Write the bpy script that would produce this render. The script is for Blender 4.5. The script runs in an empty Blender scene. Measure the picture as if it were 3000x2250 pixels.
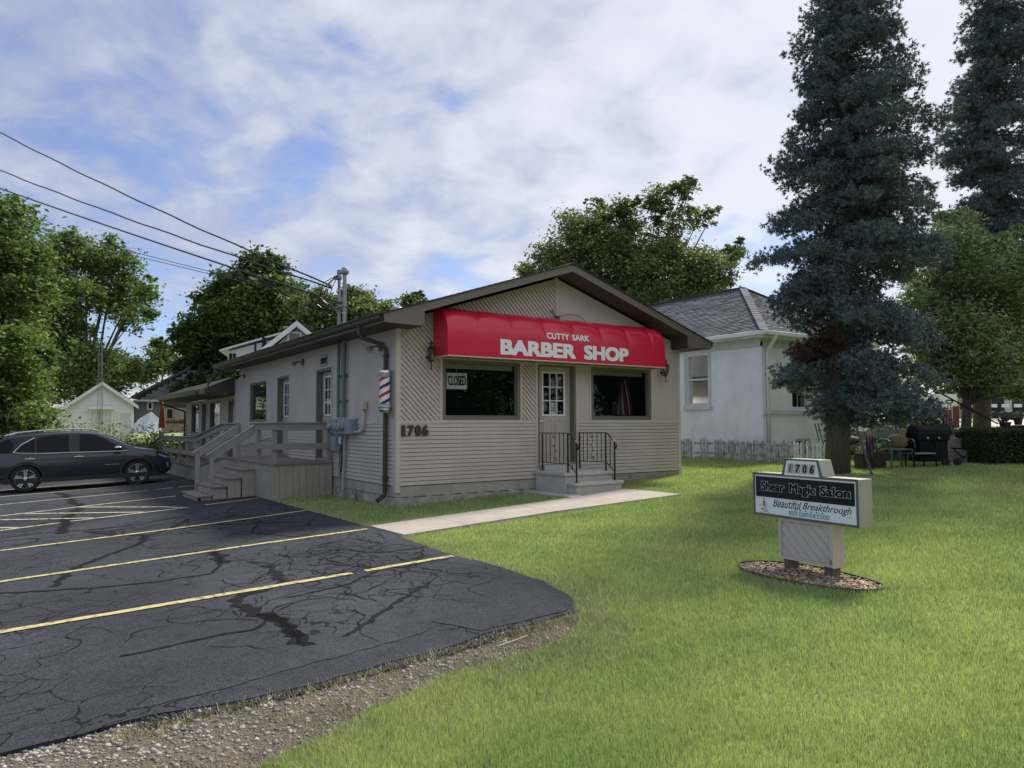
import bpy, math, random
import numpy as np
from mathutils import Vector, Matrix
# ------------------------------------------------------------ camera, light, sky
SC = bpy.context.scene
C = SC.collection
CAMP = np.array([-5.7738, -12.2881, 1.3997]); FPX = 2103.78
PITCH, YAW, ROLL = 0.0559, -0.5989, -0.0045
def _axes():
    cy, sy, cp, sp = math.cos(YAW), math.sin(YAW), math.cos(PITCH), math.sin(PITCH)
    f = np.array([-sy*cp, cy*cp, sp]); r = np.array([cy, sy, 0.0]); u = np.cross(r, f)
    c, s = math.cos(ROLL), math.sin(ROLL)
    return f, r*c+u*s, u*c-r*s
CF, CR, CU = _axes()
cam_d = bpy.data.cameras.new('camera'); cam = bpy.data.objects.new('camera', cam_d); C.objects.link(cam)
cam_d.sensor_width = 36; cam_d.lens = FPX*36/3000; cam_d.clip_end = 3000; cam_d.clip_start = 0.05
M = Matrix([[CR[i], CU[i], -CF[i], CAMP[i]] for i in range(3)] + [[0, 0, 0, 1]])
cam.matrix_world = M; SC.camera = cam
SUN_AZ, SUN_EL = math.radians(70), math.radians(50)       # azimuth measured from +Y towards +X
sdir = Vector((math.sin(SUN_AZ)*math.cos(SUN_EL), math.cos(SUN_AZ)*math.cos(SUN_EL), math.sin(SUN_EL)))
sun_d = bpy.data.lights.new('sun', 'SUN'); sun = bpy.data.objects.new('sun', sun_d); C.objects.link(sun)
sun_d.energy = 2.2; sun_d.angle = math.radians(9); sun_d.color = (1.0, 0.94, 0.84)
sun.rotation_euler = sdir.to_track_quat('Z', 'Y').to_euler(); sun.location = (20, 20, 40)
SC.view_settings.view_transform = 'Standard'; SC.view_settings.look = 'None'
SC.view_settings.gamma = 1; SC.view_settings.exposure = 1.32; SC.view_settings.use_curve_mapping = False
W = bpy.data.worlds.new('World'); SC.world = W; W.use_nodes = True
def build_sky():
    nt = W.node_tree; N = nt.nodes; L = nt.links; N.clear()
    def nd(t, **k):
        n = N.new(t)
        for a, b in k.items(): setattr(n, a, b)
        return n
    def mth(op, a, b=None, c=None):
        n = nd('ShaderNodeMath', operation=op)
        for i, v in enumerate((a, b, c)):
            if v is None: continue
            if isinstance(v, (int, float)): n.inputs[i].default_value = v
            else: L.new(v, n.inputs[i])
        return n.outputs[0]
    out = nd('ShaderNodeOutputWorld'); tc = nd('ShaderNodeTexCoord')
    sky = nd('ShaderNodeTexSky', sky_type='NISHITA', sun_disc=False)
    sky.sun_elevation = SUN_EL; sky.sun_rotation = SUN_AZ; sky.air_density = 1.0; sky.dust_density = 0.6; sky.ozone_density = 2.5
    hs = nd('ShaderNodeMixRGB', blend_type='MULTIPLY'); hs.inputs[0].default_value = 1; hs.inputs[2].default_value = (0.92, 0.90, 1.06, 1)
    L.new(sky.outputs[0], hs.inputs[1])
    bg1 = nd('ShaderNodeBackground'); bg1.inputs[1].default_value = 0.054; L.new(hs.outputs[0], bg1.inputs[0])
    sep = nd('ShaderNodeSeparateXYZ'); L.new(tc.outputs['Generated'], sep.inputs[0])
    zz = mth('ADD', mth('MAXIMUM', sep.outputs[2], 0.0), 0.34)
    px = mth('DIVIDE', sep.outputs[0], zz); py = mth('DIVIDE', sep.outputs[1], zz)
    cmb = nd('ShaderNodeCombineXYZ'); L.new(px, cmb.inputs[0]); L.new(py, cmb.inputs[1])
    mp = nd('ShaderNodeMapping'); mp.inputs['Rotation'].default_value = (0, 0, math.radians(34)); mp.inputs['Scale'].default_value = (1.0, 1.0, 1)
    mp.inputs['Location'].default_value = (3.1, 1.7, 0)
    L.new(cmb.outputs[0], mp.inputs[0])
    n1 = nd('ShaderNodeTexNoise'); n1.inputs['Scale'].default_value = 1.7; n1.inputs['Detail'].default_value = 8; n1.inputs['Roughness'].default_value = 0.50; n1.inputs['Distortion'].default_value = 0.1
    L.new(mp.outputs[0], n1.inputs[0])
    n2 = nd('ShaderNodeTexNoise'); n2.inputs['Scale'].default_value = 6.5; n2.inputs['Detail'].default_value = 9; n2.inputs['Roughness'].default_value = 0.56; n2.inputs['Distortion'].default_value = 0.25
    L.new(mp.outputs[0], n2.inputs[0])
    # more cover towards the sun (right of the view), less to the left and near the horizon
    dv = nd('ShaderNodeVectorMath', operation='DOT_PRODUCT'); L.new(tc.outputs['Generated'], dv.inputs[0]); dv.inputs[1].default_value = tuple(CR)
    cover = mth('ADD', mth('MULTIPLY', dv.outputs['Value'], 0.22), mth('MULTIPLY', mth('MINIMUM', sep.outputs[2], 0.55), 0.80))
    s = mth('ADD', mth('ADD', mth('MULTIPLY', n1.outputs[0], 1.0), mth('MULTIPLY', n2.outputs[0], 0.95)), cover)
    mr = nd('ShaderNodeMapRange', interpolation_type='SMOOTHSTEP'); L.new(s, mr.inputs[0])
    mr.inputs[1].default_value = 0.86; mr.inputs[2].default_value = 1.26
    mask = mth('MULTIPLY', mr.outputs[0], 0.93)
    # cloud colour: grey-lilac where thin, white where thick, brighter towards the sun
    cr = nd('ShaderNodeMapRange', interpolation_type='SMOOTHSTEP'); L.new(mth('ADD', mth('MULTIPLY', dv.outputs['Value'], 0.75), mth('MULTIPLY', n2.outputs[0], 1.2)), cr.inputs[0])
    cr.inputs[1].default_value = 0.15; cr.inputs[2].default_value = 0.95
    mix = nd('ShaderNodeMixRGB'); L.new(cr.outputs[0], mix.inputs[0]); mix.inputs[1].default_value = (0.195, 0.215, 0.285, 1); mix.inputs[2].default_value = (0.365, 0.38, 0.41, 1)
    bg2 = nd('ShaderNodeBackground'); bg2.inputs[1].default_value = 0.95; L.new(mix.outputs[0], bg2.inputs[0])
    ms = nd('ShaderNodeMixShader'); L.new(mask, ms.inputs[0]); L.new(bg1.outputs[0], ms.inputs[1]); L.new(bg2.outputs[0], ms.inputs[2])
    L.new(ms.outputs[0], out.inputs[0])
build_sky()
# ------------------------------------------------------------ helpers
rng = np.random.default_rng(7); random.seed(5)
def at(u, v, dist):
    """World point seen at photo pixel (u, v), at a real distance (depth) in metres."""
    return CAMP + (CF + CR*(u-1500)/FPX - CU*(v-1125)/FPX)*dist
def atY(u, v, y):
    d = CF + CR*(u-1500)/FPX - CU*(v-1125)/FPX
    return CAMP + d*((y-CAMP[1])/d[1])
def G(x, y):
    g = -0.107 + 0.035*min(max(x, -30), 12.5) - 0.010*min(max(y, -20), 30)
    t = min(max((x-19)/14, 0), 1); return g + 0.95*t*t*(3-2*t)
def Gv(x, y):
    t = np.clip((x-19)/14, 0, 1)
    return -0.107 + 0.035*np.clip(x, -30, 12.5) - 0.010*np.clip(y, -20, 30) + 0.95*t*t*(3-2*t)
WLOC = {}
def link(o, parent=None, w=(0, 0, 0)):
    C.objects.link(o)
    if parent is not None: o.parent = parent
    WLOC[o.name] = np.array(w, float)
    return o
def thing(name, label, cat, loc=(0, 0, 0), group=None):
    o = bpy.data.objects.new(name, None); o.empty_display_size = 0.1; o.location = loc
    link(o, None, loc); o['label'] = label; o['category'] = cat
    if group: o['group'] = group
    return o
def tag(o, label=None, cat=None, group=None, kind=None):
    for k, v in (('label', label), ('category', cat), ('group', group), ('kind', kind)):
        if v: o[k] = v
    return o
class MB:
    def __init__(s): s.v = []; s.f = []
    def add(s, vs, fs):
        n = len(s.v); s.v += [tuple(map(float, p)) for p in vs]; s.f += [tuple(n+i for i in f) for f in fs]; return s
    def box(s, x0, x1, y0, y1, z0, z1):
        return s.add([(x0,y0,z0),(x1,y0,z0),(x1,y1,z0),(x0,y1,z0),(x0,y0,z1),(x1,y0,z1),(x1,y1,z1),(x0,y1,z1)],
                     [(0,3,2,1),(4,5,6,7),(0,1,5,4),(1,2,6,5),(2,3,7,6),(3,0,4,7)])
    def bar(s, a, b, w, h, up=(0, 0, 1), off=(0, 0)):
        """A beam from a to b, width w across, height h along up."""
        a = np.array(a, float); b = np.array(b, float); d = b-a; d /= np.linalg.norm(d)
        up = np.array(up, float); sd = np.cross(d, up); sd /= np.linalg.norm(sd); u2 = np.cross(sd, d)
        a = a+sd*off[0]+u2*off[1]; b = b+sd*off[0]+u2*off[1]
        q = [(-w/2, -h/2), (w/2, -h/2), (w/2, h/2), (-w/2, h/2)]
        vs = [a+sd*i+u2*j for i, j in q] + [b+sd*i+u2*j for i, j in q]
        return s.add(vs, [(0,1,2,3),(7,6,5,4),(0,4,5,1),(1,5,6,2),(2,6,7,3),(3,7,4,0)])
    def tube(s, pts, r, n=8, caps=True):
        pts = [np.array(p, float) for p in pts]; m = len(pts); rs = r if hasattr(r, '__len__') else [r]*m
        prev = None; base = len(s.v)
        for i, p in enumerate(pts):
            d = pts[min(i+1, m-1)]-pts[max(i-1, 0)]; d /= (np.linalg.norm(d)+1e-9)
            if prev is None:
                a = np.array([0, 0, 1.0]) if abs(d[2]) < 0.9 else np.array([1.0, 0, 0])
            else: a = prev
            x = a - d*(a@d); x /= (np.linalg.norm(x)+1e-9); y = np.cross(d, x); prev = x
            for k in range(n):
                t = 2*math.pi*k/n; s.v.append(tuple(p+(x*math.cos(t)+y*math.sin(t))*rs[i]))
        for i in range(m-1):
            for k in range(n):
                k2 = (k+1) % n; s.f.append((base+i*n+k, base+i*n+k2, base+(i+1)*n+k2, base+(i+1)*n+k))
        if caps: s.f.append(tuple(base+k for k in range(n-1, -1, -1))); s.f.append(tuple(base+(m-1)*n+k for k in range(n)))
        return s
    def lathe(s, prof, c=(0, 0, 0), n=20, axis='z', caps=True):
        base = len(s.v); c = np.array(c, float)
        for r, h in prof:
            for k in range(n):
                t = 2*math.pi*k/n; p = (r*math.cos(t), r*math.sin(t), h)
                if axis == 'y': p = (p[0], p[2], p[1])
                if axis == 'x': p = (p[2], p[0], p[1])
                s.v.append(tuple(c+np.array(p)))
        for i in range(len(prof)-1):
            for k in range(n):
                k2 = (k+1) % n; s.f.append((base+i*n+k, base+i*n+k2, base+(i+1)*n+k2, base+(i+1)*n+k))
        if caps: s.f.append(tuple(base+k for k in range(n-1, -1, -1))); s.f.append(tuple(base+(len(prof)-1)*n+k for k in range(n)))
        return s
    def prism(s, poly, fn, d0, d1):
        """poly of 2D points; fn(a, b, depth) -> xyz."""
        n = len(poly); vs = [fn(a, b, d0) for a, b in poly] + [fn(a, b, d1) for a, b in poly]
        return s.add(vs, [tuple(range(n-1, -1, -1)), tuple(range(n, 2*n))] + [(i, (i+1) % n, n+(i+1) % n, n+i) for i in range(n)])
    def blob(s, c, r, n=10, m=7, j=0.0, sc=(1, 1, 1)):
        base = len(s.v); c = np.array(c, float)
        for i in range(m+1):
            ph = math.pi*i/m
            for k in range(n):
                t = 2*math.pi*k/n; q = r*(1+j*(random.random()-0.5))
                s.v.append((c[0]+q*sc[0]*math.sin(ph)*math.cos(t), c[1]+q*sc[1]*math.sin(ph)*math.sin(t), c[2]+q*sc[2]*math.cos(ph)))
        for i in range(m):
            for k in range(n):
                k2 = (k+1) % n; s.f.append((base+(i+1)*n+k, base+(i+1)*n+k2, base+i*n+k2, base+i*n+k))
        return s
SPLIT = {'ledge_trim', 'gutter', 'frieze_band', 'frieze_board', 'fence_rail', 'knob', 'awning_conduit', 'upright', 'eave_soffit', 'roof_rail', 'window_trim'}
def pieces(mb):
    p = list(range(len(mb.v)))
    def fd(a):
        while p[a] != a: p[a] = p[p[a]]; a = p[a]
        return a
    for f in mb.f:
        for q in f[1:]: p[fd(q)] = fd(f[0])
    gr = {}
    for f in mb.f: gr.setdefault(fd(f[0]), []).append(f)
    out = []
    for fs in gr.values():
        ids = sorted({i for f in fs for i in f}); mp = {a: k for k, a in enumerate(ids)}; n = MB(); n.v = [mb.v[i] for i in ids]; n.f = [tuple(mp[i] for i in f) for f in fs]; out.append(n)
    return out
def obj(name, mb, m, parent=None, smooth=False, bevel=0, kind=None, fix=True):
    if name in SPLIT and parent is not None:
        ps = pieces(mb)
        if len(ps) > 1: return [obj_(name, q, m, parent, smooth, bevel, kind, fix) for q in ps][0]
    return obj_(name, mb, m, parent, smooth, bevel, kind, fix)
def obj_(name, mb, m, parent=None, smooth=False, bevel=0, kind=None, fix=True):
    me = bpy.data.meshes.new(name)
    off = WLOC[parent.name] if parent is not None else np.zeros(3)
    vs = np.array(mb.v, float) - off
    me.from_pydata(vs.tolist(), [], mb.f)
    if fix:
        import bmesh
        b = bmesh.new(); b.from_mesh(me); bmesh.ops.recalc_face_normals(b, faces=b.faces); b.to_mesh(me); b.free()
    ms = m if isinstance(m, (list, tuple)) else [m]
    for q in ms: me.materials.append(q)
    if smooth: me.polygons.foreach_set('use_smooth', [True]*len(me.polygons))
    o = bpy.data.objects.new(name, me); link(o, parent, off)
    if bevel:
        md = o.modifiers.new('bevel', 'BEVEL'); md.width = bevel; md.segments = 2; md.limit_method = 'ANGLE'; md.angle_limit = math.radians(40)
    if kind: o['kind'] = kind
    return o
def raw(name, V, F, m, parent=None, kind=None, mi=None, smooth=False):
    """Big meshes: V (n,3) array, F (k,3|4) int array."""
    me = bpy.data.meshes.new(name); off = WLOC[parent.name] if parent is not None else np.zeros(3)
    V = (np.asarray(V, float)-off).astype(np.float32); F = np.asarray(F, np.int32); k = F.shape[1]
    me.vertices.add(len(V)); me.vertices.foreach_set('co', V.ravel())
    me.loops.add(F.size); me.loops.foreach_set('vertex_index', F.ravel())
    me.polygons.add(len(F)); me.polygons.foreach_set('loop_start', np.arange(0, F.size, k, dtype=np.int32)); 
    me.polygons.foreach_set('loop_total', np.full(len(F), k, np.int32))
    ms = m if isinstance(m, (list, tuple)) else [m]
    for q in ms: me.materials.append(q)
    if mi is not None: me.polygons.foreach_set('material_index', np.asarray(mi, np.int32))
    if smooth: me.polygons.foreach_set('use_smooth', [True]*len(F))
    me.update(calc_edges=True); me.validate()
    o = bpy.data.objects.new(name, me); link(o, parent, off)
    if kind: o['kind'] = kind
    return o
def dup(o, name=None, parent=None, label=None):
    c = o.copy(); C.objects.link(c); WLOC[c.name] = WLOC.get(o.name, np.zeros(3))
    if parent is not None: c.parent = parent
    if label: c['label'] = label
    return c
def copy_tree(root, loc, rz=0, label=None):
    r = dup(root); r.location = loc; r.rotation_euler = (0, 0, rz)
    if label: r['label'] = label
    for ch in list(root.children):
        c = dup(ch, parent=r)
        for g in list(ch.children): dup(g, parent=c)
    return r
# ---- materials
def mat(name, col, rough=0.6, var=0.15, scale=6, bump=0.0, bscale=None, col2=None, spec=0.5, metal=0.0, fine=0.0, coat=0, stretch=None, rand=0.0, trans=0, streak=0, lo=0.32, hi=0.68):
    m = bpy.data.materials.new(name); m.use_nodes = True; nt = m.node_tree; N = nt.nodes; L = nt.links
    bs = N['Principled BSDF']; bs.inputs['Roughness'].default_value = rough; bs.inputs['Metallic'].default_value = metal
    bs.inputs['Specular IOR Level'].default_value = spec
    if coat: bs.inputs['Coat Weight'].default_value = coat; bs.inputs['Coat Roughness'].default_value = 0.04
    tc = N.new('ShaderNodeTexCoord'); src = tc.outputs['Object']
    if stretch:
        mp = N.new('ShaderNodeMapping'); mp.inputs['Scale'].default_value = stretch; L.new(src, mp.inputs[0]); src = mp.outputs[0]
    c = tuple(col)+(1,); c2 = tuple(col2)+(1,) if col2 else tuple(min(1, x*(1-var*1.4)) for x in col)+(1,)
    c1 = c if col2 else tuple(min(1, x*(1+var)) for x in col)+(1,)
    nz = N.new('ShaderNodeTexNoise'); nz.inputs['Scale'].default_value = scale; nz.inputs['Detail'].default_value = 6; nz.inputs['Roughness'].default_value = 0.6; L.new(src, nz.inputs[0])
    mr = N.new('ShaderNodeMapRange'); mr.inputs[1].default_value = lo; mr.inputs[2].default_value = hi; L.new(nz.outputs[0], mr.inputs[0])
    mx = N.new('ShaderNodeMixRGB'); L.new(mr.outputs[0], mx.inputs[0]); mx.inputs[1].default_value = c1; mx.inputs[2].default_value = c2
    o = mx.outputs[0]
    def mul(o, fac_out, lo, hi):
        r = N.new('ShaderNodeMapRange'); r.inputs[3].default_value = lo; r.inputs[4].default_value = hi; L.new(fac_out, r.inputs[0])
        h = N.new('ShaderNodeMixRGB'); h.blend_type = 'MULTIPLY'; h.inputs[0].default_value = 1; L.new(o, h.inputs[1]); L.new(r.outputs[0], h.inputs[2]); return h.outputs[0]
    if fine:
        n3 = N.new('ShaderNodeTexNoise'); n3.inputs['Scale'].default_value = scale*14; n3.inputs['Detail'].default_value = 3; L.new(src, n3.inputs[0]); o = mul(o, n3.outputs[0], 1-fine, 1+fine)
    if streak:
        mp2 = N.new('ShaderNodeMapping'); mp2.inputs['Scale'].default_value = (9, 9, 0.5); L.new(tc.outputs['Object'], mp2.inputs[0])
        n4 = N.new('ShaderNodeTexNoise'); n4.inputs['Scale'].default_value = 1.5; n4.inputs['Detail'].default_value = 4; L.new(mp2.outputs[0], n4.inputs[0]); o = mul(o, n4.outputs[0], 1-streak, 1+streak*0.6)
    if rand:
        gi = N.new('ShaderNodeNewGeometry'); o = mul(o, gi.outputs['Random Per Island'], 1-rand, 1+rand)
    L.new(o, bs.inputs['Base Color'])
    if bump:
        n5 = N.new('ShaderNodeTexNoise'); n5.inputs['Scale'].default_value = bscale or scale*6; n5.inputs['Detail'].default_value = 5; L.new(src, n5.inputs[0])
        bp = N.new('ShaderNodeBump'); bp.inputs['Strength'].default_value = min(1, bump); bp.inputs['Distance'].default_value = 0.02*max(1, bump); L.new(n5.outputs[0], bp.inputs['Height']); L.new(bp.outputs[0], bs.inputs['Normal'])
    return m
def leafmat(name, col, col2, trans=0.35, scale=0.8, rough=0.55, rand=0.35, spec=0.3):
    m = mat(name, col, rough, col2=col2, scale=scale, rand=rand, spec=spec)
    nt = m.node_tree; N = nt.nodes; L = nt.links; bs = N['Principled BSDF']; out = N['Material Output']
    tr = N.new('ShaderNodeBsdfTranslucent'); src = bs.inputs['Base Color'].links[0].from_socket
    mu = N.new('ShaderNodeMixRGB'); mu.blend_type = 'MULTIPLY'; mu.inputs[0].default_value = 1; mu.inputs[2].default_value = (1.35, 1.45, 0.7, 1); L.new(src, mu.inputs[1]); L.new(mu.outputs[0], tr.inputs[0])
    ms = N.new('ShaderNodeMixShader'); ms.inputs[0].default_value = trans; L.new(bs.outputs[0], ms.inputs[1]); L.new(tr.outputs[0], ms.inputs[2]); L.new(ms.outputs[0], out.inputs[0])
    return m
def glassmat(name, tint=(0.55, 0.6, 0.6), boost=1.0):
    m = bpy.data.materials.new(name); m.use_nodes = True; nt = m.node_tree; N = nt.nodes; L = nt.links; N.clear()
    out = N.new('ShaderNodeOutputMaterial'); t = N.new('ShaderNodeBsdfTransparent'); t.inputs[0].default_value = tint+(1,)
    g = N.new('ShaderNodeBsdfGlossy'); g.inputs['Roughness'].default_value = 0.01; g.inputs[0].default_value = (0.95, 0.97, 1, 1)
    fr = N.new('ShaderNodeFresnel'); fr.inputs[0].default_value = 1.5
    mu = N.new('ShaderNodeMath'); mu.operation = 'MULTIPLY'; mu.inputs[1].default_value = boost; mu.use_clamp = True; L.new(fr.outputs[0], mu.inputs[0])
    ms = N.new('ShaderNodeMixShader'); L.new(mu.outputs[0], ms.inputs[0]); L.new(t.outputs[0], ms.inputs[1]); L.new(g.outputs[0], ms.inputs[2]); L.new(ms.outputs[0], out.inputs[0])
    return m
SID = (0.545, 0.485, 0.440)
siding = mat('taupe_vinyl', SID, 0.55, var=0.07, scale=1.2, bump=0.10, bscale=40, streak=0.10, fine=.03)
trimM = mat('trim_vinyl', (0.58, 0.52, 0.465), 0.55, var=0.04, scale=2)
brownM = mat('brown_trim', (0.105, 0.088, 0.074), 0.5, var=0.08, scale=3)
fasciaM = mat('fascia_metal', (0.185, 0.155, 0.135), 0.45, var=0.06, scale=4, stretch=(1, 1, 12))
darkbrown = mat('dark_brown_metal', (0.040, 0.030, 0.028), 0.4, var=0.1)
soffitM = mat('soffit_vinyl', (0.060, 0.045, 0.042), 0.6, var=0.06)
shingle = mat('brown_shingle', (0.055, 0.047, 0.045), 0.95, var=0.3, scale=8, bump=0.6, fine=0.3)
frameM = mat('window_frame_paint', (0.165, 0.152, 0.135), 0.5, var=0.06)
doorM = mat('door_paint', (0.46, 0.415, 0.365), 0.45, var=0.04)
whiteM = mat('white_paint', (0.74, 0.75, 0.76), 0.4, var=0.04)
roomM = mat('dark_room', (0.018, 0.018, 0.02), 0.9, var=0.2)
glass = glassmat('window_glass', (0.86, 0.90, 0.90), 1.35)
conc = mat('concrete', (0.52, 0.50, 0.47), 0.85, var=0.12, scale=3, bump=0.25, bscale=60, fine=0.12, streak=0.08)
blockM = mat('painted_block', (0.40, 0.375, 0.34), 0.8, var=0.1, scale=3, bump=0.3, bscale=40)
parge = mat('rough_mortar', (0.38, 0.365, 0.335), 0.95, var=0.25, scale=4, bump=1.0, bscale=12, fine=0.2)
splitM = mat('split_stone', (0.36, 0.33, 0.29), 0.95, var=0.25, scale=5, bump=1.5, bscale=9, fine=0.2)
iron = mat('black_iron', (0.012, 0.012, 0.016), 0.35, var=0.1)
galv = mat('galvanised', (0.30, 0.33, 0.36), 0.45, var=0.12, metal=0.4, scale=5)
deckpaint = mat('deck_paint', (0.29, 0.285, 0.265), 0.6, var=0.1, scale=3, streak=0.06, bump=0.1)
skirtM = mat('skirt_paint', (0.36, 0.325, 0.285), 0.65, var=0.1, scale=3, streak=0.1, bump=0.1)
treadM = mat('tread_stain', (0.25, 0.185, 0.155), 0.7, var=0.2, scale=5, bump=0.15, fine=0.1, stretch=(3, 0.6, 3))
redM = mat('red_vinyl', (0.66, 0.018, 0.060), 0.27, var=0.04, scale=1.5, spec=0.5)
letterW = mat('white_letter', (0.86, 0.88, 0.90), 0.5, var=0.02)
chrome = mat('chrome', (0.75, 0.75, 0.77), 0.12, var=0.02, metal=1.0)
alum = mat('aluminium', (0.42, 0.42, 0.40), 0.35, var=0.05, metal=0.6)
# ------------------------------------------------------------ text
def text_geo(body, size=1.0, offset=0.0, shear=0.0, extrude=0.0, sx=1.0, align='LEFT', spacing=1.0, res=4):
    cu = bpy.data.curves.new('t', 'FONT'); cu.body = body; cu.size = size; cu.offset = offset; cu.shear = shear
    cu.extrude = extrude; cu.align_x = align; cu.space_character = spacing; cu.resolution_u = res
    o = bpy.data.objects.new('t', cu); C.objects.link(o)
    me = bpy.data.meshes.new_from_object(o.evaluated_get(bpy.context.evaluated_depsgraph_get()))
    v = [(p.co.x*sx, p.co.y, p.co.z) for p in me.vertices]; f = [tuple(p.vertices) for p in me.polygons]
    C.objects.unlink(o); bpy.data.objects.remove(o); bpy.data.curves.remove(cu); bpy.data.meshes.remove(me)
    return v, f
def put_text(name, body, fn, m, parent, width=None, height=None, bold=0.0, **k):
    """fn(a, b, c) maps text plane (right, up, out) to the world."""
    v, f = text_geo(body, **k); a = np.array(v)
    lo, hi = a.min(0), a.max(0)
    sx = width/(hi[0]-lo[0]) if width else None; sy = height/(hi[1]-lo[1]) if height else None
    sx = sx or sy or 1; sy = sy or sx
    mb = MB(); sh = [(0, 0)]
    if bold: sh = [(i, j) for i in (-1, -.5, 0, .5, 1) for j in (-1, 0, 1)]
    for q, (i, j) in enumerate(sh):
        w2 = (hi[0]-lo[0]); kx = (w2*sx-2*bold)/(w2*sx); ky = ((hi[1]-lo[1])*sy-1.2*bold)/((hi[1]-lo[1])*sy)
        mb.add([fn((p[0]-lo[0])*sx*kx+bold*(1+i), (p[1]-lo[1])*sy*ky+bold*.6*(1+j), p[2]+q*.00012) for p in v], f)
    return obj(name, mb, m, parent, fix=False)
# ------------------------------------------------------------ polygons on walls
def clip(poly, nx, ny, c):
    """keep nx*x+ny*y >= c"""
    out = []; n = len(poly)
    for i in range(n):
        p, q = poly[i], poly[(i+1) % n]; a = nx*p[0]+ny*p[1]-c; b = nx*q[0]+ny*q[1]-c
        if a >= 0: out.append(p)
        if (a > 1e-9 and b < -1e-9) or (a < -1e-9 and b > 1e-9):
            t = a/(a-b); out.append((p[0]+t*(q[0]-p[0]), p[1]+t*(q[1]-p[1])))
    return out
def area(p): return 0.5*abs(sum(p[i][0]*p[(i+1) % len(p)][1]-p[(i+1) % len(p)][0]*p[i][1] for i in range(len(p))))
def cells(a0, a1, z0, z1, holes, top=None):
    """Convex cells of [a0,a1]x[z0,z1] minus rectangular holes (l,r,b,t), clipped under the lines in top = [(nx,ny,c)]"""
    xs = sorted(set([a0, a1] + [v for h in holes for v in h[:2] if a0 < v < a1])); out = []
    for l, r in zip(xs, xs[1:]):
        m = (l+r)/2; hs = sorted([(h[2], h[3]) for h in holes if h[0] < m < h[1]]); z = z0
        for b, t in hs + [(z1, z1)]:
            b = min(b, z1)
            if b > z+1e-6:
                p = [(l, z), (r, z), (r, b), (l, b)]
                for tl in (top or []): p = clip(p, *tl)
                if len(p) > 2 and area(p) > 1e-5: out.append(p)
            z = max(z, t)
    return out
def grp(iv, pcs):
    out = []; end = None
    for i in sorted(range(len(iv)), key=lambda q: iv[q][0]):
        if end is None or iv[i][0] > end+.02: out.append(MB()); end = iv[i][1]
        out[-1].add(*pcs[i]); end = max(end, iv[i][1])
    return out
def boards(name, cl, nx, nz, pitch, fn, m, parent, lip=0.013, thin=0.002, gap=.005):
    """Lap boards: strips along the line nx*a+nz*z = const; the thick lip is at the low side."""
    ds = [nx*p[0]+nz*p[1] for c in cl for p in c]; k0 = math.floor(min(ds)/pitch); k1 = math.ceil(max(ds)/pitch); res = []
    for k in range(k0, k1):
        iv = []; mb0 = []; lo = k*pitch; hi = lo+pitch
        for c in cl:
            p = clip(clip(c, nx, nz, lo+gap), -nx, -nz, -(hi-0.0005))
            if len(p) < 3 or area(p) < 2e-5: continue
            n = len(p); dep = [lip+(thin-lip)*((nx*q[0]+nz*q[1])-lo)/pitch for q in p]
            vs = [fn(q[0], q[1], d) for q, d in zip(p, dep)] + [fn(q[0], q[1], -0.030) for q in p]
            ts_ = [-nz*q[0]+nx*q[1] for q in p]; iv.append((min(ts_), max(ts_))); mb0.append((vs, [tuple(range(n))] + [(i, n+i, n+(i+1) % n, (i+1) % n) for i in range(n)]))
        for g in grp(iv, mb0): res.append(obj(name, g, m, parent))
    return res
def frame_rect(mb, l, r, b, t, w, fn, d0, d1):
    """Rectangular picture-frame made of four butted bars; fn(a, z, depth)."""
    for (x0, x1, z0, z1) in ((l, r, t-w, t), (l, r, b, b+w), (l, l+w, b+w, t-w), (r-w, r, b+w, t-w)):
        mb.prism([(x0, z0), (x1, z0), (x1, z1), (x0, z1)], fn, d0, d1)
    return mb
def rect(mb, l, r, b, t, fn, d0, d1): return mb.prism([(l, b), (r, b), (r, t), (l, t)], fn, d0, d1)
# ------------------------------------------------------------ THE SHOP
SW, SD, ZS, ZL = 7.60, 11.76, 0.254, 1.45      # width, depth, siding bottom, ledge
AX, SLOPE, FO = 3.80, 0.326, -0.578            # ridge x, roof slope, gable overhang plane y
ZE = 3.205                                     # eave soffit height
shop = thing('barber_shop', 'taupe sided barber shop with low gable roof and side deck doors', 'shop building')
F0 = lambda a, z, d: (a, -d, z)                # front wall plane: out is -Y
S0 = lambda a, z, d: (-d, -a, z)               # side wall: a = -y, out is -X
gz = lambda x: ZE + 0.0 + SLOPE*(x+0.518) if x <= AX else ZE + SLOPE*(8.118-x)   # underside of rake
lw = (0.9556, 2.823, ZL, 2.715); dw = (3.248, 4.322, 0.52, 2.715); rw = (4.735, 6.633, ZL, 2.715)
fh = [lw, dw, rw]
tl = (SLOPE, -1, -(ZE+SLOPE*0.518)+0.04); tr = (-SLOPE, -1, -(ZE+SLOPE*8.118)+0.04)
# backing walls (0.15 m thick)
def wall_mesh(cl, fn, d0=-0.16, d1=-0.032):
    mb = MB()
    for p in cl: mb.prism(p, fn, d0, d1)
    return mb
obj('wall', wall_mesh(cells(0.002, AX, ZS, 5, fh, [tl])+cells(AX, SW-0.002, ZS, 5, fh, [tr]), F0), siding, shop)
E = 0.0775
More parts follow.
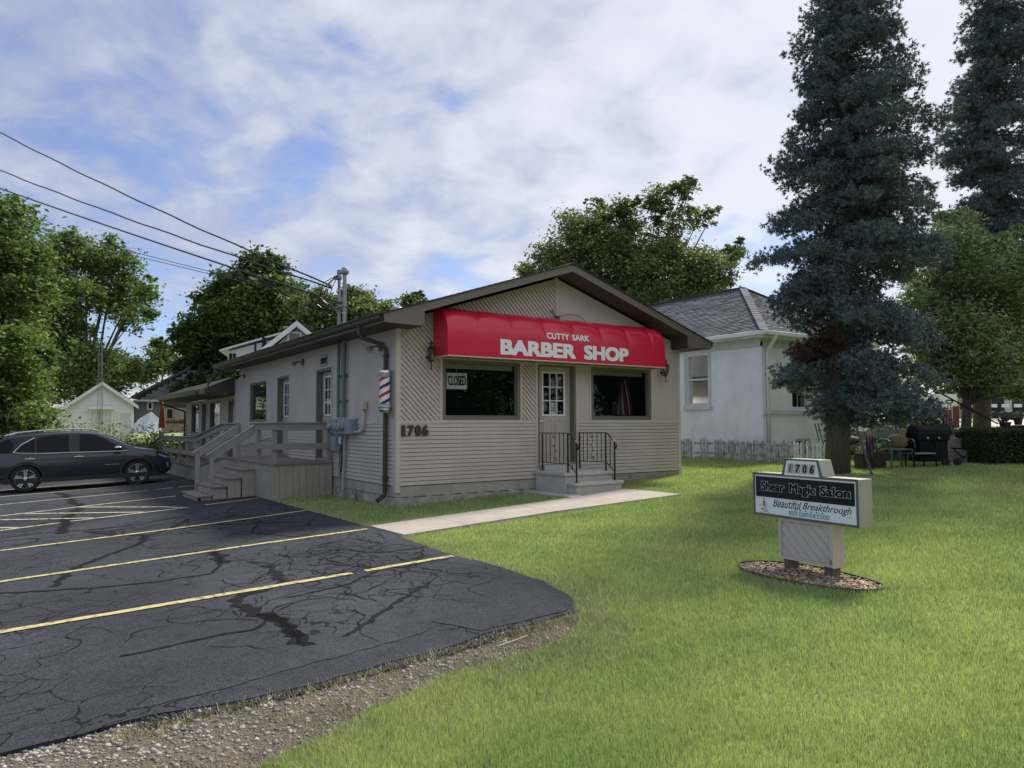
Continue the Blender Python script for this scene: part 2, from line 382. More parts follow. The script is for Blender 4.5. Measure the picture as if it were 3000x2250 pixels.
# horizontal boards, front
fc = cells(0.07, SW-0.07, ZS, ZS+15*E, fh)
for k in range(15):
    cl = [clip(clip(p, 0, 1, ZS+k*E), 0, -1, -(ZS+(k+1)*E)) for p in fc]
    for p in cl:
        if len(p) < 3 or area(p) < 1e-4: continue
    # one board per run between openings
    runs = {}
    for p in cl:
        if len(p) < 3 or area(p) < 1e-4: continue
        xc = sum(q[0] for q in p)/len(p); key = 'a' if xc < dw[0] else ('b' if xc > dw[1] else 'c'); runs.setdefault(key, []).append(p)
    for key, ps in runs.items():
        x0 = min(q[0] for p in ps for q in p); x1 = max(q[0] for p in ps for q in p); z0 = ZS+k*E+.009; z1 = ZS+(k+1)*E
        mb = MB(); mb.add([F0(x0, z0, .013), F0(x1, z0, .013), F0(x1, z1-.001, .002), F0(x0, z1-.001, .002), F0(x0, z0, -.030), F0(x1, z0, -.030), F0(x1, z1-.001, -.030), F0(x0, z1-.001, -.030)],
                          [(0,1,2,3), (0,4,5,1), (1,5,6,2), (2,6,7,3), (3,7,4,0)])
        obj('clapboard', mb, siding, shop)
q2 = math.sqrt(0.5)
cll = cells(0.07, AX-0.03, ZL+0.025, 5, [(h[0]-.03, h[1]+.03, h[2]-.03, h[3]+.03) for h in fh], [tl])
clr = cells(AX+0.03, SW-0.07, ZL+0.025, 5, [(h[0]-.03, h[1]+.03, h[2]-.03, h[3]+.03) for h in fh], [tr])
boards('diagonal_board', cll, q2, q2, E, F0, siding, shop, lip=0.016, gap=.011)
boards('diagonal_board', clr, -q2, q2, E, F0, siding, shop, lip=0.013)
# front trim
mb = MB()
for (a, b) in ((0.07, lw[0]-.03), (lw[0]-.03, dw[0]-.03), (dw[1]+.03, SW-.07)): rect(mb, a, b, ZS+15*E+.001, ZL+.024, F0, -.030, .016)
obj('ledge_trim', mb, trimM, shop)
mb = MB(); rect(mb, AX-.03, AX+.03, 3.6, gz(AX)-.02, F0, -.030, .020); obj('gable_batten', mb, trimM, shop)
for x0, x1 in ((-0.016, 0.075), (SW-.075, SW+.016)):
    mb = MB(); mb.box(x0, x1, -.022, .028, ZS-.12, gz(x0+.04)-.03); obj('corner_post', mb, trimM, shop)
mb = MB(); mb.box(-.020, .028, .029, .085, ZS-.12, ZE); obj('corner_post', mb, siding, shop)
mb = MB(); mb.box(SW+.001, SW+.02, .001, .085, ZS-.12, ZE); obj('corner_post', mb, siding, shop)
def window(h, fn, nm='window', gl_inset=0.13, room=True, trimcol=trimM, fcol=frameM, w1=0.04, w2=0.075):
    l, r, b, t = h
    fr = frame_rect(MB(), l-.035, r+.035, b-.012, t+.035, .045, fn, -.031, .022); f = obj(nm, fr, trimcol, shop, bevel=.003)
    mb = frame_rect(MB(), l+.011, r-.011, b+.034, t-.011, w2, fn, -.06, .010); frame_rect(mb, l+.011+w2, r-.011-w2, b+.034+w2, t-.011-w2, .02, fn, -.09, -.03); obj('sash', mb, fcol, f)
    g = MB(); a = .03+w2; 
    g.add([fn(l+a, b+.02+a, -.07), fn(r-a, b+.02+a, -.07), fn(r-a, t-a, -.07), fn(l+a, t-a, -.07)], [(0, 1, 2, 3)]); obj('pane', g, glass, f)
    if room:
        g = MB(); d = -1.3
        for q in (((l-.3, b-.3, d), (r+.3, b-.3, d), (r+.3, t+.1, d), (l-.3, t+.1, d)), ((l-.3, b-.3, d), (l-.3, t+.1, d), (l-.3, t+.1, -.165), (l-.3, b-.3, -.165)),
                  ((r+.3, b-.3, d), (r+.3, t+.1, d), (r+.3, t+.1, -.165), (r+.3, b-.3, -.165)), ((l-.3, t+.1, d), (r+.3, t+.1, d), (r+.3, t+.1, -.165), (l-.3, t+.1, -.165)), ((l-.3, b-.3, d), (r+.3, b-.3, d), (r+.3, b-.3, -.165), (l-.3, b-.3, -.165))):
            g.add([fn(*p) for p in q], [(0, 1, 2, 3)])
        obj('room_interior', g, roomM, f, fix=False)
    return f
w_l = window(lw, F0); w_r = window(rw, F0)
blindM = mat('blind_cream', (0.55, 0.56, 0.46), 0.7, var=0.06, scale=3)
for w_, h in ((w_l, lw), (w_r, rw)):
    mb = MB(); rect(mb, h[0]+.11, h[1]-.12-(.0 if h is lw else .06), h[3]-.205, h[3]-.11, F0, -.135, -.12); obj('roller_blind', mb, blindM, w_)
def door(h, fn, n_cols=3, lite=None, depth=.13, hinge='r', knob=True, plaque=False, zsill=None):
    l, r, b, t = h
    fr = MB()
    for (x0, x1, z0, z1) in ((l-.035, l+.012, b, t+.035), (r-.012, r+.035, b, t+.035), (l+.012, r-.012, t-.01, t+.035)): rect(fr, x0, x1, z0, z1, fn, -.031, .022)
    f = obj('door_casing', fr, trimM, shop, bevel=.003)
    mb = MB()
    for (x0, x1, z0, z1) in ((l+.012, l+.07, b, t-.01), (r-.07, r-.012, b, t-.01), (l+.07, r-.07, t-.07, t-.01)): rect(mb, x0, x1, z0, z1, fn, -.155, .006)
    obj('jamb', mb, frameM, f)
    L0, R0, B0, T0 = l+.072, r-.072, b+.04, t-.072
    wd = R0-L0; ht = T0-B0
    a0, a1, c0, c1 = L0+wd*.17, R0-wd*.17, B0+ht*.49, T0-ht*.055
    dr = obj('door', wall_mesh(cells(L0, R0, B0, T0, [(a0, a1, c0, c1)]), fn, -depth-.045, -depth), doorM, shop, bevel=.002)
    mb = frame_rect(MB(), a0-.012, a1+.012, c0-.012, c1+.012, .042, fn, -depth+.001, -depth+.018)
    iw = (a1-a0-.06)/3; ih = (c1-c0-.06)/3
    for i in (1, 2): rect(mb, a0+.03+iw*i-.011, a0+.03+iw*i+.011, c0+.03, c1-.03, fn, -depth-.01, -depth+.012)
    for i in (1, 2):
        for j in range(3): rect(mb, a0+.03+iw*j+(.011 if j else 0), a0+.03+iw*(j+1)-(.011 if j < 2 else 0), c0+.03+ih*i-.011, c0+.03+ih*i+.011, fn, -depth-.01, -depth+.012)
    obj('muntin_grid', mb, whiteM, dr)
    g = MB(); g.add([fn(a0, c0, -depth-.02), fn(a1, c0, -depth-.02), fn(a1, c1, -depth-.02), fn(a0, c1, -depth-.02)], [(0, 1, 2, 3)]); obj('pane', g, glass, dr)
    g = MB(); rect(g, L0-.05, R0+.05, B0, T0, fn, -1.0, -.9); obj('room_interior', g, roomM, dr)
    for i in range(2):
        for (z0, z1) in ((B0+ht*.08, B0+ht*.26), (B0+ht*.29, B0+ht*.44)):
            x0 = L0+wd*(.17+.37*i); x1 = x0+wd*.28; mb = MB(); frame_rect(mb, x0, x1, z0, z1, .012, fn, -depth+.001, -depth+.008); rect(mb, x0+.03, x1-.03, z0+.03, z1-.03, fn, -depth+.001, -depth+.009); obj('door_panel', mb, doorM, dr, bevel=.004)
    kx = L0+.045 if hinge == 'r' else R0-.045; kz = B0+ht*.43
    mb = MB(); p = fn(kx, kz+.13, 0); mb.tube([fn(kx, kz+.13, -depth), fn(kx, kz+.13, -depth+.02)], .028, 12); obj('deadbolt', mb, darkbrown, dr)
    mb = MB(); mb.tube([fn(kx, kz, -depth), fn(kx, kz, -depth+.03)], .026, 12); mb.tube([fn(kx, kz, -depth+.045), fn(kx+(.11 if hinge == 'r' else -.11), kz+.008, -depth+.05)], .009, 8); mb.tube([fn(kx, kz, -depth+.03), fn(kx, kz, -depth+.05)], .012, 8); obj('door_handle', mb, chrome, dr)
    mb = MB(); rect(mb, l+.013, r-.013, b-.02, b+.035, fn, -.155, .03); obj('sill', mb, alum, f)
    return dr, (a0, a1, c0, c1)
fd, lite = door(dw, F0)
# printed opening-hours sheet taped inside the middle-bottom pane
paperM = mat('paper', (0.88, 0.90, 0.92), 0.7, var=0.03); inkM = mat('print_ink', (0.05, 0.06, 0.08), 0.7, var=0.02); redprint = mat('red_print', (0.45, 0.03, 0.04), 0.6, var=0.05)
lx0 = lite[0]+.03+(lite[1]-lite[0]-.06)/3-.02; lz0 = lite[2]+.03
hs = thing('opening_hours_sheet', 'white printed hours sheet taped inside the front door window', 'notice', (lx0, .15, lz0))
mb = MB(); rect(mb, lx0+.02, lx0+.21, lz0, lz0+.29, F0, -.158, -.156); obj('sheet', mb, paperM, hs)
mb = MB(); rect(mb, lx0+.035, lx0+.195, lz0+.245, lz0+.28, F0, -.1558, -.155); obj('header', mb, redprint, hs)
mb = MB()
for i in range(7):
    for j in (0, 1): rect(mb, lx0+.038+j*.082, lx0+.106+j*.082, lz0+.055+i*.027, lz0+.066+i*.027, F0, -.1558, -.155)
obj('printed_lines', mb, inkM, hs)
# CLOSED sign in the left window
cs = thing('closed_sign', 'white hanging sign reading CLOSED in red inside the left window', 'sign', (1.1, .1, 2.15))
mb = MB(); rect(mb, 1.125, 1.585, 2.10, 2.42, F0, -.105, -.10); b_ = obj('board', mb, paperM, cs)
closedM = mat('dark_red_print', (0.80, 0.035, 0.05), 0.6, var=0.05)
put_text('lettering', 'CLOSED', lambda a, b, c: F0(1.148+a, 2.175+b, -.0985), closedM, cs, width=.414, height=.19, bold=.006)
mb = MB(); mb.tube([F0(1.34, 2.42, -.1), F0(1.36, 2.6, -.1)], .004, 5); obj('string', mb, whiteM, cs)
# draped flag in the right window
def stripes_flag(name, label, P, Q, fold=0.04, n=13, parent=None):
    pass
fl = thing('draped_flag', 'red and white striped flag hanging in the right window', 'flag', (6.0, .25, 1.8))
flagR = mat('flag_red', (0.16, 0.02, 0.03), 0.8, var=0.1); flagW = mat('flag_white', (0.26, 0.26, 0.28), 0.8, var=0.1); flagB = mat('flag_blue', (0.015, 0.02, 0.06), 0.8, var=0.1)
for k in range(7):
    mb = MB(); n = 8
    for i in range(n):
        z0 = 2.46-.85*i/n; z1 = 2.46-.85*(i+1)/n
        def X_(t, kk): return 5.98+(kk-3.5)*.03*(1+1.9*t) + .03*math.sin(3*t+kk)
        t0, t1 = i/n, (i+1)/n; y0 = -.25+.02*math.sin(kk := k*1.3)
        mb.add([F0(X_(t0, k), z0, y0), F0(X_(t0, k+1), z0, y0-.02), F0(X_(t1, k+1), z1, y0-.02), F0(X_(t1, k), z1, y0)], [(0, 1, 2, 3)])
    obj('stripe', mb, flagR if k % 2 == 0 else flagW, fl, fix=False)
mb = MB(); rect(mb, 5.66, 5.92, 1.62, 1.92, F0, -.30, -.29); obj('canton', mb, flagB, fl)
mb = MB()
for i in range(4):
    for j in range(4): mb.lathe([(.014, 0), (.014, .002)], F0(5.70+i*.058, 1.66+j*.07, -.287), 5, 'y')
obj('star_pattern', mb, flagW, fl, kind='stuff')
# house number on the wall
nm = thing('house_number', 'dark wooden house number 1706 on the front siding by the corner', 'house number', (.1, -.03, 1.18))
numM = mat('number_paint', (0.055, 0.052, 0.048), 0.7, var=0.2)
nx = .095
for ch, wd in (('1', .11), ('7', .14), ('0', .14), ('6', .145)):
    o = put_text('digit', ch, lambda a, b, c, nx=nx: F0(nx+a, 1.185+b, .018+.012+c), numM, nm, width=(wd-.015 if ch != '1' else .07), height=.205, bold=.011 if ch != '1' else .014, extrude=.012); nx += wd+.012
    if ch == '1':
        mb = MB(); rect(mb, .10, .185, 1.185, 1.203, F0, .018, .044); obj('serif', mb, numM, nm)
# foundation
def foundation(a0, a1, fn, gfn, face, split_from=None):
    k = 0; z1 = ZS-.008
    x = a0
    while x < a1-.02:
        e = min(x+.395, a1); zb = z1-.20
        sp = split_from is not None and x >= split_from
        mb = MB(); rect(mb, x+.0015, e-.0015, zb+.005, z1, fn, -.15, -.012+(random.random()*.003 if not sp else .012))
        obj('concrete_block', mb, splitM if sp else blockM, shop, bevel=.002 if not sp else .012)
        x = e; k += 1
foundation(0.0, SW, F0, None, None, 4.55)
foundation(-SD-8.8, -.16, S0, None, None)
mb = MB(); n = 60
for i in range(n):
    x0 = SW*i/n; x1 = SW*(i+1)/n; h0 = .045+.014*math.sin(i*1.7)+.008*math.sin(i*4.1); d = .035+.012*math.sin(i*2.3)+.006*math.sin(i*5.7)
    rect(mb, x0, x1, G(x0, 0)-.25, ZS-.213-.01*math.sin(i*2.1) if x0 < 3 else ZS-.215, F0, -.15, .004+d*.3)
obj('footing_ledge', mb, parge, shop)
mb = MB(); 
for i in range(40):
    a0 = -SD-8.8+(SD+8.8)*i/40; a1 = a0+(SD+8.8)/40; rect(mb, a0, a1-.0005, -.75, ZS-.214, S0, -.149, -.001+.004*math.sin(i*1.9))
obj('footing_ledge', mb, parge, shop)
# ------------------------------------------------------------ side wall
d1 = (-4.4256, -3.3537, .60, 2.7188); d2 = (-7.5724, -6.4924, .60, 2.7188); wn = (-10.41, -8.58, 1.47, 2.69)
d0 = (-13.213, -12.261, .16, 2.285); w2 = (-16.067, -14.384, 1.03, 2.285); d00 = (-17.524, -16.451, .16, 2.275); w3 = (-19.53, -17.995, 1.03, 2.29)
sh = [d1, d2, wn, d0, w2, d00, w3]; LY = -20.6; LZ = 1.0
obj('wall', wall_mesh(cells(-SD, -.16, ZS, ZE+.05, [d1, d2, wn]), S0), siding, shop)
obj('wall', wall_mesh(cells(LY, -SD, ZS, 2.36, [d0, w2, d00, w3])+cells(-13.29, -SD, 2.36, 2.98, []), S0), siding, shop)
def rows(a0, a1, zt):
    k = 0
    while ZS+(k+1)*E <= zt:
        z0 = ZS+k*E+.009; z1 = ZS+(k+1)*E; hs = sorted([(h[0], h[1]) for h in sh if h[2]-.02 < z0+E*.5 < h[3] and a0 <= h[0] < a1]); x = a0
        for l, r in hs+[(a1, a1)]:
            if l-x > .05:
                mb = MB(); mb.add([S0(x, z0, .013), S0(l, z0, .013), S0(l, z1-.001, .002), S0(x, z1-.001, .002), S0(x, z0, -.030), S0(l, z0, -.030), S0(l, z1-.001, -.030), S0(x, z1-.001, -.030)],
                                  [(0,1,2,3), (0,4,5,1), (1,5,6,2), (2,6,7,3), (3,7,4,0)]); obj('clapboard', mb, siding, shop)
            x = max(x, r)
        k += 1
rows(-SD, -.086, ZL-.02); rows(LY, -SD, LZ-.02)
sm = [(h[0]-.03, h[1]+.03, h[2]-.03, h[3]+.03) for h in sh]
boards('diagonal_board', cells(-SD, -.086, ZL+.025, ZE+.04, sm[:3]), q2, q2, E*1.31, S0, siding, shop, lip=.009)
boards('diagonal_board', cells(LY, -SD, LZ+.025, 2.36, sm[3:])+cells(-13.29, -SD, 2.36, 2.95, []), q2, q2, E*1.9, S0, siding, shop, lip=.009)
mb = MB()
for a, b in ((-3.32, -.086), (-6.455, -4.46), (-8.545, -7.61), (-SD, -10.45)): rect(mb, a, b, ZS+15*E+.001, ZL+.024, S0, -.030, .016)
obj('ledge_trim', mb, trimM, shop)
mb = MB()
for a, b in ((-12.23, -SD), (-14.35, -13.25), (-16.42, -16.1), (-17.96, -17.56), (LY, -19.56)): rect(mb, a, b, LZ-.03, LZ+.024, S0, -.030, .016)
obj('ledge_trim', mb, trimM, shop)
for h in (d1, d2): door(h, S0)
for h in (d0, d00): door(h, S0)
window(wn, S0, w2=.06); window(w2, S0, w2=.06); window(w3, S0, w2=.06)
put_text('window_lettering', 'Shear Magic Salon', lambda a, b, c: S0(-9.98+a, 2.27+b, -.068), letterW, shop, width=.92, height=.17, bold=.011)
mb = MB(); mb.box(-.02, -.001, -LY-.08, -LY+.0, ZS-.1, 2.36); obj('corner_post', mb, trimM, shop)
obj('wall', MB().box(0.0, 7.4, 20.6, 20.75, -.6, 2.36), siding, shop)
obj('wall', MB().box(SW-.15, SW-.001, .17, 20.6, ZS, ZE), siding, shop)
obj('wall', MB().box(0.17, SW-.16, SD-.15, SD, 2.3, ZE+.02), siding, shop)
# ------------------------------------------------------------ roof
XL, XR, YB = -0.518, 8.118, 12.45
rise = lambda x: SLOPE*(x-XL) if x <= AX else SLOPE*(XR-x)
zb0 = 3.22
# shingle roof: two slopes as lapped courses
def slope_roof(x_eave, x_ridge, name):
    n = 31; sgn = 1 if x_ridge > x_eave else -1
    xs = np.linspace(x_eave-sgn*.05, x_ridge, n+1)
    for k in range(n):
        a, b = xs[k], xs[k+1]; za = zb0+.155+SLOPE*abs(a-x_eave)*(1 if sgn*(a-x_eave) > 0 else -1); zb_ = zb0+.155+SLOPE*abs(b-x_eave)
        mb = MB(); y0, y1 = FO-.035, YB+.03
        m = 14; 
        mb.add([(a, y0, za+.022), (b, y0, zb_+.012), (b, y1, zb_+.012), (a, y1, za+.022), (a, y0, za+.002), (b, y0, zb_-.002), (b, y1, zb_-.002), (a, y1, za+.002)],
               [(0,1,2,3), (0,4,5,1), (3,2,6,7), (0,3,7,4), (4,7,6,5), (1,5,6,2)])
        obj('shingle_course', mb, shingle, shop)
slope_roof(XL, AX, 'l'); slope_roof(XR, AX, 'r')
mb = MB(); mb.add([(AX-.14, FO-.04, zb0+.155+SLOPE*4.318-.02), (AX, FO-.04, zb0+.155+SLOPE*4.318+.04), (AX+.14, FO-.04, zb0+.155+SLOPE*4.318-.02), (AX-.14, YB+.03, zb0+.155+SLOPE*4.318-.02), (AX, YB+.03, zb0+.155+SLOPE*4.318+.04), (AX+.14, YB+.03, zb0+.155+SLOPE*4.318-.02)], [(0, 1, 4, 3), (1, 2, 5, 4), (0, 2, 1), (3, 4, 5)])
obj('ridge_cap', mb, shingle, shop)
fh_ = .156
for (xa, xb) in ((XL, AX), (AX, XR)):
    za = zb0+rise(xa) if xa != AX else zb0+SLOPE*4.318; zb_ = zb0+SLOPE*4.318 if xb == AX else zb0
    for y in (FO, YB-.02):
        mb = MB(); mb.add([(xa, y, za), (xb, y, zb_), (xb, y, zb_+fh_), (xa, y, za+fh_), (xa, y+.02, za), (xb, y+.02, zb_), (xb, y+.02, zb_+fh_), (xa, y+.02, za+fh_)], [(0,1,2,3), (7,6,5,4), (0,4,5,1), (1,5,6,2), (2,6,7,3), (3,7,4,0)])
        obj('fascia', mb, fasciaM, shop)
    # sloped soffit panels under the gable overhang
    n = 14; fs = 1 if xa == XL else -1
    for k in range(n):
        t0 = k/n; t1 = (k+1)/n; x0 = xa+(xb-xa)*t0; x1 = xa+(xb-xa)*t1; z0 = za+(zb_-za)*t0-.004; z1 = za+(zb_-za)*t1-.004
        st = .008
        mb = MB(); mb.add([(x0+.004, FO+.021, z0), (x1-.004, FO+.021, z1), (x1-.004, -.001, z1), (x0+.004, -.001, z0), (x0+.004, FO+.021, z0+.012), (x1-.004, FO+.021, z1+.012), (x1-.004, -.001, z1+.012), (x0+.004, -.001, z0+.012)], [(0,3,2,1), (4,5,6,7), (0,1,5,4), (1,2,6,5), (2,3,7,6), (3,0,4,7)])
        obj('soffit_panel', mb, soffitM, shop)
    mb = MB(); mb.add([(xa, FO+.022, za+.014), (xb, FO+.022, zb_+.014), (xb, -.001, zb_+.014), (xa, -.001, za+.014)], [(0, 1, 2, 3)]); obj('soffit_backing', mb, darkbrown, shop)
# eave returns (triangular boxes) and eave soffits
for s in (0, 1):
    fx = (lambda x: x) if s == 0 else (lambda x: 7.60-x)
    xr = .285; mb = MB(); tri = [(fx(XL), zb0-.001), (fx(xr), zb0-.012), (fx(xr), zb0+SLOPE*(xr-XL)-.001)]
    mb.prism(tri, lambda a, b, d: (a, d, b), FO+.003, FO+.021); o = obj('eave_return', mb, fasciaM, shop)
    mb = MB(); mb.prism([(fx(xr-.012), zb0-.012), (fx(xr), zb0-.012), (fx(xr), zb0+SLOPE*(xr-XL)-.006), (fx(xr-.012), zb0+SLOPE*(xr-.012-XL)-.006)], lambda a, b, d: (a, d, b), FO+.022, -.023); obj('eave_return', mb, soffitM, shop)
    xa, xb = sorted((fx(XL), fx(0)-.0)); 
    w_ = (abs(fx(XL)-fx(-.001)))/5
    for k in range(5):
        x0 = min(fx(XL), fx(-.001))+k*w_
        obj('soffit_panel', MB().box(x0+.003, x0+w_-.003, FO+.022, YB-.022, ZE+.002, ZE+.012), soffitM, shop)
    obj('soffit_panel', MB().box(min(fx(0.0), fx(xr)), max(fx(0.0), fx(xr)), FO+.022, -.024, ZE+.002, ZE+.012), soffitM, shop)
    obj('fascia', MB().box(min(fx(XL), fx(XL+.02)), max(fx(XL), fx(XL+.02)), FO+.022, YB-.022, ZE+.013, ZE+.17), fasciaM, shop)
obj('vent_cap', MB().lathe([(.11, 0), (.11, .12), (.16, .14), (.14, .22), (.03, .25)], (1.5, 3.2, 3.95), 14), galv, shop, smooth=True)
# gutter
gut = MB(); prof = [(0, 0), (-.075, 0), (-.095, .03), (-.105, .075), (-.125, .11), (-.125, .125), (-.118, .125), (-.112, .112), (-.095, .08), (-.085, .035), (-.07, .01), (-.008, .01), (-.008, .125), (0, .125)]
gut.prism(prof, lambda a, b, d: (XL-.002+a, d, ZE+.055+b), FO-.005, YB+.28); obj('gutter', gut, darkbrown, shop)
gut = MB(); gut.prism([(-a, b) for a, b in prof], lambda a, b, d: (XR+.002+a, d, ZE+.055+b), FO+.03, YB); obj('gutter', gut, darkbrown, shop)
# low roof at the rear of the side wall
roofbrown = shingle
rx = -.95; mbp = MB(); ya, yb_ = 12.3, 21.3
zlow, zhi = 2.46, 2.98
n = 6
for k in range(n):
    a = rx+(0-rx)*k/n; b = rx+(0-rx)*(k+1)/n; z0 = zlow+.12+(zhi-zlow)*k/n*.8; z1 = zlow+.12+(zhi-zlow)*(k+1)/n*.8
    mb = MB(); mb.add([(a, ya, z0+.02), (b, ya, z1+.01), (b, yb_, z1+.01), (a, yb_, z0+.02), (a, ya, z0), (b, ya, z1-.003), (b, yb_, z1-.003), (a, yb_, z0)], [(0,1,2,3), (0,4,5,1), (3,2,6,7), (0,3,7,4), (4,7,6,5), (1,5,6,2)]); obj('shingle_course', mb, shingle, shop)
mb = MB(); mb.add([(0, ya, zlow+.12+.42), (4, ya, 3.2), (4, yb_, 3.2), (0, yb_, zlow+.12+.42)], [(0, 1, 2, 3)]); mb.add([(7.9, ya, 2.5), (4, ya, 3.2), (4, yb_, 3.2), (7.9, yb_, 2.5)], [(0, 1, 2, 3)]); obj('low_roof', mb, shingle, shop, fix=False)
obj('fascia', MB().box(rx, rx+.02, ya+.02, yb_, zlow-.03, zlow+.12), fasciaM, shop)
mb = MB(); mb.prism([(rx, zlow-.03), (0, zlow-.03), (0, zhi+.02), (rx, zlow+.12)], lambda a, b, d: (a, d, b), ya, ya+.02); obj('fascia', mb, soffitM, shop)
mb = MB(); mb.prism([(rx, zlow-.03), (0, zlow-.03), (0, zhi+.02), (rx, zlow+.12)], lambda a, b, d: (a, d, b), yb_-.02, yb_-.001); obj('fascia', mb, fasciaM, shop)
for k in range(4):
    w_ = (0-rx-.03)/4; obj('soffit_panel', MB().box(rx+.022+k*w_, rx+.016+(k+1)*w_, ya+.022, yb_-.022, zlow-.075, zlow-.065), soffitM, shop)
gut = MB(); gut.prism(prof, lambda a, b, d: (rx-.002+a, d, zlow+.0+b), ya+.9, yb_+.02); obj('gutter', gut, darkbrown, shop)
dsm = mat('downspout_brown', (0.060, 0.042, 0.037), 0.45, var=0.12)
# front downspout
mb = MB(); mb.tube([(XL-.06, .43, ZE+.06), (XL-.06, .43, ZE-.10), (XL+.0, .42, ZE-.17), (-.12, .36, 2.93), (-.065, .35, 2.84), (-.065, .35, 2.0), (-.065, .36, .32), (-.065, .36, .12), (-.11, .34, .05), (-.24, .30, -.02)], .043, 8)
for z in (2.7, .38): mb.box(-.115, -.012, .30, .40, z, z+.03)
obj('downspout', mb, dsm, shop, smooth=False)
mb = MB(); mb.tube([(XL-.06, YB-.1+.3, ZE+.06), (XL-.05, YB+.2, ZE-.08), (-.75, YB+.3, 2.75), (-.75, YB+.3, 2.68)], .035, 8); obj('downspout', mb, dsm, shop)
mb = MB(); mb.tube([(rx-.05, 20.9, zlow), (rx-.05, 20.9, zlow-.12), (-.1, 20.75, zlow-.45), (-.06, 20.7, 2.0), (-.06, 20.7, 0)], .035, 8); obj('downspout', mb, dsm, shop)
mb = MB(); pts = [(XL-.135, 2.96, ZE+.17), (XL-.15, 2.96, ZE+.03), (-.35, 3.0, ZE-.02), (-.1, 2.7, ZE-.02), (-.06, 2.55, ZE-.03)]; mb.tube(pts, .008, 5); obj('cable', mb, iron, shop)
# ------------------------------------------------------------ awning
aw = thing('awning', 'long red vinyl awning with white letters above the shop front', 'awning', (.75, 0, 2.7))
AY, A0, A1, AB = -.60, .762, 6.51, 2.70
prf = [(0.024, 3.66), (.13, 3.652), (.29, 3.61), (.43, 3.53), (.52, 3.43), (.575, 3.31), (.597, 3.15), (.600, 2.95), (.601, AB)]
ribs = [A0+(A1-A0)*t for t in (0, .128, .262, .40, .535, .665, .80, .925, 1.0)]
NX = 160; V = []; Fc = []
for i in range(NX+1):
    x = A0+(A1-A0)*i/NX; dr_ = min(abs(x-r) for r in ribs[1:-1]); 
    seg = max(k for k in range(len(ribs)-1) if ribs[k] <= x+1e-6); ph = (x-ribs[seg])/(ribs[seg+1]-ribs[seg])
    sag = math.sin(math.pi*min(max(ph, 0), 1))
    for j, (d, z) in enumerate(prf):
        k = (0, .5, .9, 1, .8, .3, 0, 0, 0)[j]
        puff = .075*(sag**.32-.66)*k
        V.append((x, -(d+puff*.9), z+puff*.55))
m_ = len(prf)
for i in range(NX):
    for j in range(m_-1): Fc.append((i*m_+j, (i+1)*m_+j, (i+1)*m_+j+1, i*m_+j+1))
raw('canopy', np.array(V), np.array(Fc), redM, aw, smooth=True)
for x in (A0, A1):
    mb = MB(); mb.prism([(d, z) for d, z in prf]+[(0.024, AB)], lambda a, b, d: (d, -a, b), x-.003 if x == A0 else x-.001, x+.001 if x == A0 else x+.003); obj('end_panel', mb, redM, aw)
mb = MB(); mb.box(A0, A1, AY, AY+.03, AB-.022, AB); mb.box(A0, A0+.03, AY+.03, -.024, AB-.022, AB); mb.box(A1-.03, A1, AY+.03, -.024, AB-.022, AB); mb.box(A0+.03, A1-.03, -.054, -.024, AB-.022, AB); obj('frame_tube', mb, trimM, aw)
mb = MB()
for x in ribs[1:-1]: obj('frame_tube', MB().box(x-.012, x+.012, AY+.03, -.055, AB-.02, AB-.002), trimM, aw)
def awf(a0, z0):
    def fn(a, b, c):
        z = z0+b; d = np.interp(-z, [-p[1] for p in prf], [p[0] for p in prf]); return (a0+a, -d-.006-(.008 if z > 3.1 else 0)-c, z)
    return fn
put_text('lettering', 'BARBER', awf(1.93, 2.765), letterW, aw, width=1.90, height=.305, bold=.026); put_text('lettering', 'SHOP', awf(4.06, 2.765), letterW, aw, width=1.28, height=.305, bold=.026)
put_text('lettering', 'CUTTY', awf(3.07, 3.148), letterW, aw, width=.585, height=.128, bold=.0065); put_text('lettering', 'SARK', awf(3.735, 3.15), letterW, aw, width=.47, height=.128, bold=.0065)
mb = MB(); mb.tube([(3.63, -.045, 3.86), (3.67, -.05, 3.80), (3.72, -.05, 3.74), (3.76, -.05, 3.68)], .013, 6); mb.tube([(3.80, -.05, 3.70), (3.9, -.08, 3.76), (4.1, -.10, 3.80), (4.3, -.12, 3.78), (4.45, -.14, 3.70), (4.5, -.16, 3.62)], .008, 6)
mb.box(3.75, 3.82, -.09, -.025, 3.66, 3.74); tag(obj('awning_light_conduit', mb, brownM), 'bent conduit and small junction box on the gable above the awning', 'conduit')
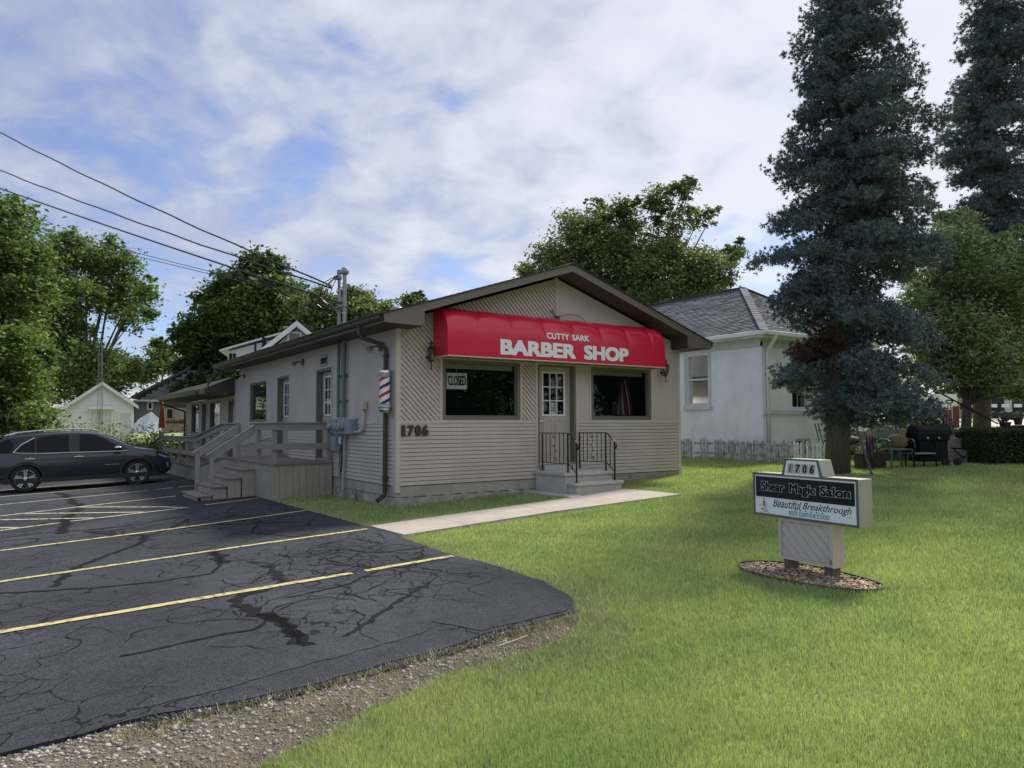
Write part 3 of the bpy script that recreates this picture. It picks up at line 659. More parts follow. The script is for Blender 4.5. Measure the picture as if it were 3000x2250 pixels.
# ------------------------------------------------------------ wall lanterns
lglass = glassmat('lantern_glass', (0.55, 0.60, 0.55), 1.5); lbrown = mat('lantern_bronze', (0.05, 0.048, 0.045), 0.4, var=0.2, metal=0.3)
def lantern(x, z, label):
    t = thing('wall_lantern', label, 'wall lamp', (x, -.02, z), 'pair of coach lanterns on the front wall')
    mb = MB(); mb.box(x-.085, x+.085, -.035, -.016, z-.03, z+.16); mb.box(x-.06, x+.06, -.05, -.035, z-.005, z+.135); obj('mounting_plate', mb, trimM, t, bevel=.006)
    c = (x, -.20, z); mb = MB(); mb.lathe([(.012, -.19), (.022, -.17), (.010, -.15), (.014, -.05), (.045, -.02), (.05, .0)], c, 8); mb.tube([(x, -.05, z+.03), (x, -.12, z-.02), (x, -.20, z-.05)], .014, 6); mb.lathe([(.045, -.0), (.05, .03), (.03, .05)], (x, -.05, z+.03), 10, 'z')
    obj('bracket', mb, lbrown, t)
    mb = MB()
    for k in range(6):
        a = math.pi/3*k; mb.tube([(c[0]+.05*math.cos(a), c[1]+.05*math.sin(a), z), (c[0]+.085*math.cos(a), c[1]+.085*math.sin(a), z+.20)], .005, 4)
    mb.lathe([(.092, .20), (.095, .205), (.05, .245), (.025, .26), (.022, .29), (.04, .30), (.035, .33), (.01, .35), (.006, .38)], c, 12); obj('cage', mb, lbrown, t)
    mb = MB(); mb.lathe([(.046, .005), (.080, .195)], c, 6); obj('lamp_glass', mb, lglass, t)
    return t
lantern(.625, 2.63, 'bronze coach lantern left of the awning above the number 1706')
lantern(6.94, 2.57, 'bronze coach lantern tucked under the right end of the awning')
# ------------------------------------------------------------ concrete porch with iron rails
po = thing('concrete_porch', 'precast concrete front porch with two steps below the door', 'porch steps', (3.8, -.6, 0))
obj('platform', MB().box(3.18, 4.42, -1.03, -.024, 0.0-.05, .355), conc, po, bevel=.008)
obj('platform_slab', MB().box(3.14, 4.46, -1.07, -.024, .357, .43), conc, po, bevel=.012)
obj('step', MB().box(3.24, 4.43, -1.31, -1.032, -.02, .175), conc, po, bevel=.008)
obj('step_slab', MB().box(3.20, 4.47, -1.345, -1.032, .177, .243), conc, po, bevel=.012)
obj('step', MB().box(3.33, 4.24, -.16, -.024, .431, .52), conc, po, bevel=.005)
def iron_rail(x, label):
    t = thing('porch_railing', label, 'railing', (x, -.5, .43), 'pair of black iron porch railings')
    zt, zb_ = 1.215, .60; ys = (-.12, -.97, -1.24)
    for y, zz, top in ((ys[0], .432, zt-.01), (ys[1], .432, zt-.01), (ys[2], .245, zt-.19)):
        mb = MB(); mb.box(x-.0125, x+.0125, y-.0125, y+.0125, zz, top); mb.box(x-.035, x+.035, y-.035, y+.035, zz, zz+.008); obj('post', mb, iron, t)
    pts = [(x, -.06, zt), (x, -.97, zt), (x, -1.02, zt-.01), (x, -1.24, zt-.175), (x, -1.285, zt-.22), (x, -1.30, zt-.26), (x, -1.29, zt-.31), (x, -1.26, zt-.33)]
    mb = MB()
    for a, b in zip(pts, pts[1:]): mb.bar(a, b, .028, .014, up=(1, 0, 0) if False else (0, .3, 1))
    obj('handrail', mb, iron, t)
    mb = MB(); pts = [(x, -.12, zb_), (x, -.97, zb_-.005), (x, -1.02, zb_-.02), (x, -1.24, zb_-.185)]
    for a, b in zip(pts, pts[1:]): mb.bar(a, b, .022, .012, up=(0, .2, 1))
    obj('bottom_rail', mb, iron, t)
    for y in (-.25, -.385, -.70, -.835): obj('baluster', MB().box(x-.006, x+.006, y-.006, y+.006, zb_+.004, zt-.006), iron, t)
    obj('baluster', MB().box(x-.006, x+.006, -1.116, -1.104, zb_-.09, zt-.085), iron, t)
    mb = MB(); sp = []; yc = -.54
    h = zt-zb_
    def spiral(cy, cz, r0, a0, a1, n=14, sh=.25):
        return [(x, cy+r0*(1-(1-sh)*(i/n))*math.cos(a0+(a1-a0)*i/n), cz+r0*(1-(1-sh)*(i/n))*math.sin(a0+(a1-a0)*i/n)) for i in range(n+1)]
    R_ = .058
    top = spiral(yc+.012, zt-.075, R_, math.radians(-20), math.radians(430))
    bot = spiral(yc-.012, zb_+.075, R_, math.radians(160), math.radians(610))
    spine = []
    for i in range(13):
        s_ = i/12; spine.append((x, yc-.046+.09*s_ + (.018*math.sin(math.pi*2*s_)), zt-.09-(h-.18)*s_))
    # viewer sees -Y to the right: the upper scroll opens left, the lower opens right
    mb.tube([(p[0], p[1], p[2]) for p in top][::-1] + spine[1:-1] + [(p[0], p[1], p[2]) for p in bot], .006, 5)
    mb.tube(spiral(yc+.03, zt-.27, .024, math.radians(-60), math.radians(260), 10), .005, 5); mb.tube(spiral(yc-.035, zb_+.24, .024, math.radians(120), math.radians(440), 10), .005, 5)
    obj('scroll', mb, iron, t)
iron_rail(3.30, 'black iron scroll railing on the left side of the porch'); iron_rail(4.31, 'black iron scroll railing on the right side of the porch')
# ------------------------------------------------------------ barber pole
bp = thing('barber_pole', 'striped red white and blue barber pole with chrome ends at the corner', 'barber pole', (-.19, .35, 2.0))
bc = (-.160, .175, 0); whiteS = mat('pole_white', (0.80, 0.81, 0.82), 0.25, var=0.02); redS = mat('pole_red', (0.42, 0.02, 0.04), 0.25, var=0.03); blueS = mat('pole_blue', (0.012, 0.03, 0.12), 0.25, var=0.03)
r_, zA, zB = .098, 1.79, 2.29; nA, nZ = 48, 60
V = []; Fq = []; Mi = []
for j in range(nZ+1):
    for i in range(nA):
        a = 2*math.pi*i/nA; V.append((bc[0]+r_*math.cos(a), bc[1]+r_*math.sin(a), zA+(zB-zA)*j/nZ))
for j in range(nZ):
    for i in range(nA):
        Fq.append((j*nA+i, j*nA+(i+1) % nA, (j+1)*nA+(i+1) % nA, (j+1)*nA+i))
        ph = ((i+.5)/nA*1.0 - (j+.5)/nZ*1.62+.02) % 1.0; ph = (ph*2) % 2; s_ = ph % 1.0
        Mi.append((1 if ph < 1 else 2) if s_ < .42 else 0)
raw('striped_cylinder', np.array(V), np.array(Fq), [whiteS, redS, blueS], bp, mi=Mi, smooth=True)
obj('top_collar', MB().lathe([(.105, 2.29), (.112, 2.295), (.112, 2.315), (.122, 2.32), (.122, 2.345), (.11, 2.35)], bc, 28), alum, bp, smooth=False)
obj('top_dome', MB().lathe([(.108, 2.35), (.109, 2.385), (.103, 2.41), (.09, 2.432), (.06, 2.446), (.02, 2.452)], bc, 28), chrome, bp, smooth=True)
obj('bottom_collar', MB().lathe([(.11, 1.71), (.135, 1.715), (.14, 1.73), (.135, 1.765), (.115, 1.785), (.10, 1.79)], bc, 28), alum, bp)
obj('bottom_dome', MB().lathe([(.02, 1.61), (.055, 1.617), (.09, 1.642), (.112, 1.675), (.117, 1.71)], bc, 28), chrome, bp, smooth=True)
mb = MB(); mb.box(-.05, -.021, .10, .14, 1.55, 2.42); mb.box(-.16, -.02, .12, .20, 2.31, 2.335); mb.box(-.16, -.02, .12, .20, 1.735, 1.76); obj('wall_bracket', mb, galv, bp)
# ------------------------------------------------------------ flood lights on the side wall
def flood(y, z, label, head=2):
    t = thing('flood_light', label, 'flood light', (-.02, y, z), 'flood lights on the side wall')
    mb = MB(); mb.lathe([(.05, 0), (.055, .02), (.02, .03)], (-.04, y, z), 12, 'x'); mb.box(-.035, -.014, y-.07, y+.07, z-.09, z+.07); obj('base', mb, brownM, t)
    mb = MB(); mb.tube([(-.05, y, z), (-.13, y, z), (-.17, y+.03, z-.03)], .014, 6); obj('arm', mb, iron, t)
    mb = MB(); mb.lathe([(.025, 0), (.035, .04), (.065, .12), (.068, .125)], (0, 0, 0), 14)
    rot = Matrix.Rotation(math.radians(-125), 3, 'Y') @ Matrix.Rotation(math.radians(10), 3, 'X')
    mb.v = [tuple(rot @ Vector(p)+Vector((-.16, y+.02, z-.01))) for p in mb.v]; obj('lamp_head', mb, galv if head == 2 else iron, t)
flood(.70, 2.93, 'twin head flood light on the side wall near the front corner')
flood(5.40, 2.98, 'white faced flood light between the two deck doors under the eave', 2)
flood(11.10, 2.96, 'dark flood light at the rear corner of the tall side wall', 1)
# small sign above the first side door
sg = thing('wall_sign', 'small square blue and white barber shop sign above the deck door', 'sign', (-.03, 3.9, 2.83))
signB = mat('sign_navy', (0.02, 0.035, 0.07), 0.5, var=0.1)
mb = MB(); rect(mb, -4.10, -3.69, 2.765, 3.02, S0, .014, .022); obj('plate', mb, signB, sg)
mb = MB()
for i in range(9):
    a = -4.085+i*.045; mb.prism([(a, 2.965), (a+.018, 2.965), (a+.008, 3.01), (a-.01, 3.01)], S0, .0225, .024); mb.prism([(a, 2.775), (a+.018, 2.775), (a+.03, 2.815), (a+.012, 2.815)], S0, .0225, .024)
obj('striped_border', mb, letterW, sg)
put_text('lettering', 'BARBER', lambda a, b, c: S0(-4.04+a, 2.895+b, .0245), letterW, sg, width=.29, height=.05, bold=.003)
put_text('lettering', 'SHOP', lambda a, b, c: S0(-3.98+a, 2.83+b, .0245), letterW, sg, width=.18, height=.045, bold=.003)
# ------------------------------------------------------------ electric service
def pipe(name, label, pts, r, m, cat='pipe', group=None, extra=None):
    mb = MB(); mb.tube(pts, r, 10)
    if extra: extra(mb)
    return tag(obj(name, mb, m), label, cat, group)
steel = mat('service_steel', (0.16, 0.19, 0.21), 0.5, var=0.15, metal=0.3)
def clamps(y, zs, r):
    def f(mb):
        for z in zs: mb.box(-.05-r-.01, -.014, y-r-.03, y+r+.03, z, z+.035)
    return f
mast = []
for (y, top, r, lab) in ((2.80, 4.63, .034, 'taller rear grey service mast with weatherhead'), (2.47, 4.50+.2, .042, 'front grey service mast with domed weatherhead')):
    t = thing('service_mast', lab+' rising through the eave', 'service mast', (-.07, y, 1.5), 'two electric service masts')
    mb = MB(); mb.tube([(-.075, y, 1.56), (-.075, y, 3.18)], r, 12); clamps(y, (1.9, 2.45), r)(mb); obj('pipe', mb, steel, t, smooth=False)
    mb = MB(); mb.tube([(-.075, y, 3.18), (-.075, y, top-.05)], r, 12); obj('pipe', mb, galv, t)
    s = 1.0 if y < 2.6 else .7
    mb = MB(); mb.lathe([(.06*s, -.05), (.085*s, -.02), (.09*s, .03), (.07*s, .09), (.03*s, .12)], (-.075, y, top), 14); mb.box(-.075-.16*s, -.075, y-.06*s, y+.06*s, top-.04, top+.04); obj('weatherhead', mb, galv, t, smooth=False, bevel=.01)
pole_strap = MB(); pole_strap.box(-.16, -.02, 2.42, 2.86, 3.95, 3.97); tag(obj('mast_bracket', pole_strap, galv), 'flat steel bracket tying the two service masts above the roof', 'bracket')
grayM = mat('meter_box_grey', (0.30, 0.34, 0.41), 0.5, var=0.08, metal=0.2); mglass = mat('meter_dial', (0.30, 0.34, 0.28), 0.15, var=0.2)
def meter(y, z, p):
    mb = MB(); mb.lathe([(.085, 0), (.09, .02), (.078, .03)], (-.165, y, z), 18, 'x'); mb.v = [(-.33-a, b, c) for a, b, c in mb.v]; r1 = obj('meter_ring', mb, galv, p)
    mb = MB(); mb.lathe([(.074, .03), (.074, .11), (.06, .13), (.02, .132)], (0, 0, 0), 18, 'x'); mb.v = [(-.165-a, y+b, z+c) for a, b, c in mb.v]; obj('meter_dial', mb, mglass, r1, smooth=False)
bx = thing('meter_cabinet', 'wide grey electric meter cabinet with two round meters', 'meter box', (-.08, 2.2, 1.35))
obj('cabinet', MB().box(-.165, -.02, 1.92, 2.62, 1.21, 1.52), grayM, bx, bevel=.006)
obj('side_board', MB().box(-.03, -.014, 1.83, 1.915, 1.18, 1.55), galv, bx)
meter(2.50, 1.36, bx); meter(2.28, 1.36, bx)
bx = thing('meter_cabinet', 'narrow grey meter box with one round meter beside the deck rail', 'meter box', (-.08, 2.9, 1.35))
obj('cabinet', MB().box(-.165, -.02, 2.70, 3.02, 1.24, 1.53), grayM, bx, bevel=.006); meter(2.88, 1.38, bx)
bx = thing('disconnect_box', 'tall blue grey disconnect box below the meters', 'electric box', (-.08, 2.9, 1.0))
obj('box', MB().box(-.15, -.02, 2.74, 3.02, .83, 1.16), grayM, bx, bevel=.006); obj('hinge_lid', MB().box(-.16, -.151, 2.75, 3.01, .85, 1.15), grayM, bx, bevel=.003)
bx = thing('disconnect_box', 'small grey electric box with white label under the wide meter cabinet', 'electric box', (-.08, 2.55, 1.05))
obj('box', MB().box(-.11, -.02, 2.52, 2.67, .97, 1.18), galv, bx, bevel=.005); obj('label_plate', MB().box(-.113, -.111, 2.55, 2.64, 1.0, 1.14), paperM, bx)
bx = thing('junction_box', 'grey junction box on the upper side wall with bent conduit below it', 'electric box', (-.06, 1.42, 1.8))
obj('box', MB().box(-.10, -.02, 1.32, 1.49, 1.71, 1.89), trimM, bx, bevel=.005)
mb = MB(); mb.tube([(-.06, 1.42, 1.71), (-.06, 1.42, 1.42), (-.06, 1.46, 1.31), (-.06, 1.55, 1.26), (-.06, 1.92, 1.25)], .028, 10); obj('conduit', mb, trimM, bx, smooth=True)
pipe('conduit', 'long pale grey conduit from the meter cabinet into the ground', [(-.07, 2.40, 1.21), (-.07, 2.43, .6), (-.075, 2.47, .2), (-.08, 2.48, -.22)], .03, mat('conduit_grey', (0.36, 0.36, 0.34), .5), 'conduit')
pipe('conduit', 'short conduit below the disconnect box ending in a small grey box', [(-.06, 2.80, .83), (-.06, 2.80, .55)], .02, mat('conduit_grey2', (0.40, 0.42, 0.44), .5), 'conduit', extra=lambda mb: mb.box(-.09, -.02, 2.74, 2.88, .32, .56))
mb = MB()
for k in range(3): mb.tube([(-.05, 2.62-.02*k, .97), (-.06, 2.62-.03*k, .6), (-.07, 2.58, .48-.04*k), (-.06, 2.68, .42-.03*k), (-.05, 2.74, .55), (-.05, 2.71, .9)], .007, 5)
tag(obj('cable_loop', mb, iron), 'coil of black cable hanging beside the long conduit', 'cable')
pipe('wire', 'thin grey wire curling down the foundation below the small box', [(-.03, 2.72, .32), (-.03, 2.70, .15), (-.05, 2.66, -.02), (-.09, 2.75, -.08), (-.1, 2.85, 0.0), (-.08, 2.8, .04)], .005, iron, 'wire')
# drip loops at the masts
mb = MB()
for k, (dy, dz) in enumerate(((0, 0), (.05, -.05), (.1, .02), (-.04, -.1), (.14, -.14))):
    mb.tube([(-.22, 2.5+dy*.5, 4.63), (-.36-dy, 2.62+dy, 4.45+dz), (-.40-dy, 2.72+dy, 4.15+dz), (-.28, 2.66+dy, 3.98+dz), (-.22-dy*2, 2.85+dy, 4.04), (-.45-dy*2, 3.0+dy, 4.16+dz)], .009, 5)
tag(obj('drip_loops', mb, iron), 'tangle of black drip loop cables hanging from the weatherheads', 'cable')
# ------------------------------------------------------------ deck, ramp and stairs
dk = thing('side_deck', 'grey skirted wooden deck with ramp and brown boards along the side wall', 'deck', (-.7, 3.3, 0))
DX, DY0 = -1.345, 3.235; DZ = .575
def topz(y):
    if y < 7.6: return DZ
    if y < 11.4: return DZ+(.155-DZ)*(y-7.6)/3.8
    return .155
n = 10; w_ = (1.34-.03)/n      # deck boards run along the wall
for k in range(n):
    x0 = DX-.03+k*(abs(DX)+.03-.02)/n; x1 = x0+(abs(DX)+.01)/n-.006
    for (ya, yb) in ((DY0-.03, 7.6), (7.6, 11.4), (11.4, 18.2)):
        mb = MB(); mb.add([(x0, ya, topz(ya)-.03), (x1, ya, topz(ya)-.03), (x1, yb-.002, topz(yb-.002)-.03), (x0, yb-.002, topz(yb-.002)-.03), (x0, ya, topz(ya)), (x1, ya, topz(ya)), (x1, yb-.002, topz(yb-.002)), (x0, yb-.002, topz(yb-.002))],
               [(0,3,2,1), (4,5,6,7), (0,1,5,4), (1,2,6,5), (2,3,7,6), (3,0,4,7)]); obj('deck_board', mb, treadM, dk)
# skirt planks: right end (facing the street) and long side
xs = np.linspace(DX, -.03, 10)
for a, b in zip(xs, xs[1:]):
    obj('skirt_plank', MB().box(a+.003, b-.003, DY0, DY0+.022, G(a, DY0)-.02+random.random()*.02, DZ-.032), skirtM, dk)
y = DY0+.024
while y < 18.1:
    e = y+.142; mb = MB(); za, zb_ = topz(y)-.033, topz(min(e, 18.2))-.033
    mb.add([(DX, y+.003, G(DX, y)-.03), (DX+.02, y+.003, G(DX, y)-.03), (DX+.02, e-.003, G(DX, y)-.03), (DX, e-.003, G(DX, y)-.03), (DX, y+.003, za), (DX+.02, y+.003, za), (DX+.02, e-.003, zb_), (DX, e-.003, zb_)],
           [(0,3,2,1), (4,5,6,7), (0,1,5,4), (1,2,6,5), (2,3,7,6), (3,0,4,7)]); obj('skirt_plank', mb, skirtM, dk); y = e
def post(x, y, z0, z1, w=.09): obj('rail_post', MB().box(x-w/2, x+w/2, y-w/2, y+w/2, z0, z1), deckpaint, dk, bevel=.004)
def rail(a, b, h=.14, w=.036, cap=True, nm='rail_board'):
    mb = MB(); a = np.array(a); b = np.array(b); mb.add([tuple(p) for p in (a+[0,0,-h], b+[0,0,-h], b, a)] + [tuple(p) for p in (a+[w,0,-h], b+[w,0,-h], b+[w,0,0], a+[w,0,0])], [(0,1,2,3), (7,6,5,4), (0,4,5,1), (1,5,6,2), (2,6,7,3), (3,7,4,0)])
    obj(nm, mb, deckpaint, dk, bevel=.003)
    if cap:
        c = a+np.array([w/2, 0, .015]); d = b+np.array([w/2, 0, .015]); mb = MB(); mb.bar(c, d, .13, .028); obj('rail_cap', mb, deckpaint, dk, bevel=.004)
RX = DX-.0
# right end rail (faces the street)
for zt, h in ((1.435, .14), (1.01, .135)):
    obj('rail_board', MB().box(RX-.02, .0-.03, DY0-.036, DY0, zt-h, zt), deckpaint, dk, bevel=.003)
obj('rail_cap', MB().box(RX-.05, -.03, DY0-.075, DY0+.055, 1.436, 1.464), deckpaint, dk, bevel=.004)
for x in (RX+.047, -.10): post(x, DY0+.05, DZ-.0, 1.434)
# outer rail near part, beside the stairs
rail((RX-.037, DY0-.03, 1.435), (RX-.037, 4.56, 1.435)); rail((RX-.037, DY0+.0, 1.01), (RX-.037, 4.60, 1.01), h=.135, cap=False)
for yy in (4.50,): post(RX+.045, yy, DZ, 1.434)
# outer rail beyond the stairs
rail((RX-.037, 6.25, 1.435), (RX-.037, 7.66, 1.435)); rail((RX-.037, 7.66, 1.435), (RX-.037, 11.3, 1.04)); rail((RX-.037, 11.3, 1.04), (RX-.037, 17.6, 1.0)); rail((RX-.037, 17.6, 1.0), (RX-.037, 20.6, .58))
rail((RX-.037, 11.35, .60), (RX-.037, 17.4, .60), h=.135, cap=False); rail((RX-.037, 7.7, .98), (RX-.037, 11.3, .62), h=.12, cap=False); rail((RX-.037, 6.3, 1.01), (RX-.037, 7.7, .985), h=.12, cap=False)
for yy, zt in ((6.3, 1.43), (7.66, 1.42), (9.5, 1.22), (11.25, 1.03), (12.9, 1.02), (14.4, 1.01), (16.0, 1.0), (17.5, .99)): post(RX+.045, yy, topz(yy), zt)
# inner rail of the ramp against the wall seen through the outer one
mb = MB(); mb.tube([(-.10, 7.8, 1.05), (-.10, 11.2, .72)], .018, 6); obj('hand_grip', mb, deckpaint, dk)
# stairs
SY0, SY1 = 4.60, 6.20
steps = [(-2.58, -.14), (-2.27, .045), (-1.955, .225), (-1.65, .405)]
for k, (xf, zt) in enumerate(steps):
    xe = steps[k+1][0] if k < 3 else DX-.002
    for j in range(2):
        wdt = (xe+.0-xf+.03)/2; obj('tread_board', MB().box(xf-.03+j*wdt, xf-.03+(j+1)*wdt-.005, SY0-.03, SY1+.02, zt-.032, zt), treadM, dk, bevel=.004)
    obj('riser_board', MB().box(xf, xf+.02, SY0+.001, SY1-.01, (steps[k-1][1]+.001) if k else G(xf, SY0)-.04, zt-.034), skirtM, dk)
    m_ = 2; xw = (xe-xf-.022)/m_
    for j in range(m_):
        obj('skirt_plank', MB().box(xf+.021+j*xw+.002, xf+.021+(j+1)*xw-.002, SY0, SY0+.02, G(xf, SY0)-.04, zt-.034), skirtM, dk)
    obj('skirt_plank', MB().box(xf+.021, xe-.001, SY1-.03, SY1-.01, G(xf, SY1)-.04, zt-.034), skirtM, dk)
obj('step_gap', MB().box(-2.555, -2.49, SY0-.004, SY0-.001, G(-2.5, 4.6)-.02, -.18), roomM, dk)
for yy in (SY0-.005, SY1-.05):
    post(-2.27, yy+.04, -.139, .735, .09)
    a = np.array((-2.41, yy+.02, .735)); b = np.array((-1.36, yy+.02, 1.405))
    mb = MB(); h = .17
    mb.add([tuple(p) for p in (np.array((-2.24, yy-.04, .82-h)), np.array((-1.36, yy-.04, 1.385-h)), np.array((-1.36, yy-.04, 1.385)), np.array((-2.24, yy-.04, .82)))]+[tuple(p) for p in (np.array((-2.24, yy-.004, .82-h)), np.array((-1.36, yy-.004, 1.385-h)), np.array((-1.36, yy-.004, 1.385)), np.array((-2.24, yy-.004, .82)))], [(0,1,2,3), (7,6,5,4), (0,4,5,1), (1,5,6,2), (2,6,7,3), (3,7,4,0)])
    obj('rail_board', mb, deckpaint, dk, bevel=.003)
    mb = MB(); mb.bar(a, b, .11, .03); obj('rail_cap', mb, deckpaint, dk, bevel=.006)
# ------------------------------------------------------------ ground
def gmat():
    m = mat('lawn_soil', (0.27, 0.29, 0.115), 0.95, col2=(0.185, 0.22, 0.085), scale=2.2, bump=0.8, bscale=60, fine=0.35)
    return m
gx = np.concatenate([np.linspace(-260, -30, 12), np.linspace(-28, 45, 74), np.linspace(50, 300, 12)]); gy = np.concatenate([np.linspace(-80, -20, 12), np.linspace(-19, 40, 60), np.linspace(50, 500, 20)])
XX, YY = np.meshgrid(gx, gy); Vg = np.stack([XX.ravel(), YY.ravel(), (Gv(XX, YY)-.03).ravel()], 1); nx_ = len(gx)
ii, jj = np.meshgrid(np.arange(nx_-1), np.arange(len(gy)-1)); b0 = (jj*nx_+ii).ravel(); Fg = np.stack([b0, b0+1, b0+nx_+1, b0+nx_], 1)
raw('ground', Vg, Fg, gmat(), kind='structure', smooth=True)
ASPH = [(-1.36, 3.5), (-1.40, -2.03), (-1.44, -3.1), (-1.55, -4.27), (-1.61, -4.97), (-1.55, -5.85), (-1.62, -6.68), (-1.74, -7.19), (-1.87, -7.5), (-2.07, -7.71), (-2.42, -7.77), (-2.89, -7.72), (-3.14, -7.82), (-3.5, -7.85), (-3.76, -7.83), (-4.1, -7.89), (-4.51, -7.88), (-4.81, -7.86), (-5.12, -7.75), (-5.47, -7.78), (-5.82, -7.80), (-6.6, -7.85), (-8, -7.9), (-14, -8.3), (-30, -9), (-30, 29.9), (-7, 29.9), (-6.2, 18.6), (-1.36, 18.4)]
def jag(poly, step=.12, amp=.018, upto=None):
    out = []
    for i in range(len(poly)):
        p, q = np.array(poly[i]), np.array(poly[(i+1) % len(poly)]); L_ = np.linalg.norm(q-p)
        k = max(1, int(L_/step)) if (upto is None or i < upto) else 1
        for j in range(k):
            t = j/k; r = p+(q-p)*t
            if 0 < j or True: r = r+(rng.random(2)-.5)*2*amp*(1 if k > 1 else 0)
            out.append(tuple(r))
    return out
def sheet(name, poly, off, m, depth=.06, kind='structure', parent=None):
    from mathutils.geometry import tessellate_polygon
    n = len(poly); mb = MB()
    vs = [(a, b, G(a, b)+off) for a, b in poly]
    tris = tessellate_polygon([[Vector((a, b, 0)) for a, b in poly]])
    mb.add(vs, [tuple(t) for t in tris]); mb.add([(a, b, G(a, b)+off) for a, b in poly]+[(a, b, G(a, b)+off-depth) for a, b in poly], [(i, (i+1) % n, n+(i+1) % n, n+i) for i in range(n)])
    o = obj(name, mb, m, parent)
    if kind and parent is None: o['kind'] = kind
    return o
def asphalt_mat(name, col, crack=True):
    m = mat(name, col, 0.85, var=0.16, scale=0.55, fine=0.3, bump=0.7, bscale=120, spec=0.16)
    nt = m.node_tree; N = nt.nodes; L = nt.links; bs = N['Principled BSDF']; src = bs.inputs['Base Color'].links[0].from_socket
    tc = N.new('ShaderNodeTexCoord')
    def mul(src, fo, lo, hi, a=0.0, b=1.0):
        r = N.new('ShaderNodeMapRange'); r.inputs[1].default_value = a; r.inputs[2].default_value = b; r.inputs[3].default_value = lo; r.inputs[4].default_value = hi; L.new(fo, r.inputs[0])
        h = N.new('ShaderNodeMixRGB'); h.blend_type = 'MULTIPLY'; h.inputs[0].default_value = 1; L.new(src, h.inputs[1]); L.new(r.outputs[0], h.inputs[2]); return h.outputs[0]
    # aggregate speckle
    sp = N.new('ShaderNodeTexVoronoi'); sp.inputs['Scale'].default_value = 95; L.new(tc.outputs['Object'], sp.inputs[0]); src = mul(src, sp.outputs['Color'], .6, 1.6, .1, .95)
    big = N.new('ShaderNodeTexNoise'); big.inputs['Scale'].default_value = .35; big.inputs['Detail'].default_value = 5; L.new(tc.outputs['Object'], big.inputs[0]); src = mul(src, big.outputs[0], .72, 1.32, .3, .7)
    if crack:
        nz = N.new('ShaderNodeTexNoise'); nz.inputs['Scale'].default_value = 3; nz.inputs['Detail'].default_value = 5; L.new(tc.outputs['Object'], nz.inputs[0])
        ad = N.new('ShaderNodeMixRGB'); ad.blend_type = 'ADD'; ad.inputs[0].default_value = .38; L.new(tc.outputs['Object'], ad.inputs[1]); L.new(nz.outputs['Color'], ad.inputs[2])
        vo = N.new('ShaderNodeTexVoronoi'); vo.feature = 'DISTANCE_TO_EDGE'; vo.inputs['Scale'].default_value = 2.6; L.new(ad.outputs[0], vo.inputs[0])
        mk = N.new('ShaderNodeTexNoise'); mk.inputs['Scale'].default_value = .42; mk.inputs['Detail'].default_value = 2; L.new(tc.outputs['Object'], mk.inputs[0])
        th = N.new('ShaderNodeMapRange'); th.inputs[1].default_value = .42; th.inputs[2].default_value = .56; th.inputs[3].default_value = 0; th.inputs[4].default_value = .017; L.new(mk.outputs[0], th.inputs[0])
        lt = N.new('ShaderNodeMath'); lt.operation = 'LESS_THAN'; L.new(vo.outputs['Distance'], lt.inputs[0]); L.new(th.outputs[0], lt.inputs[1]); src = mul(src, lt.outputs[0], 1.0, .22)
    L.new(src, bs.inputs['Base Color']); return m
asphM = asphalt_mat('sealed_asphalt', (0.043, 0.047, 0.057)); sealM = asphalt_mat('crack_filler', (0.0085, 0.0085, 0.010), False)
lot = sheet('parking_lot', jag(ASPH, upto=23), 0.0, asphM)
patch = asphalt_mat('asphalt_patch', (0.046, 0.050, 0.059), False)
sheet('asphalt_patch', jag([(-5.20, -7.63), (-4.95, -7.32), (-4.25, -7.05), (-3.75, -6.98), (-3.2, -6.9), (-3.05, -7.18), (-3.2, -7.42), (-4.0, -7.52), (-4.7, -7.62)], .1, .02), .004, patch, .006, parent=lot)
sheet('asphalt_patch', jag([(-1.9, -5.35), (-1.56, -5.35), (-1.57, -5.9), (-1.66, -6.68), (-1.8, -7.19), (-2.1, -7.68), (-2.9, -7.68), (-3.15, -7.0), (-2.75, -6.4)], .1, .015), .0045, patch, .006, parent=lot)
yel = mat('yellow_line_paint', (0.50, 0.41, 0.18), 0.7, col2=(0.05, 0.047, 0.040), scale=16, fine=0.3, lo=.50, hi=.66)
yel2 = mat('worn_cream_line_paint', (0.50, 0.44, 0.30), 0.7, col2=(0.05, 0.048, 0.045), scale=12, fine=0.3, lo=.52, hi=.66)
def strip(name, pts, w, off, m, parent, amp=.012, wob=.006, step=.15, skip=0.0, wf=None):
    mb = MB(); P = []
    for a, b in zip(pts, pts[1:]):
        a, b = np.array(a, float), np.array(b, float); k = max(1, int(np.linalg.norm(b-a)/step))
        for j in range(k): P.append(a+(b-a)*j/k)
    P.append(np.array(pts[-1], float)); n = len(P); vs = []
    for i in range(n):
        d = P[min(i+1, n-1)]-P[max(i-1, 0)]; d /= np.linalg.norm(d); s = np.array([-d[1], d[0]]); ww = w*(wf[0]+(wf[1]-wf[0])*i/(n-1) if wf else 1)
        c = P[i]+s*(random.random()-.5)*wob*2
        for q in (1, -1):
            e = c+s*q*(ww/2+(random.random()-.5)*amp); vs.append((e[0], e[1], G(e[0], e[1])+off))
    fs = [(2*i, 2*i+1, 2*i+3, 2*i+2) for i in range(n-1) if random.random() >= skip]
    mb.add(vs, fs); return obj(name, mb, m, parent, fix=False)
Lp = dict(m=yel, parent=lot)
strip('parking_line', [(-9.5, -5.12), (-5.87, -5.09), (-2.72, -5.03), (-1.63, -5.0)], .105, .008, yel, lot, skip=.015)
strip('parking_line', [(-9.5, -2.95), (-5.92, -2.62), (-3.3, -2.36), (-1.52, -2.25)], .10, .008, yel, lot, skip=.02)
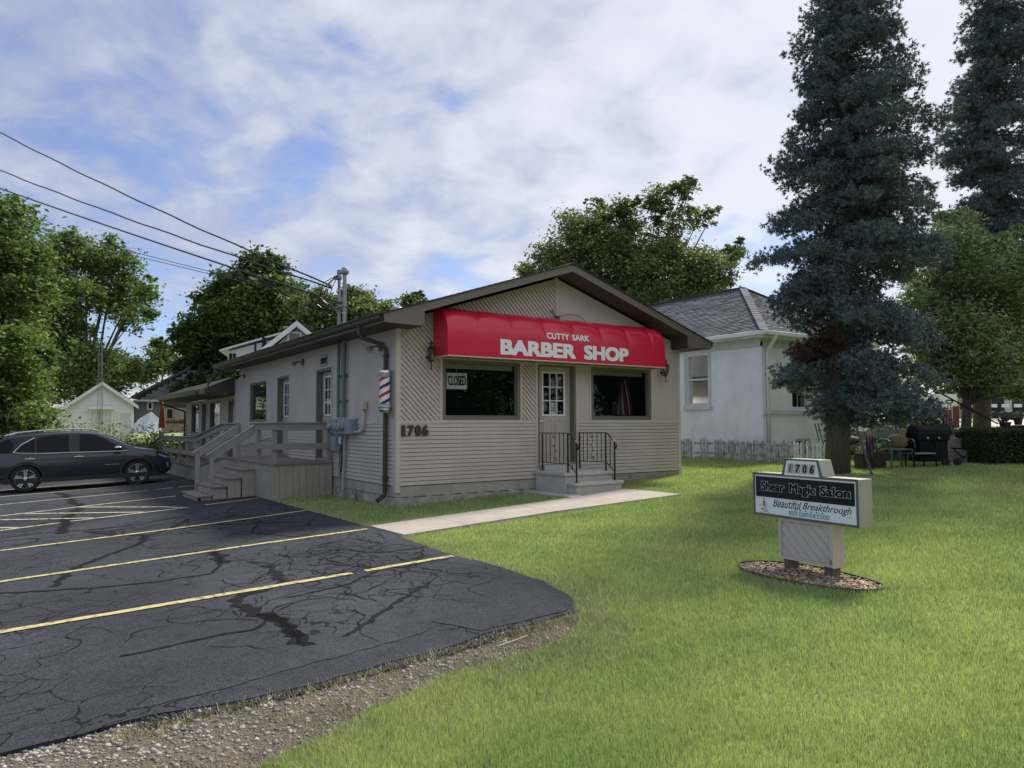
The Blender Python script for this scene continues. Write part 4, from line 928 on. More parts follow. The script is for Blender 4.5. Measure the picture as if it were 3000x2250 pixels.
strip('parking_line', [(-9.5, -.35), (-5.97, -.03), (-3.82, .25), (-2.6, .5), (-1.41, .8)], .10, .008, yel, lot, skip=.03)
strip('parking_line', [(-9.5, 2.2), (-6.02, 2.55), (-5.16, 2.86)], .11, .008, yel2, lot); strip('parking_line', [(-5.0, 2.92), (-3.79, 3.22), (-2.95, 3.35)], .11, .008, yel2, lot); strip('parking_line', [(-2.61, 3.55), (-1.42, 3.93)], .11, .008, yel, lot)
strip('parking_line', [(-9.5, 4.8), (-6.07, 5.22), (-4.48, 5.8), (-2.72, 6.28)], .11, .008, yel2, lot)
for a in ([(-9.5, 7.7), (-6.02, 8.09), (-3.74, 8.57), (-1.75, 9.2)], [(-9.5, 10.4), (-6.18, 10.7), (-3.66, 11.18), (-1.42, 11.85)], [(-9.5, 13.1), (-6.2, 13.4), (-3.2, 13.8), (-1.42, 14.4)], [(-9, 15.8), (-1.45, 17)]): strip('parking_line', a, .10, .008, yel2, lot, skip=.03)
for a in ([(-4.7, 5.62), (-3.38, 4.0), (-3.05, 3.45)], [(-5.66, 5.2), (-3.78, 3.3)], [(-6.6, 4.9), (-4.64, 3.1)], [(-7.6, 4.7), (-5.79, 2.72)], [(-8.6, 4.4), (-6.9, 2.6)]): strip('hatch_line', a, .10, .010, yel2, lot)
def cr(pts, w, **k): strip('crack_seal', pts, w, .004, sealM, lot, amp=w*.6, wob=w*.35, step=.07, **k)
cr([(-3.40, -3.9), (-3.46, -4.24), (-3.53, -4.88), (-3.74, -5.14), (-3.99, -5.2), (-4.14, -5.45), (-4.09, -5.97), (-4.01, -6.26), (-4.0, -6.66), (-4.06, -7.15)], .10)
cr([(-4.0, -6.0), (-4.02, -6.4), (-4.0, -7.05)], .10)
cr([(-4.07, -5.99), (-4.09, -6.28), (-4.23, -6.45), (-4.5, -6.41), (-4.81, -6.46), (-5.15, -6.47)], .035)
cr([(-1.80, -5.5), (-2.41, -5.96), (-3.11, -6.53), (-3.45, -6.87), (-3.76, -7.13)], .05)
cr([(-3.7, -2.45), (-3.77, -3.22), (-4.0, -3.9), (-4.51, -3.93), (-5.11, -3.76), (-5.9, -3.31), (-7.2, -3.0)], .05)
cr([(-3.7, -2.45), (-3.72, -2.9), (-3.78, -3.4)], .12)
cr([(-4.18, -.12), (-4.35, -.92), (-4.81, -1.68), (-5.17, -2.24), (-5.33, -2.78), (-5.45, -3.36)], .08)
cr([(-4.95, 10.6), (-4.77, 9.6), (-4.76, 6.91), (-4.61, 5.82), (-4.92, 4.39), (-5.04, 2.93), (-5.2, 1.2)], .15)
cr([(-2.38, -3.7), (-2.18, -4.15), (-1.62, -4.25)], .03); cr([(-3.3, 1.38), (-3.7, .5), (-4.11, -.19), (-4.37, .09)], .07); cr([(-4.9, 1.23), (-4.5, .23), (-3.82, .23), (-3.0, 0.1), (-2.0, -.6)], .05)
def crack_net(n, box, seed, w=.010, name='fine_cracks'):
    rr = random.Random(seed); mb = MB()
    for _ in range(n):
        x, y = rr.uniform(box[0], box[1]), rr.uniform(box[2], box[3]); h = rr.uniform(0, 6.28); k = rr.randint(5, 13); pts = [(x, y)]
        for _ in range(k): h += rr.gauss(0, .55); x += .10*math.cos(h); y += .10*math.sin(h); pts.append((x, y))
        if any(not in_poly1(p) for p in pts): continue
        vs = []
        for i, p in enumerate(pts):
            q = np.array(pts[min(i+1, k)])-np.array(pts[max(i-1, 0)]); q = q/np.linalg.norm(q); s_ = np.array([-q[1], q[0]])*w*rr.uniform(.3, 1.1)*(1-abs(2*i/k-1)**3*.8)
            for e in (1, -1): a, b = p[0]+s_[0]*e/1, p[1]+s_[1]*e/1; vs.append((a, b, G(a, b)+.0052))
        mb.add(vs, [(2*i, 2*i+1, 2*i+3, 2*i+2) for i in range(k)])
    o = obj(name, mb, sealM, lot, fix=False); o['kind'] = 'stuff'
def in_poly1(p):
    c = False; n = len(ASPH)
    for i in range(n):
        (x1, y1), (x2, y2) = ASPH[i], ASPH[(i+1) % n]
        if (y1 > p[1]) != (y2 > p[1]) and p[0] < (x2-x1)*(p[1]-y1)/(y2-y1)+x1: c = not c
    return c
crack_net(130, (-3.6, -1.6, -6.4, -3.0), 3, .008); crack_net(60, (-4.6, -1.6, -3.0, 1.5), 4, .010); crack_net(45, (-6.5, -2.5, -.5, 5), 5, .014); crack_net(25, (-6, -3.8, -7.2, -3), 6, .006)
cr([(-2.6, -5.1), (-3.1, -5.5), (-3.7, -5.6)], .03); cr([(-2.9, -4.3), (-2.6, -4.9), (-2.2, -5.3), (-2.1, -5.7)], .02); cr([(-2.0, 3.2), (-2.6, 1.8), (-2.4, .2), (-2.9, -1.2), (-2.5, -2.2)], .025); cr([(-7, 1.0), (-5.6, 1.6), (-4.4, 1.3), (-3.3, 1.9)], .04); cr([(-6.5, 8.9), (-3.6, 9.3), (-2.6, 9.0)], .12)
# front walk slabs
walkM = mat('walk_concrete', (0.37, 0.33, 0.285), 0.9, var=0.1, scale=2, bump=0.3, bscale=90, fine=0.14)
wk = bpy.data.objects.new('front_walk', None); link(wk); wk['kind'] = 'structure'
def yu(x): return -2.05 + (x+1.4)*.085 if x < 3.4 else -1.36
def yl(x): return -3.22 + (x+1.4)*.09 if x < 1.43 else -2.965
for a, b in ((-1.39, -.26), (-.26, 1.50), (1.50, 3.1), (3.1, 4.45)):
    q = .006; sk = .06
    pl = [(a+q+(-sk if a > -1 else 0), yl(a)), (b-q-sk, yl(b)), (b-q, yu(b) if b < 4 else -1.36), (a+q, yu(a))]
    sheet('walk_slab', pl, .015, walkM, .08, parent=wk)
sheet('walk_slab', [(2.86, -1.66), (3.16, -1.70), (3.16, -.03), (2.86, -.03)], .008, conc, .08, parent=wk)
# ------------------------------------------------------------ gravel strip
soilM = mat('gravel_soil', (0.16, 0.125, 0.095), 0.95, col2=(0.10, 0.085, 0.065), scale=3, bump=1.2, bscale=45, fine=0.35)
GR = [(-1.95, -7.66), (-2.3, -8.05), (-2.6, -8.22), (-3.03, -8.28), (-3.51, -8.24), (-3.75, -8.36), (-4.11, -8.42), (-4.36, -8.6), (-4.65, -8.66), (-4.91, -8.8), (-5.3, -9.4), (-5.7, -10.2), (-8, -10.8), (-14, -11), (-14, -8.2), (-8, -7.8), (-5.82, -7.70), (-4.5, -7.78), (-3.5, -7.75), (-2.42, -7.67)]
sheet('gravel_strip', jag(GR, amp=.03, upto=11), -.022, soilM, .01)
def in_poly(x, y, poly):
    c = np.zeros(x.shape, bool); n = len(poly)
    for i in range(n):
        (x1, y1), (x2, y2) = poly[i], poly[(i+1) % n]
        cond = ((y1 > y) != (y2 > y)) & (x < (x2-x1)*(y-y1)/((y2-y1) if y2 != y1 else 1e-9)+x1); c ^= cond
    return c
def stones(n, poly_bb, poly, r0, r1, z, m, name, wfn=None):
    x = rng.uniform(poly_bb[0], poly_bb[1], n*3); y = rng.uniform(poly_bb[2], poly_bb[3], n*3); k = in_poly(x, y, poly)
    if wfn is not None: k &= rng.random(len(x)) < wfn(x, y)
    x, y = x[k][:n], y[k][:n]; n = len(x)
    o8 = np.array([(1,0,0), (-1,0,0), (0,1,0), (0,-1,0), (0,0,1), (0,0,-1)], float); f8 = np.array([(0,2,4), (2,1,4), (1,3,4), (3,0,4), (2,0,5), (1,2,5), (3,1,5), (0,3,5)])
    r = r0+(r1-r0)*rng.random(n)**2.2; ang = rng.uniform(0, 6.28, n)
    V = o8[None]*(1+.5*(rng.random((n, 6, 1))-.5))*(r[:, None, None])*np.stack([1+.5*rng.random(n), np.ones(n), .55+.3*rng.random(n)], 1)[:, None, :]
    ca, sa = np.cos(ang)[:, None], np.sin(ang)[:, None]; X_, Y_ = V[:, :, 0]*ca-V[:, :, 1]*sa, V[:, :, 0]*sa+V[:, :, 1]*ca
    V = np.stack([X_+x[:, None], Y_+y[:, None], V[:, :, 2]+(Gv(x, y)+z)[:, None]], 2)
    F = (f8[None]+(np.arange(n)*6)[:, None, None]).reshape(-1, 3); return raw(name, V.reshape(-1, 3), F, m, kind='stuff')
gravM = mat('gravel_stone', (0.30, 0.275, 0.25), 0.9, var=0.2, rand=0.55)
stones(9000, (-8, -1.9, -10.5, -7.68), GR, .005, .021, -.02, gravM, 'gravel', lambda x, y: np.clip(1.0-(x+5.6)*.25, .12, 1)*np.clip(1.15-((-7.75-y)/1.0), .12, 1))
stones(16000, (-8, -1.9, -10.5, -7.68), GR, .002, .007, -.02, mat('grit', (0.19, 0.155, 0.12), 0.95, var=.2, rand=.5), 'grit')
CRUMB = [(-5.2, -7.92), (-4.4, -7.98), (-3.3, -7.95), (-2.4, -7.82), (-2.4, -7.72), (-3.4, -7.76), (-4.5, -7.76), (-5.2, -7.68)]
stones(2600, (-5.3, -2.3, -8.0, -7.6), CRUMB, .004, .018, -.012, mat('asphalt_crumb', (0.035, 0.035, 0.038), 0.9, rand=.5), 'asphalt_crumbs')
# ------------------------------------------------------------ grass
grassM = leafmat('grass_blade', (0.430, 0.485, 0.235), (0.255, 0.350, 0.165), trans=.30, scale=.75, rand=.42, spec=.25)
dryM = mat('dry_grass', (0.42, 0.38, 0.24), 0.9, var=.2, rand=.4)
BED = [(.33+.80*math.cos(t)*.62+.0, -8.2+.88*math.sin(t)) for t in np.linspace(0, 2*math.pi, 25)[:-1]]
BED = []
for t in np.linspace(0, 2*math.pi, 33)[:-1]:
    a, b = .34*math.cos(t)*(1+.07*math.sin(3*t)), .76*math.sin(t)*(1+.05*math.cos(2*t+1)); BED.append((.34+a*.98+b*.10, -8.20-a*.10+b*.99))
SHOPR = [(-.02, -.02), (SW+.02, -.02), (SW+.02, 21), (-.02, 21)]
WALKP = [(-1.45, yl(-1.4)), (4.45, -2.93), (4.47, -1.33), (3.2, -1.4), (3.2, .0), (2.83, .0), (2.83, -1.7), (-1.45, yu(-1.4))]
PORCH = [(3.1, -1.38), (4.5, -1.38), (4.5, 0), (3.1, 0)]
def blades(name, n_try, zone, dens, h, w, m, excl, hj=.5, lean=.5, clump=None, zoff=-.03):
    """Single-triangle blades; dens(x, y, d) is the chance of keeping a try, d the distance to the camera."""
    if zone is None:
        q_ = .35; r_ = (2.6**q_+(34**q_-2.6**q_)*rng.random(n_try))**(1/q_); th_ = rng.uniform(-.68, .70, n_try); x = CAMP[0]+r_*(np.cos(th_)*CF[0]+np.sin(th_)*CR[0]); y = CAMP[1]+r_*(np.cos(th_)*CF[1]+np.sin(th_)*CR[1])
    else: x = rng.uniform(zone[0], zone[1], n_try); y = rng.uniform(zone[2], zone[3], n_try)
    dx, dy = x-CAMP[0], y-CAMP[1]; d = np.hypot(dx, dy); fw = dx*CF[0]+dy*CF[1]; rt = dx*CR[0]+dy*CR[1]
    k = (fw > 1.5) & (np.abs(rt) < fw*.80+.8) & (rng.random(n_try) < dens(x, y, d))
    for p in excl: k &= ~in_poly(x, y, p)
    x, y, d = x[k], y[k], d[k]; n = len(x)
    a = rng.uniform(0, 6.28, n); hh = h*(1-hj+2*hj*rng.random(n))*np.clip(1+.02*(d-6), 1, 1.3)*(.72+.45*patchy(x*3.1, y*2.7)); ww = w*np.clip(d/4.0, 1, 6)**.9*(.7+.6*rng.random(n))
    la = rng.uniform(0, 6.28, n); ll = hh*lean*rng.random(n); z = Gv(x, y)+zoff
    V = np.stack([np.stack([x-np.cos(a)*ww/2, y-np.sin(a)*ww/2, z], 1), np.stack([x+np.cos(a)*ww/2, y+np.sin(a)*ww/2, z], 1), np.stack([x+np.cos(la)*ll, y+np.sin(la)*ll, z+hh], 1)], 1).reshape(-1, 3)
    F = np.arange(3*n).reshape(-1, 3); return raw(name, V, F, m, kind='stuff')
EX = [ASPH, GR, BED, WALKP, PORCH, SHOPR]
patchy = lambda x, y: .75+.25*np.sin(x*1.7+1.3*np.sin(y*2.1))*np.sin(y*1.3+x*.6)
blades('grass', 1650000, None, lambda x, y, d: .45+.55*patchy(x, y), .036, .0042, grassM, EX)
EDG = [(-1.36, 3.2), (-1.38, -2.03), (-1.44, -3.1), (-1.55, -4.27), (-1.60, -5.4), (-1.62, -6.68), (-1.80, -7.3), (-2.05, -7.75), (-2.3, -8.1), (-2.6, -8.25), (-3.1, -8.35), (-3.75, -8.5), (-4.4, -8.7), (-4.95, -9.0)]
def dist_line(x, y, P):
    o = np.full(x.shape, 9.0)
    for (x1, y1), (x2, y2) in zip(P, P[1:]):
        t = np.clip(((x-x1)*(x2-x1)+(y-y1)*(y2-y1))/((x2-x1)**2+(y2-y1)**2), 0, 1); o = np.minimum(o, np.hypot(x-x1-t*(x2-x1), y-y1-t*(y2-y1)))
    return o
def dry_d(x, y, d):
    e = dist_line(x, y, EDG); w = .16+.22*np.clip((-y-5.5)/2, 0, 1)+.10*np.sin(x*5+y*7)
    return np.clip(.9*np.exp(-(e/w)**2)+.03, 0, 1)*np.clip(40/(d*d+6), 0, 1)
blades('dry_grass', 600000, (-6, 2, -10.5, 3), dry_d, .034, .0036, dryM, [ASPH, BED, WALKP, PORCH, SHOPR], lean=1.4, zoff=-.022)
blades('straw_tufts', 26000, (-5.6, -1.9, -8.6, -7.7), lambda x, y, d: np.clip(.9*np.exp(-(dist_line(x, y, [(-2, -7.85), (-3, -7.86), (-4, -7.95), (-5.3, -7.95)])/.06)**2), 0, 1), .040, .0036, dryM, [ASPH], lean=1.2, zoff=-.022)
edgeS = [(-1.36, 3.2), (-1.30, -2.05), (-1.34, -4), (-1.45, -5.8), (-1.62, -7.2), (-1.9, -7.75)]
# ------------------------------------------------------------ mulch bed and sign
mulchM = mat('mulch_soil', (0.17, 0.12, 0.085), 0.95, col2=(0.26, 0.20, 0.14), scale=9, bump=1, bscale=60, fine=.3)
sheet('mulch_bed', BED, -.024, mulchM, .02)
BB = np.array(BED); 
chipM = mat('wood_chip', (0.38, 0.29, 0.20), 0.9, var=.2, rand=.5)
n = 3600; x = rng.uniform(BB[:, 0].min(), BB[:, 0].max(), n); y = rng.uniform(BB[:, 1].min(), BB[:, 1].max(), n); k = in_poly(x, y, [(p[0]*.97+.01, p[1]*.985-.12) for p in BED]); x, y = x[k], y[k]; n = len(x)
a = rng.uniform(0, 6.28, n); L_ = .012+.03*rng.random(n); w_ = .003+.006*rng.random(n); z = Gv(x, y)-.020+.012*rng.random(n); tz = (rng.random(n)-.5)*.02
ux, uy = np.cos(a), np.sin(a)
V = np.stack([np.stack([x-ux*L_-uy*w_, y-uy*L_+ux*w_, z-tz], 1), np.stack([x-ux*L_+uy*w_, y-uy*L_-ux*w_, z-tz+.003], 1), np.stack([x+ux*L_+uy*w_, y+uy*L_-ux*w_, z+tz+.003], 1), np.stack([x+ux*L_-uy*w_, y+uy*L_+ux*w_, z+tz], 1)], 1).reshape(-1, 3)
raw('wood_chips', V, np.arange(4*n).reshape(-1, 4), chipM, kind='stuff')
edg = MB(); pts = [(p[0], p[1], G(*p)+.012) for p in BED]; 
for i in range(len(BED)):
    if i in (26, ): continue
    p, q = pts[i], pts[(i+1) % len(BED)]; edg.bar((p[0], p[1], p[2]-.028), (q[0], q[1], q[2]-.028), .009, .04)
tag(obj('bed_edging', edg, mat('edging_plastic', (0.03, 0.035, 0.03), .5)), 'black plastic edging curving around the mulch bed under the roadside sign', 'garden edging')
sn = thing('monument_sign', 'two panel roadside salon sign numbered 1706 on a grey paneled base', 'sign', (.4, -8.15, 0))
N0 = np.array([.362, -8.728]); N1 = np.array([.482, -7.535]); sdv = N0-N1; SLn = np.linalg.norm(sdv); sdv /= SLn; sout = np.array([sdv[1], -sdv[0]]);  sout = sout if sout[0] < 0 else -sout
def SF(a, z, d=0.0):   # a from far (photo left) end to near (photo right) end; d outwards towards the lot
    p = N1+sdv*a+sout*d; return (p[0], p[1], z)
signGrey = mat('sign_metal', (0.40, 0.385, 0.35), 0.5, var=.06, bump=.05); signDk = mat('sign_edge', (0.13, 0.12, 0.105), .5, var=.1); signW = mat('sign_white', (0.84, 0.88, 0.94), .35, var=.03); signBk = mat('sign_black', (0.006, 0.008, 0.018), .25, var=.1)
cabt, cabb = .895, .470; TH = .19
def boxS(mb, a0, a1, z0, z1, d0, d1): return mb.prism([(a0, z0), (a1, z0), (a1, z1), (a0, z1)], lambda a, b, d: SF(a, b, d), d0, d1)
obj('cabinet', boxS(MB(), 0, SLn, cabb, cabt, -TH, 0), signGrey, sn, bevel=.004)
fr = frame_rect(MB(), -.002, SLn+.002, cabb-.002, cabt+.002, .022, lambda a, b, d: SF(a, b, d), .0005, .008); obj('cabinet_frame', fr, signDk, sn)
obj('white_panel', boxS(MB(), .022, SLn-.022, cabb+.02, cabt-.02, .0005, .003), signW, sn)
obj('black_panel', boxS(MB(), .034, SLn-.034, .655, cabt-.036, .0035, .006), signBk, sn)
obj('panel_divider', boxS(MB(), .03, SLn-.03, .642, .653, .0035, .007), signW, sn)
tri = [(.375, cabt+.001), (.83, cabt+.001), (.79, cabt+.155), (.425-.01, cabt+.155)]
def prS(poly, d0, d1): return MB().prism(poly, lambda a, b, d: SF(a, b, d), d0, d1)
obj('number_box', prS(tri, -TH+.01, -.002), signGrey, sn, bevel=.004)
tri2 = [(.40, cabt-.005), (.808, cabt-.005), (.775, cabt+.14), (.432, cabt+.14)]; obj('number_panel', prS(tri2, -.001, .0105), signW, sn)
mb = MB(); mb.prism([(.372, cabt), (.395, cabt), (.428, cabt+.138), (.412, cabt+.157)], lambda a, b, d: SF(a, b, d), -.001, .012); mb.prism([(.81, cabt), (.833, cabt), (.792, cabt+.157), (.778, cabt+.138)], lambda a, b, d: SF(a, b, d), -.001, .012); mb.prism([(.43, cabt+.141), (.776, cabt+.141), (.790, cabt+.157), (.414, cabt+.157)], lambda a, b, d: SF(a, b, d), -.001, .012); obj('number_frame', mb, signDk, sn)
tileM = mat('number_tile', (0.42, 0.42, 0.40), .5, var=.04); blackP = mat('black_print', (0.008, 0.008, 0.012), .4, var=.1)
for i, ch in enumerate('1706'):
    x0 = .445+i*.082; obj('number_tile', prS([(x0-.004, cabt+.018), (x0+.066, cabt+.018), (x0+.074, cabt+.112), (x0+.004, cabt+.112)], .0107, .0125), tileM, sn)
    put_text('digit', ch, lambda a, b, c, x0=x0: SF(x0+(.022 if ch == '1' else .008)+a+b*.15, cabt+.028+b, .013), blackP, sn, height=.074, bold=.003)
greyP = mat('silver_print', (0.58, 0.55, 0.62), .4, var=.03); inner = signBk
def sg_txt(body, a0, z0, wd, ht, m, d, **k): return put_text('lettering', body, lambda a, b, c: SF(a0+a, z0+b, d), m, sn, width=wd, height=ht, **k)
for w_, a0, wd in (('Shear', .10, .30), ('Magic', .45, .31), ('Salon', .80, .33)):
    sg_txt(w_, a0, .69 if w_ == 'Magic' else .715, wd, .125 if w_ == 'Magic' else .10, greyP, .0065, bold=.011)
    sg_txt(w_, a0+.008, (.69 if w_ == 'Magic' else .715)+.006, wd-.018, (.125 if w_ == 'Magic' else .10)-.012, inner, .0085, bold=.003)
tealP = mat('teal_print', (0.015, 0.075, 0.16), .4, var=.03); cyanP = mat('light_blue_print', (0.14, 0.42, 0.66), .4, var=.03)
sg_txt('Beautiful', .245, .565, .35, .088, tealP, .0035, shear=.45, bold=.0008); sg_txt('Breakthrough', .60, .555, .53, .085, tealP, .0035, shear=.45, bold=.0008)
sg_txt('BODY CONTOUR STUDIO', .44, .503, .46, .042, cyanP, .0035, bold=.0012); sg_txt('LLC', 1.085, .545, .05, .012, blackP, .0035)
mb = MB()
for i in range(11):
    r = .0085 if i % 2 == 0 else .0035; c = SF(.515+i*.0305, .558-.0006*i, .0036); n_ = 10
    mb.add([SF(.515+i*.0305+r*math.cos(2*math.pi*k/n_), .5585+r*math.sin(2*math.pi*k/n_), .0036) for k in range(n_)], [tuple(range(n_))])
obj('dot_row', mb, blackP, sn, fix=False)
# figure of a woman in a long ornate gown
mb = MB(); P_ = lambda pts: mb.add([SF(.135+a*.001, .49+b*.001, .0036) for a, b in pts], [tuple(range(len(pts)))])
P_([(math.cos(t)*8, 138+10*math.sin(t)) for t in np.linspace(0, 6.28, 11)[:-1]]); P_([(-12, 122), (12, 122), (8, 105), (11, 92), (-11, 92), (-8, 105)]); P_([(-11, 92), (11, 92), (18, 78), (-18, 78)])
P_([(-12, 120), (-14, 114), (-40, 78), (-62, 66), (-60, 70), (-38, 88)]); P_([(12, 120), (14, 114), (40, 78), (62, 66), (60, 70), (38, 88)])
for k in range(60):
    t = random.random(); a = (random.random()-.5)*2*(18+50*t); b = 76-72*t; s_ = 3+5*random.random(); r0 = random.random()*6
    P_([(a+s_*math.cos(r0), b+s_*.8*math.sin(r0)), (a+s_*math.cos(r0+1.4), b+s_*math.sin(r0+1.4)), (a+s_*.5*math.cos(r0+2.6), b+s_*.5*math.sin(r0+2.6)), (a+s_*math.cos(r0+4), b+s_*.6*math.sin(r0+4))])
obj('figure_emblem', mb, blackP, sn, fix=False)
bolt = MB()
for z in (cabb+.03, cabt-.05): 
    for d in (-.03, -.15): bolt.lathe([(.006, 0), (.006, .004)], SF(SLn+.001, z, d), 6, 'y')
for z in (cabt+.03, cabt+.11):
    for d in (-.03, -.14): bolt.blob(SF(.80-(z-cabt)*.26+.01, z, d), .006, 6, 4)
obj('bolt', bolt, signDk, sn, kind='stuff')
# paneled base with diagonal boards
b0_, b1_, bb, bt = .305, .905, .075, .468
obj('base_core', boxS(MB(), b0_, b1_, bb, bt, -TH+.03, -.03), siding, sn)
frame_ = frame_rect(MB(), b0_-.004, b1_+.004, bb-.005, bt, .028, lambda a, b, d: SF(a, b, d), -.03, -.008); obj('base_frame', frame_, trimM, sn)
boards('diagonal_board', [[(b0_+.026, bb+.026), (b1_-.026, bb+.026), (b1_-.026, bt-.03), (b0_+.026, bt-.03)]], q2, q2, .0775, lambda a, z, d: SF(a, z, -.030+d), siding, sn, lip=.013, gap=.009)
obj('base_end_panel', boxS(MB(), b1_+.005, b1_+.012, bb-.01, bt-.001, -TH+.02, -.005), trimM, sn)
woodM = mat('weathered_post', (0.16, 0.14, 0.115), .85, var=.25, scale=4, stretch=(6, 6, 1), bump=.3)
for a in (.33, .79): obj('post', boxS(MB(), a, a+.10, -.12, bb-.012, -.14, -.04), woodM, sn)
obj('base_crack', boxS(MB(), b1_-.02, b1_-.008, bb+.02, bb+.07, -.008, -.006), signDk, sn)
# ------------------------------------------------------------ foliage
def leaf_cloud(centers, radii, n, size, flat=.7, jit=.35, up=.5, aspect=.55, spread=1.45):
    """n diamond leaves gathered in small twig clusters over the shells of blobs."""
    centers = np.asarray(centers, float); radii = np.asarray(radii, float); vol = (radii**2).sum() if radii.ndim == 1 else (radii.prod(1)**(2/3)).sum()
    if radii.ndim == 1: radii = np.stack([radii, radii, radii*flat], 1)
    wgt = radii.prod(1)**(2/3); wgt /= wgt.sum(); nt = max(8, n//26)
    b = rng.choice(len(centers), nt, p=wgt); d = rng.normal(size=(nt, 3)); d /= np.linalg.norm(d, axis=1)[:, None]
    r = .35+.95*rng.random(nt)**.75; r *= 1+.22*rng.normal(size=nt)*jit; tc_ = centers[b]+d*radii[b]*r[:, None]
    ts = (.12+.20*rng.random(nt))*np.cbrt(radii[b].prod(1))*spread
    t = rng.integers(0, nt, n); p = tc_[t]+rng.normal(size=(n, 3))*ts[t][:, None]*np.array([1, 1, .55])
    s = size*(.55+.9*rng.random(n)); u = rng.normal(size=(n, 3)); u[:, 2] *= .6; u /= np.linalg.norm(u, axis=1)[:, None]
    nrm = rng.normal(size=(n, 3)); nrm[:, 2] = np.abs(nrm[:, 2])+up; v = np.cross(nrm, u); v /= np.linalg.norm(v, axis=1)[:, None]+1e-9
    V = np.stack([p-u*s[:, None], p+v*s[:, None]*aspect, p+u*s[:, None], p-v*s[:, None]*aspect], 1).reshape(-1, 3)
    return V, np.arange(4*n).reshape(-1, 4), tc_
def limbs(mb, base, tops, r, seed=0):
    base = np.array(base, float)
    for t in tops:
        t = np.array(t, float); mid = (base+t)/2+np.array([(random.random()-.5)*.6, (random.random()-.5)*.6, .15*np.linalg.norm(t-base)*0.6])
        pts = [base*(1-s)**2+mid*2*s*(1-s)+t*s*s for s in np.linspace(0, 1, 7)]; mb.tube(pts, [r*(1-.88*s) for s in np.linspace(0, 1, 7)], 6, caps=False)
barkM = mat('bark', (0.12, 0.10, 0.085), .9, var=.3, scale=5, stretch=(4, 4, 1), bump=.8, bscale=12)
def tree(label, base, blobs, n, leaf, m, name='tree', cat='tree', tr=.25, fork=.35, group=None, stems=1, twigs=60, aspect=.55, flat=.75):
    """blobs: (x, y, z, radius)."""
    t = thing(name, label, cat, base, group); bl = np.array(blobs, float); sat = []
    for b_ in bl:
        for _ in range(3):
            v = np.array([random.gauss(0, 1), random.gauss(0, 1), random.gauss(.15, .8)]); v /= np.linalg.norm(v); q = b_[3]*random.uniform(.28, .5); sat.append(list(b_[:3]+v*b_[3]*random.uniform(.85, 1.15))+[q])
    bl0 = bl; bl = np.vstack([bl, np.array(sat)])
    V, F, tc_ = leaf_cloud(bl[:, :3], bl[:, 3], n, leaf, aspect=aspect, flat=flat); raw('crown', V, F, m, t)
    mb = MB(); zt = bl[:, 2].min()*fork+base[2]*(1-fork)
    for s in range(stems):
        bx_ = np.array(base)+np.array([(s-(stems-1)/2)*.5, 0, 0]); mc = bl[:, :3].mean(0); fk = bx_+np.array([0, 0, 0]); fk = bx_*.75+mc*.25; fk[2] = base[2]+(bl[:, 2].mean()-base[2])*fork
        mb.tube([bx_-[0, 0, .3], bx_*.6+fk*.4, fk], [tr*1.25, tr, tr*.8], 10)
        sel = bl0[s::stems]; limbs(mb, fk, sel[:, :3]+np.array([0, 0, 0]), tr*.33)
        lead = tc_[rng.integers(0, len(tc_), twigs//stems)]; c = bl[:, :3]
        for p in lead:
            j = np.argmin(np.linalg.norm(c-p, axis=1)); limbs(mb, c[j]-np.array([0, 0, bl[j, 3]*.3]), [p], tr*.075)
    obj('trunk', mb, barkM, t, fix=False, smooth=True); return t
def PB(lst, dist, dj=1.2):
    """photo-plane blobs (u, v, r in overview pixels of 2212) at a real distance -> world blobs with varied depth"""
    o = []
    for (u, v, r) in lst:
        d = dist+random.uniform(-dj, dj); p = at(u*1.3562, v*1.3562, d); o.append((p[0], p[1], p[2], r*1.3562*d/FPX))
    return o
def gnd(u, d):
    p = at(u*1.3562, 1239, d); return (p[0], p[1], float(G(p[0], p[1])))
LG = leafmat('maple_leaf', (0.150, 0.215, 0.072), (0.085, 0.138, 0.046), trans=.32, scale=.25, rand=.5)
LG2 = leafmat('dark_leaf', (0.098, 0.150, 0.050), (0.052, 0.092, 0.032), trans=.30, scale=.25, rand=.5)
LB = leafmat('bright_leaf', (0.150, 0.225, 0.066), (0.085, 0.145, 0.044), trans=.42, scale=.6, rand=.45)
LO = leafmat('locust_leaf', (0.165, 0.205, 0.090), (0.092, 0.124, 0.056), trans=.34, scale=.3, rand=.5)
LC = leafmat('crab_leaf', (0.270, 0.345, 0.205), (0.165, 0.230, 0.140), trans=.38, scale=.4, rand=.5, rough=.35, spec=.5)
# ------------------------------------------------------------ background trees, left
tree('tall leafy tree crossed by the overhead cables beside the bright bush', gnd(-60, 30), PB([(-40, 520, 95), (20, 470, 45), (30, 560, 55), (-10, 640, 80), (60, 620, 40), (20, 700, 60), (40, 780, 45), (-60, 760, 90)], 30), 34000, .10, LG, tr=.3)
tree('large multi trunk tree with bare limbs showing behind the white garage', gnd(190, 56), PB([(130, 545, 36), (185, 560, 48), (245, 575, 45), (95, 600, 45), (280, 650, 42), (305, 620, 22), (230, 635, 40), (160, 640, 48), (100, 680, 55), (290, 690, 32), (120, 740, 60), (60, 720, 55), (170, 790, 65), (240, 790, 45), (90, 820, 55), (200, 850, 55), (330, 606, 10), (150, 510, 22), (245, 525, 18), (30, 830, 60)], 56, 2.5), 62000, .15, LG, tr=.40, stems=3, fork=.4, twigs=150)
tree('small pale leaved tree between the garage and the dark maple', gnd(350, 68), PB([(350, 770, 26), (330, 800, 25), (368, 790, 22), (345, 745, 14), (300, 810, 25)], 68), 9000, .15, LG, tr=.2)
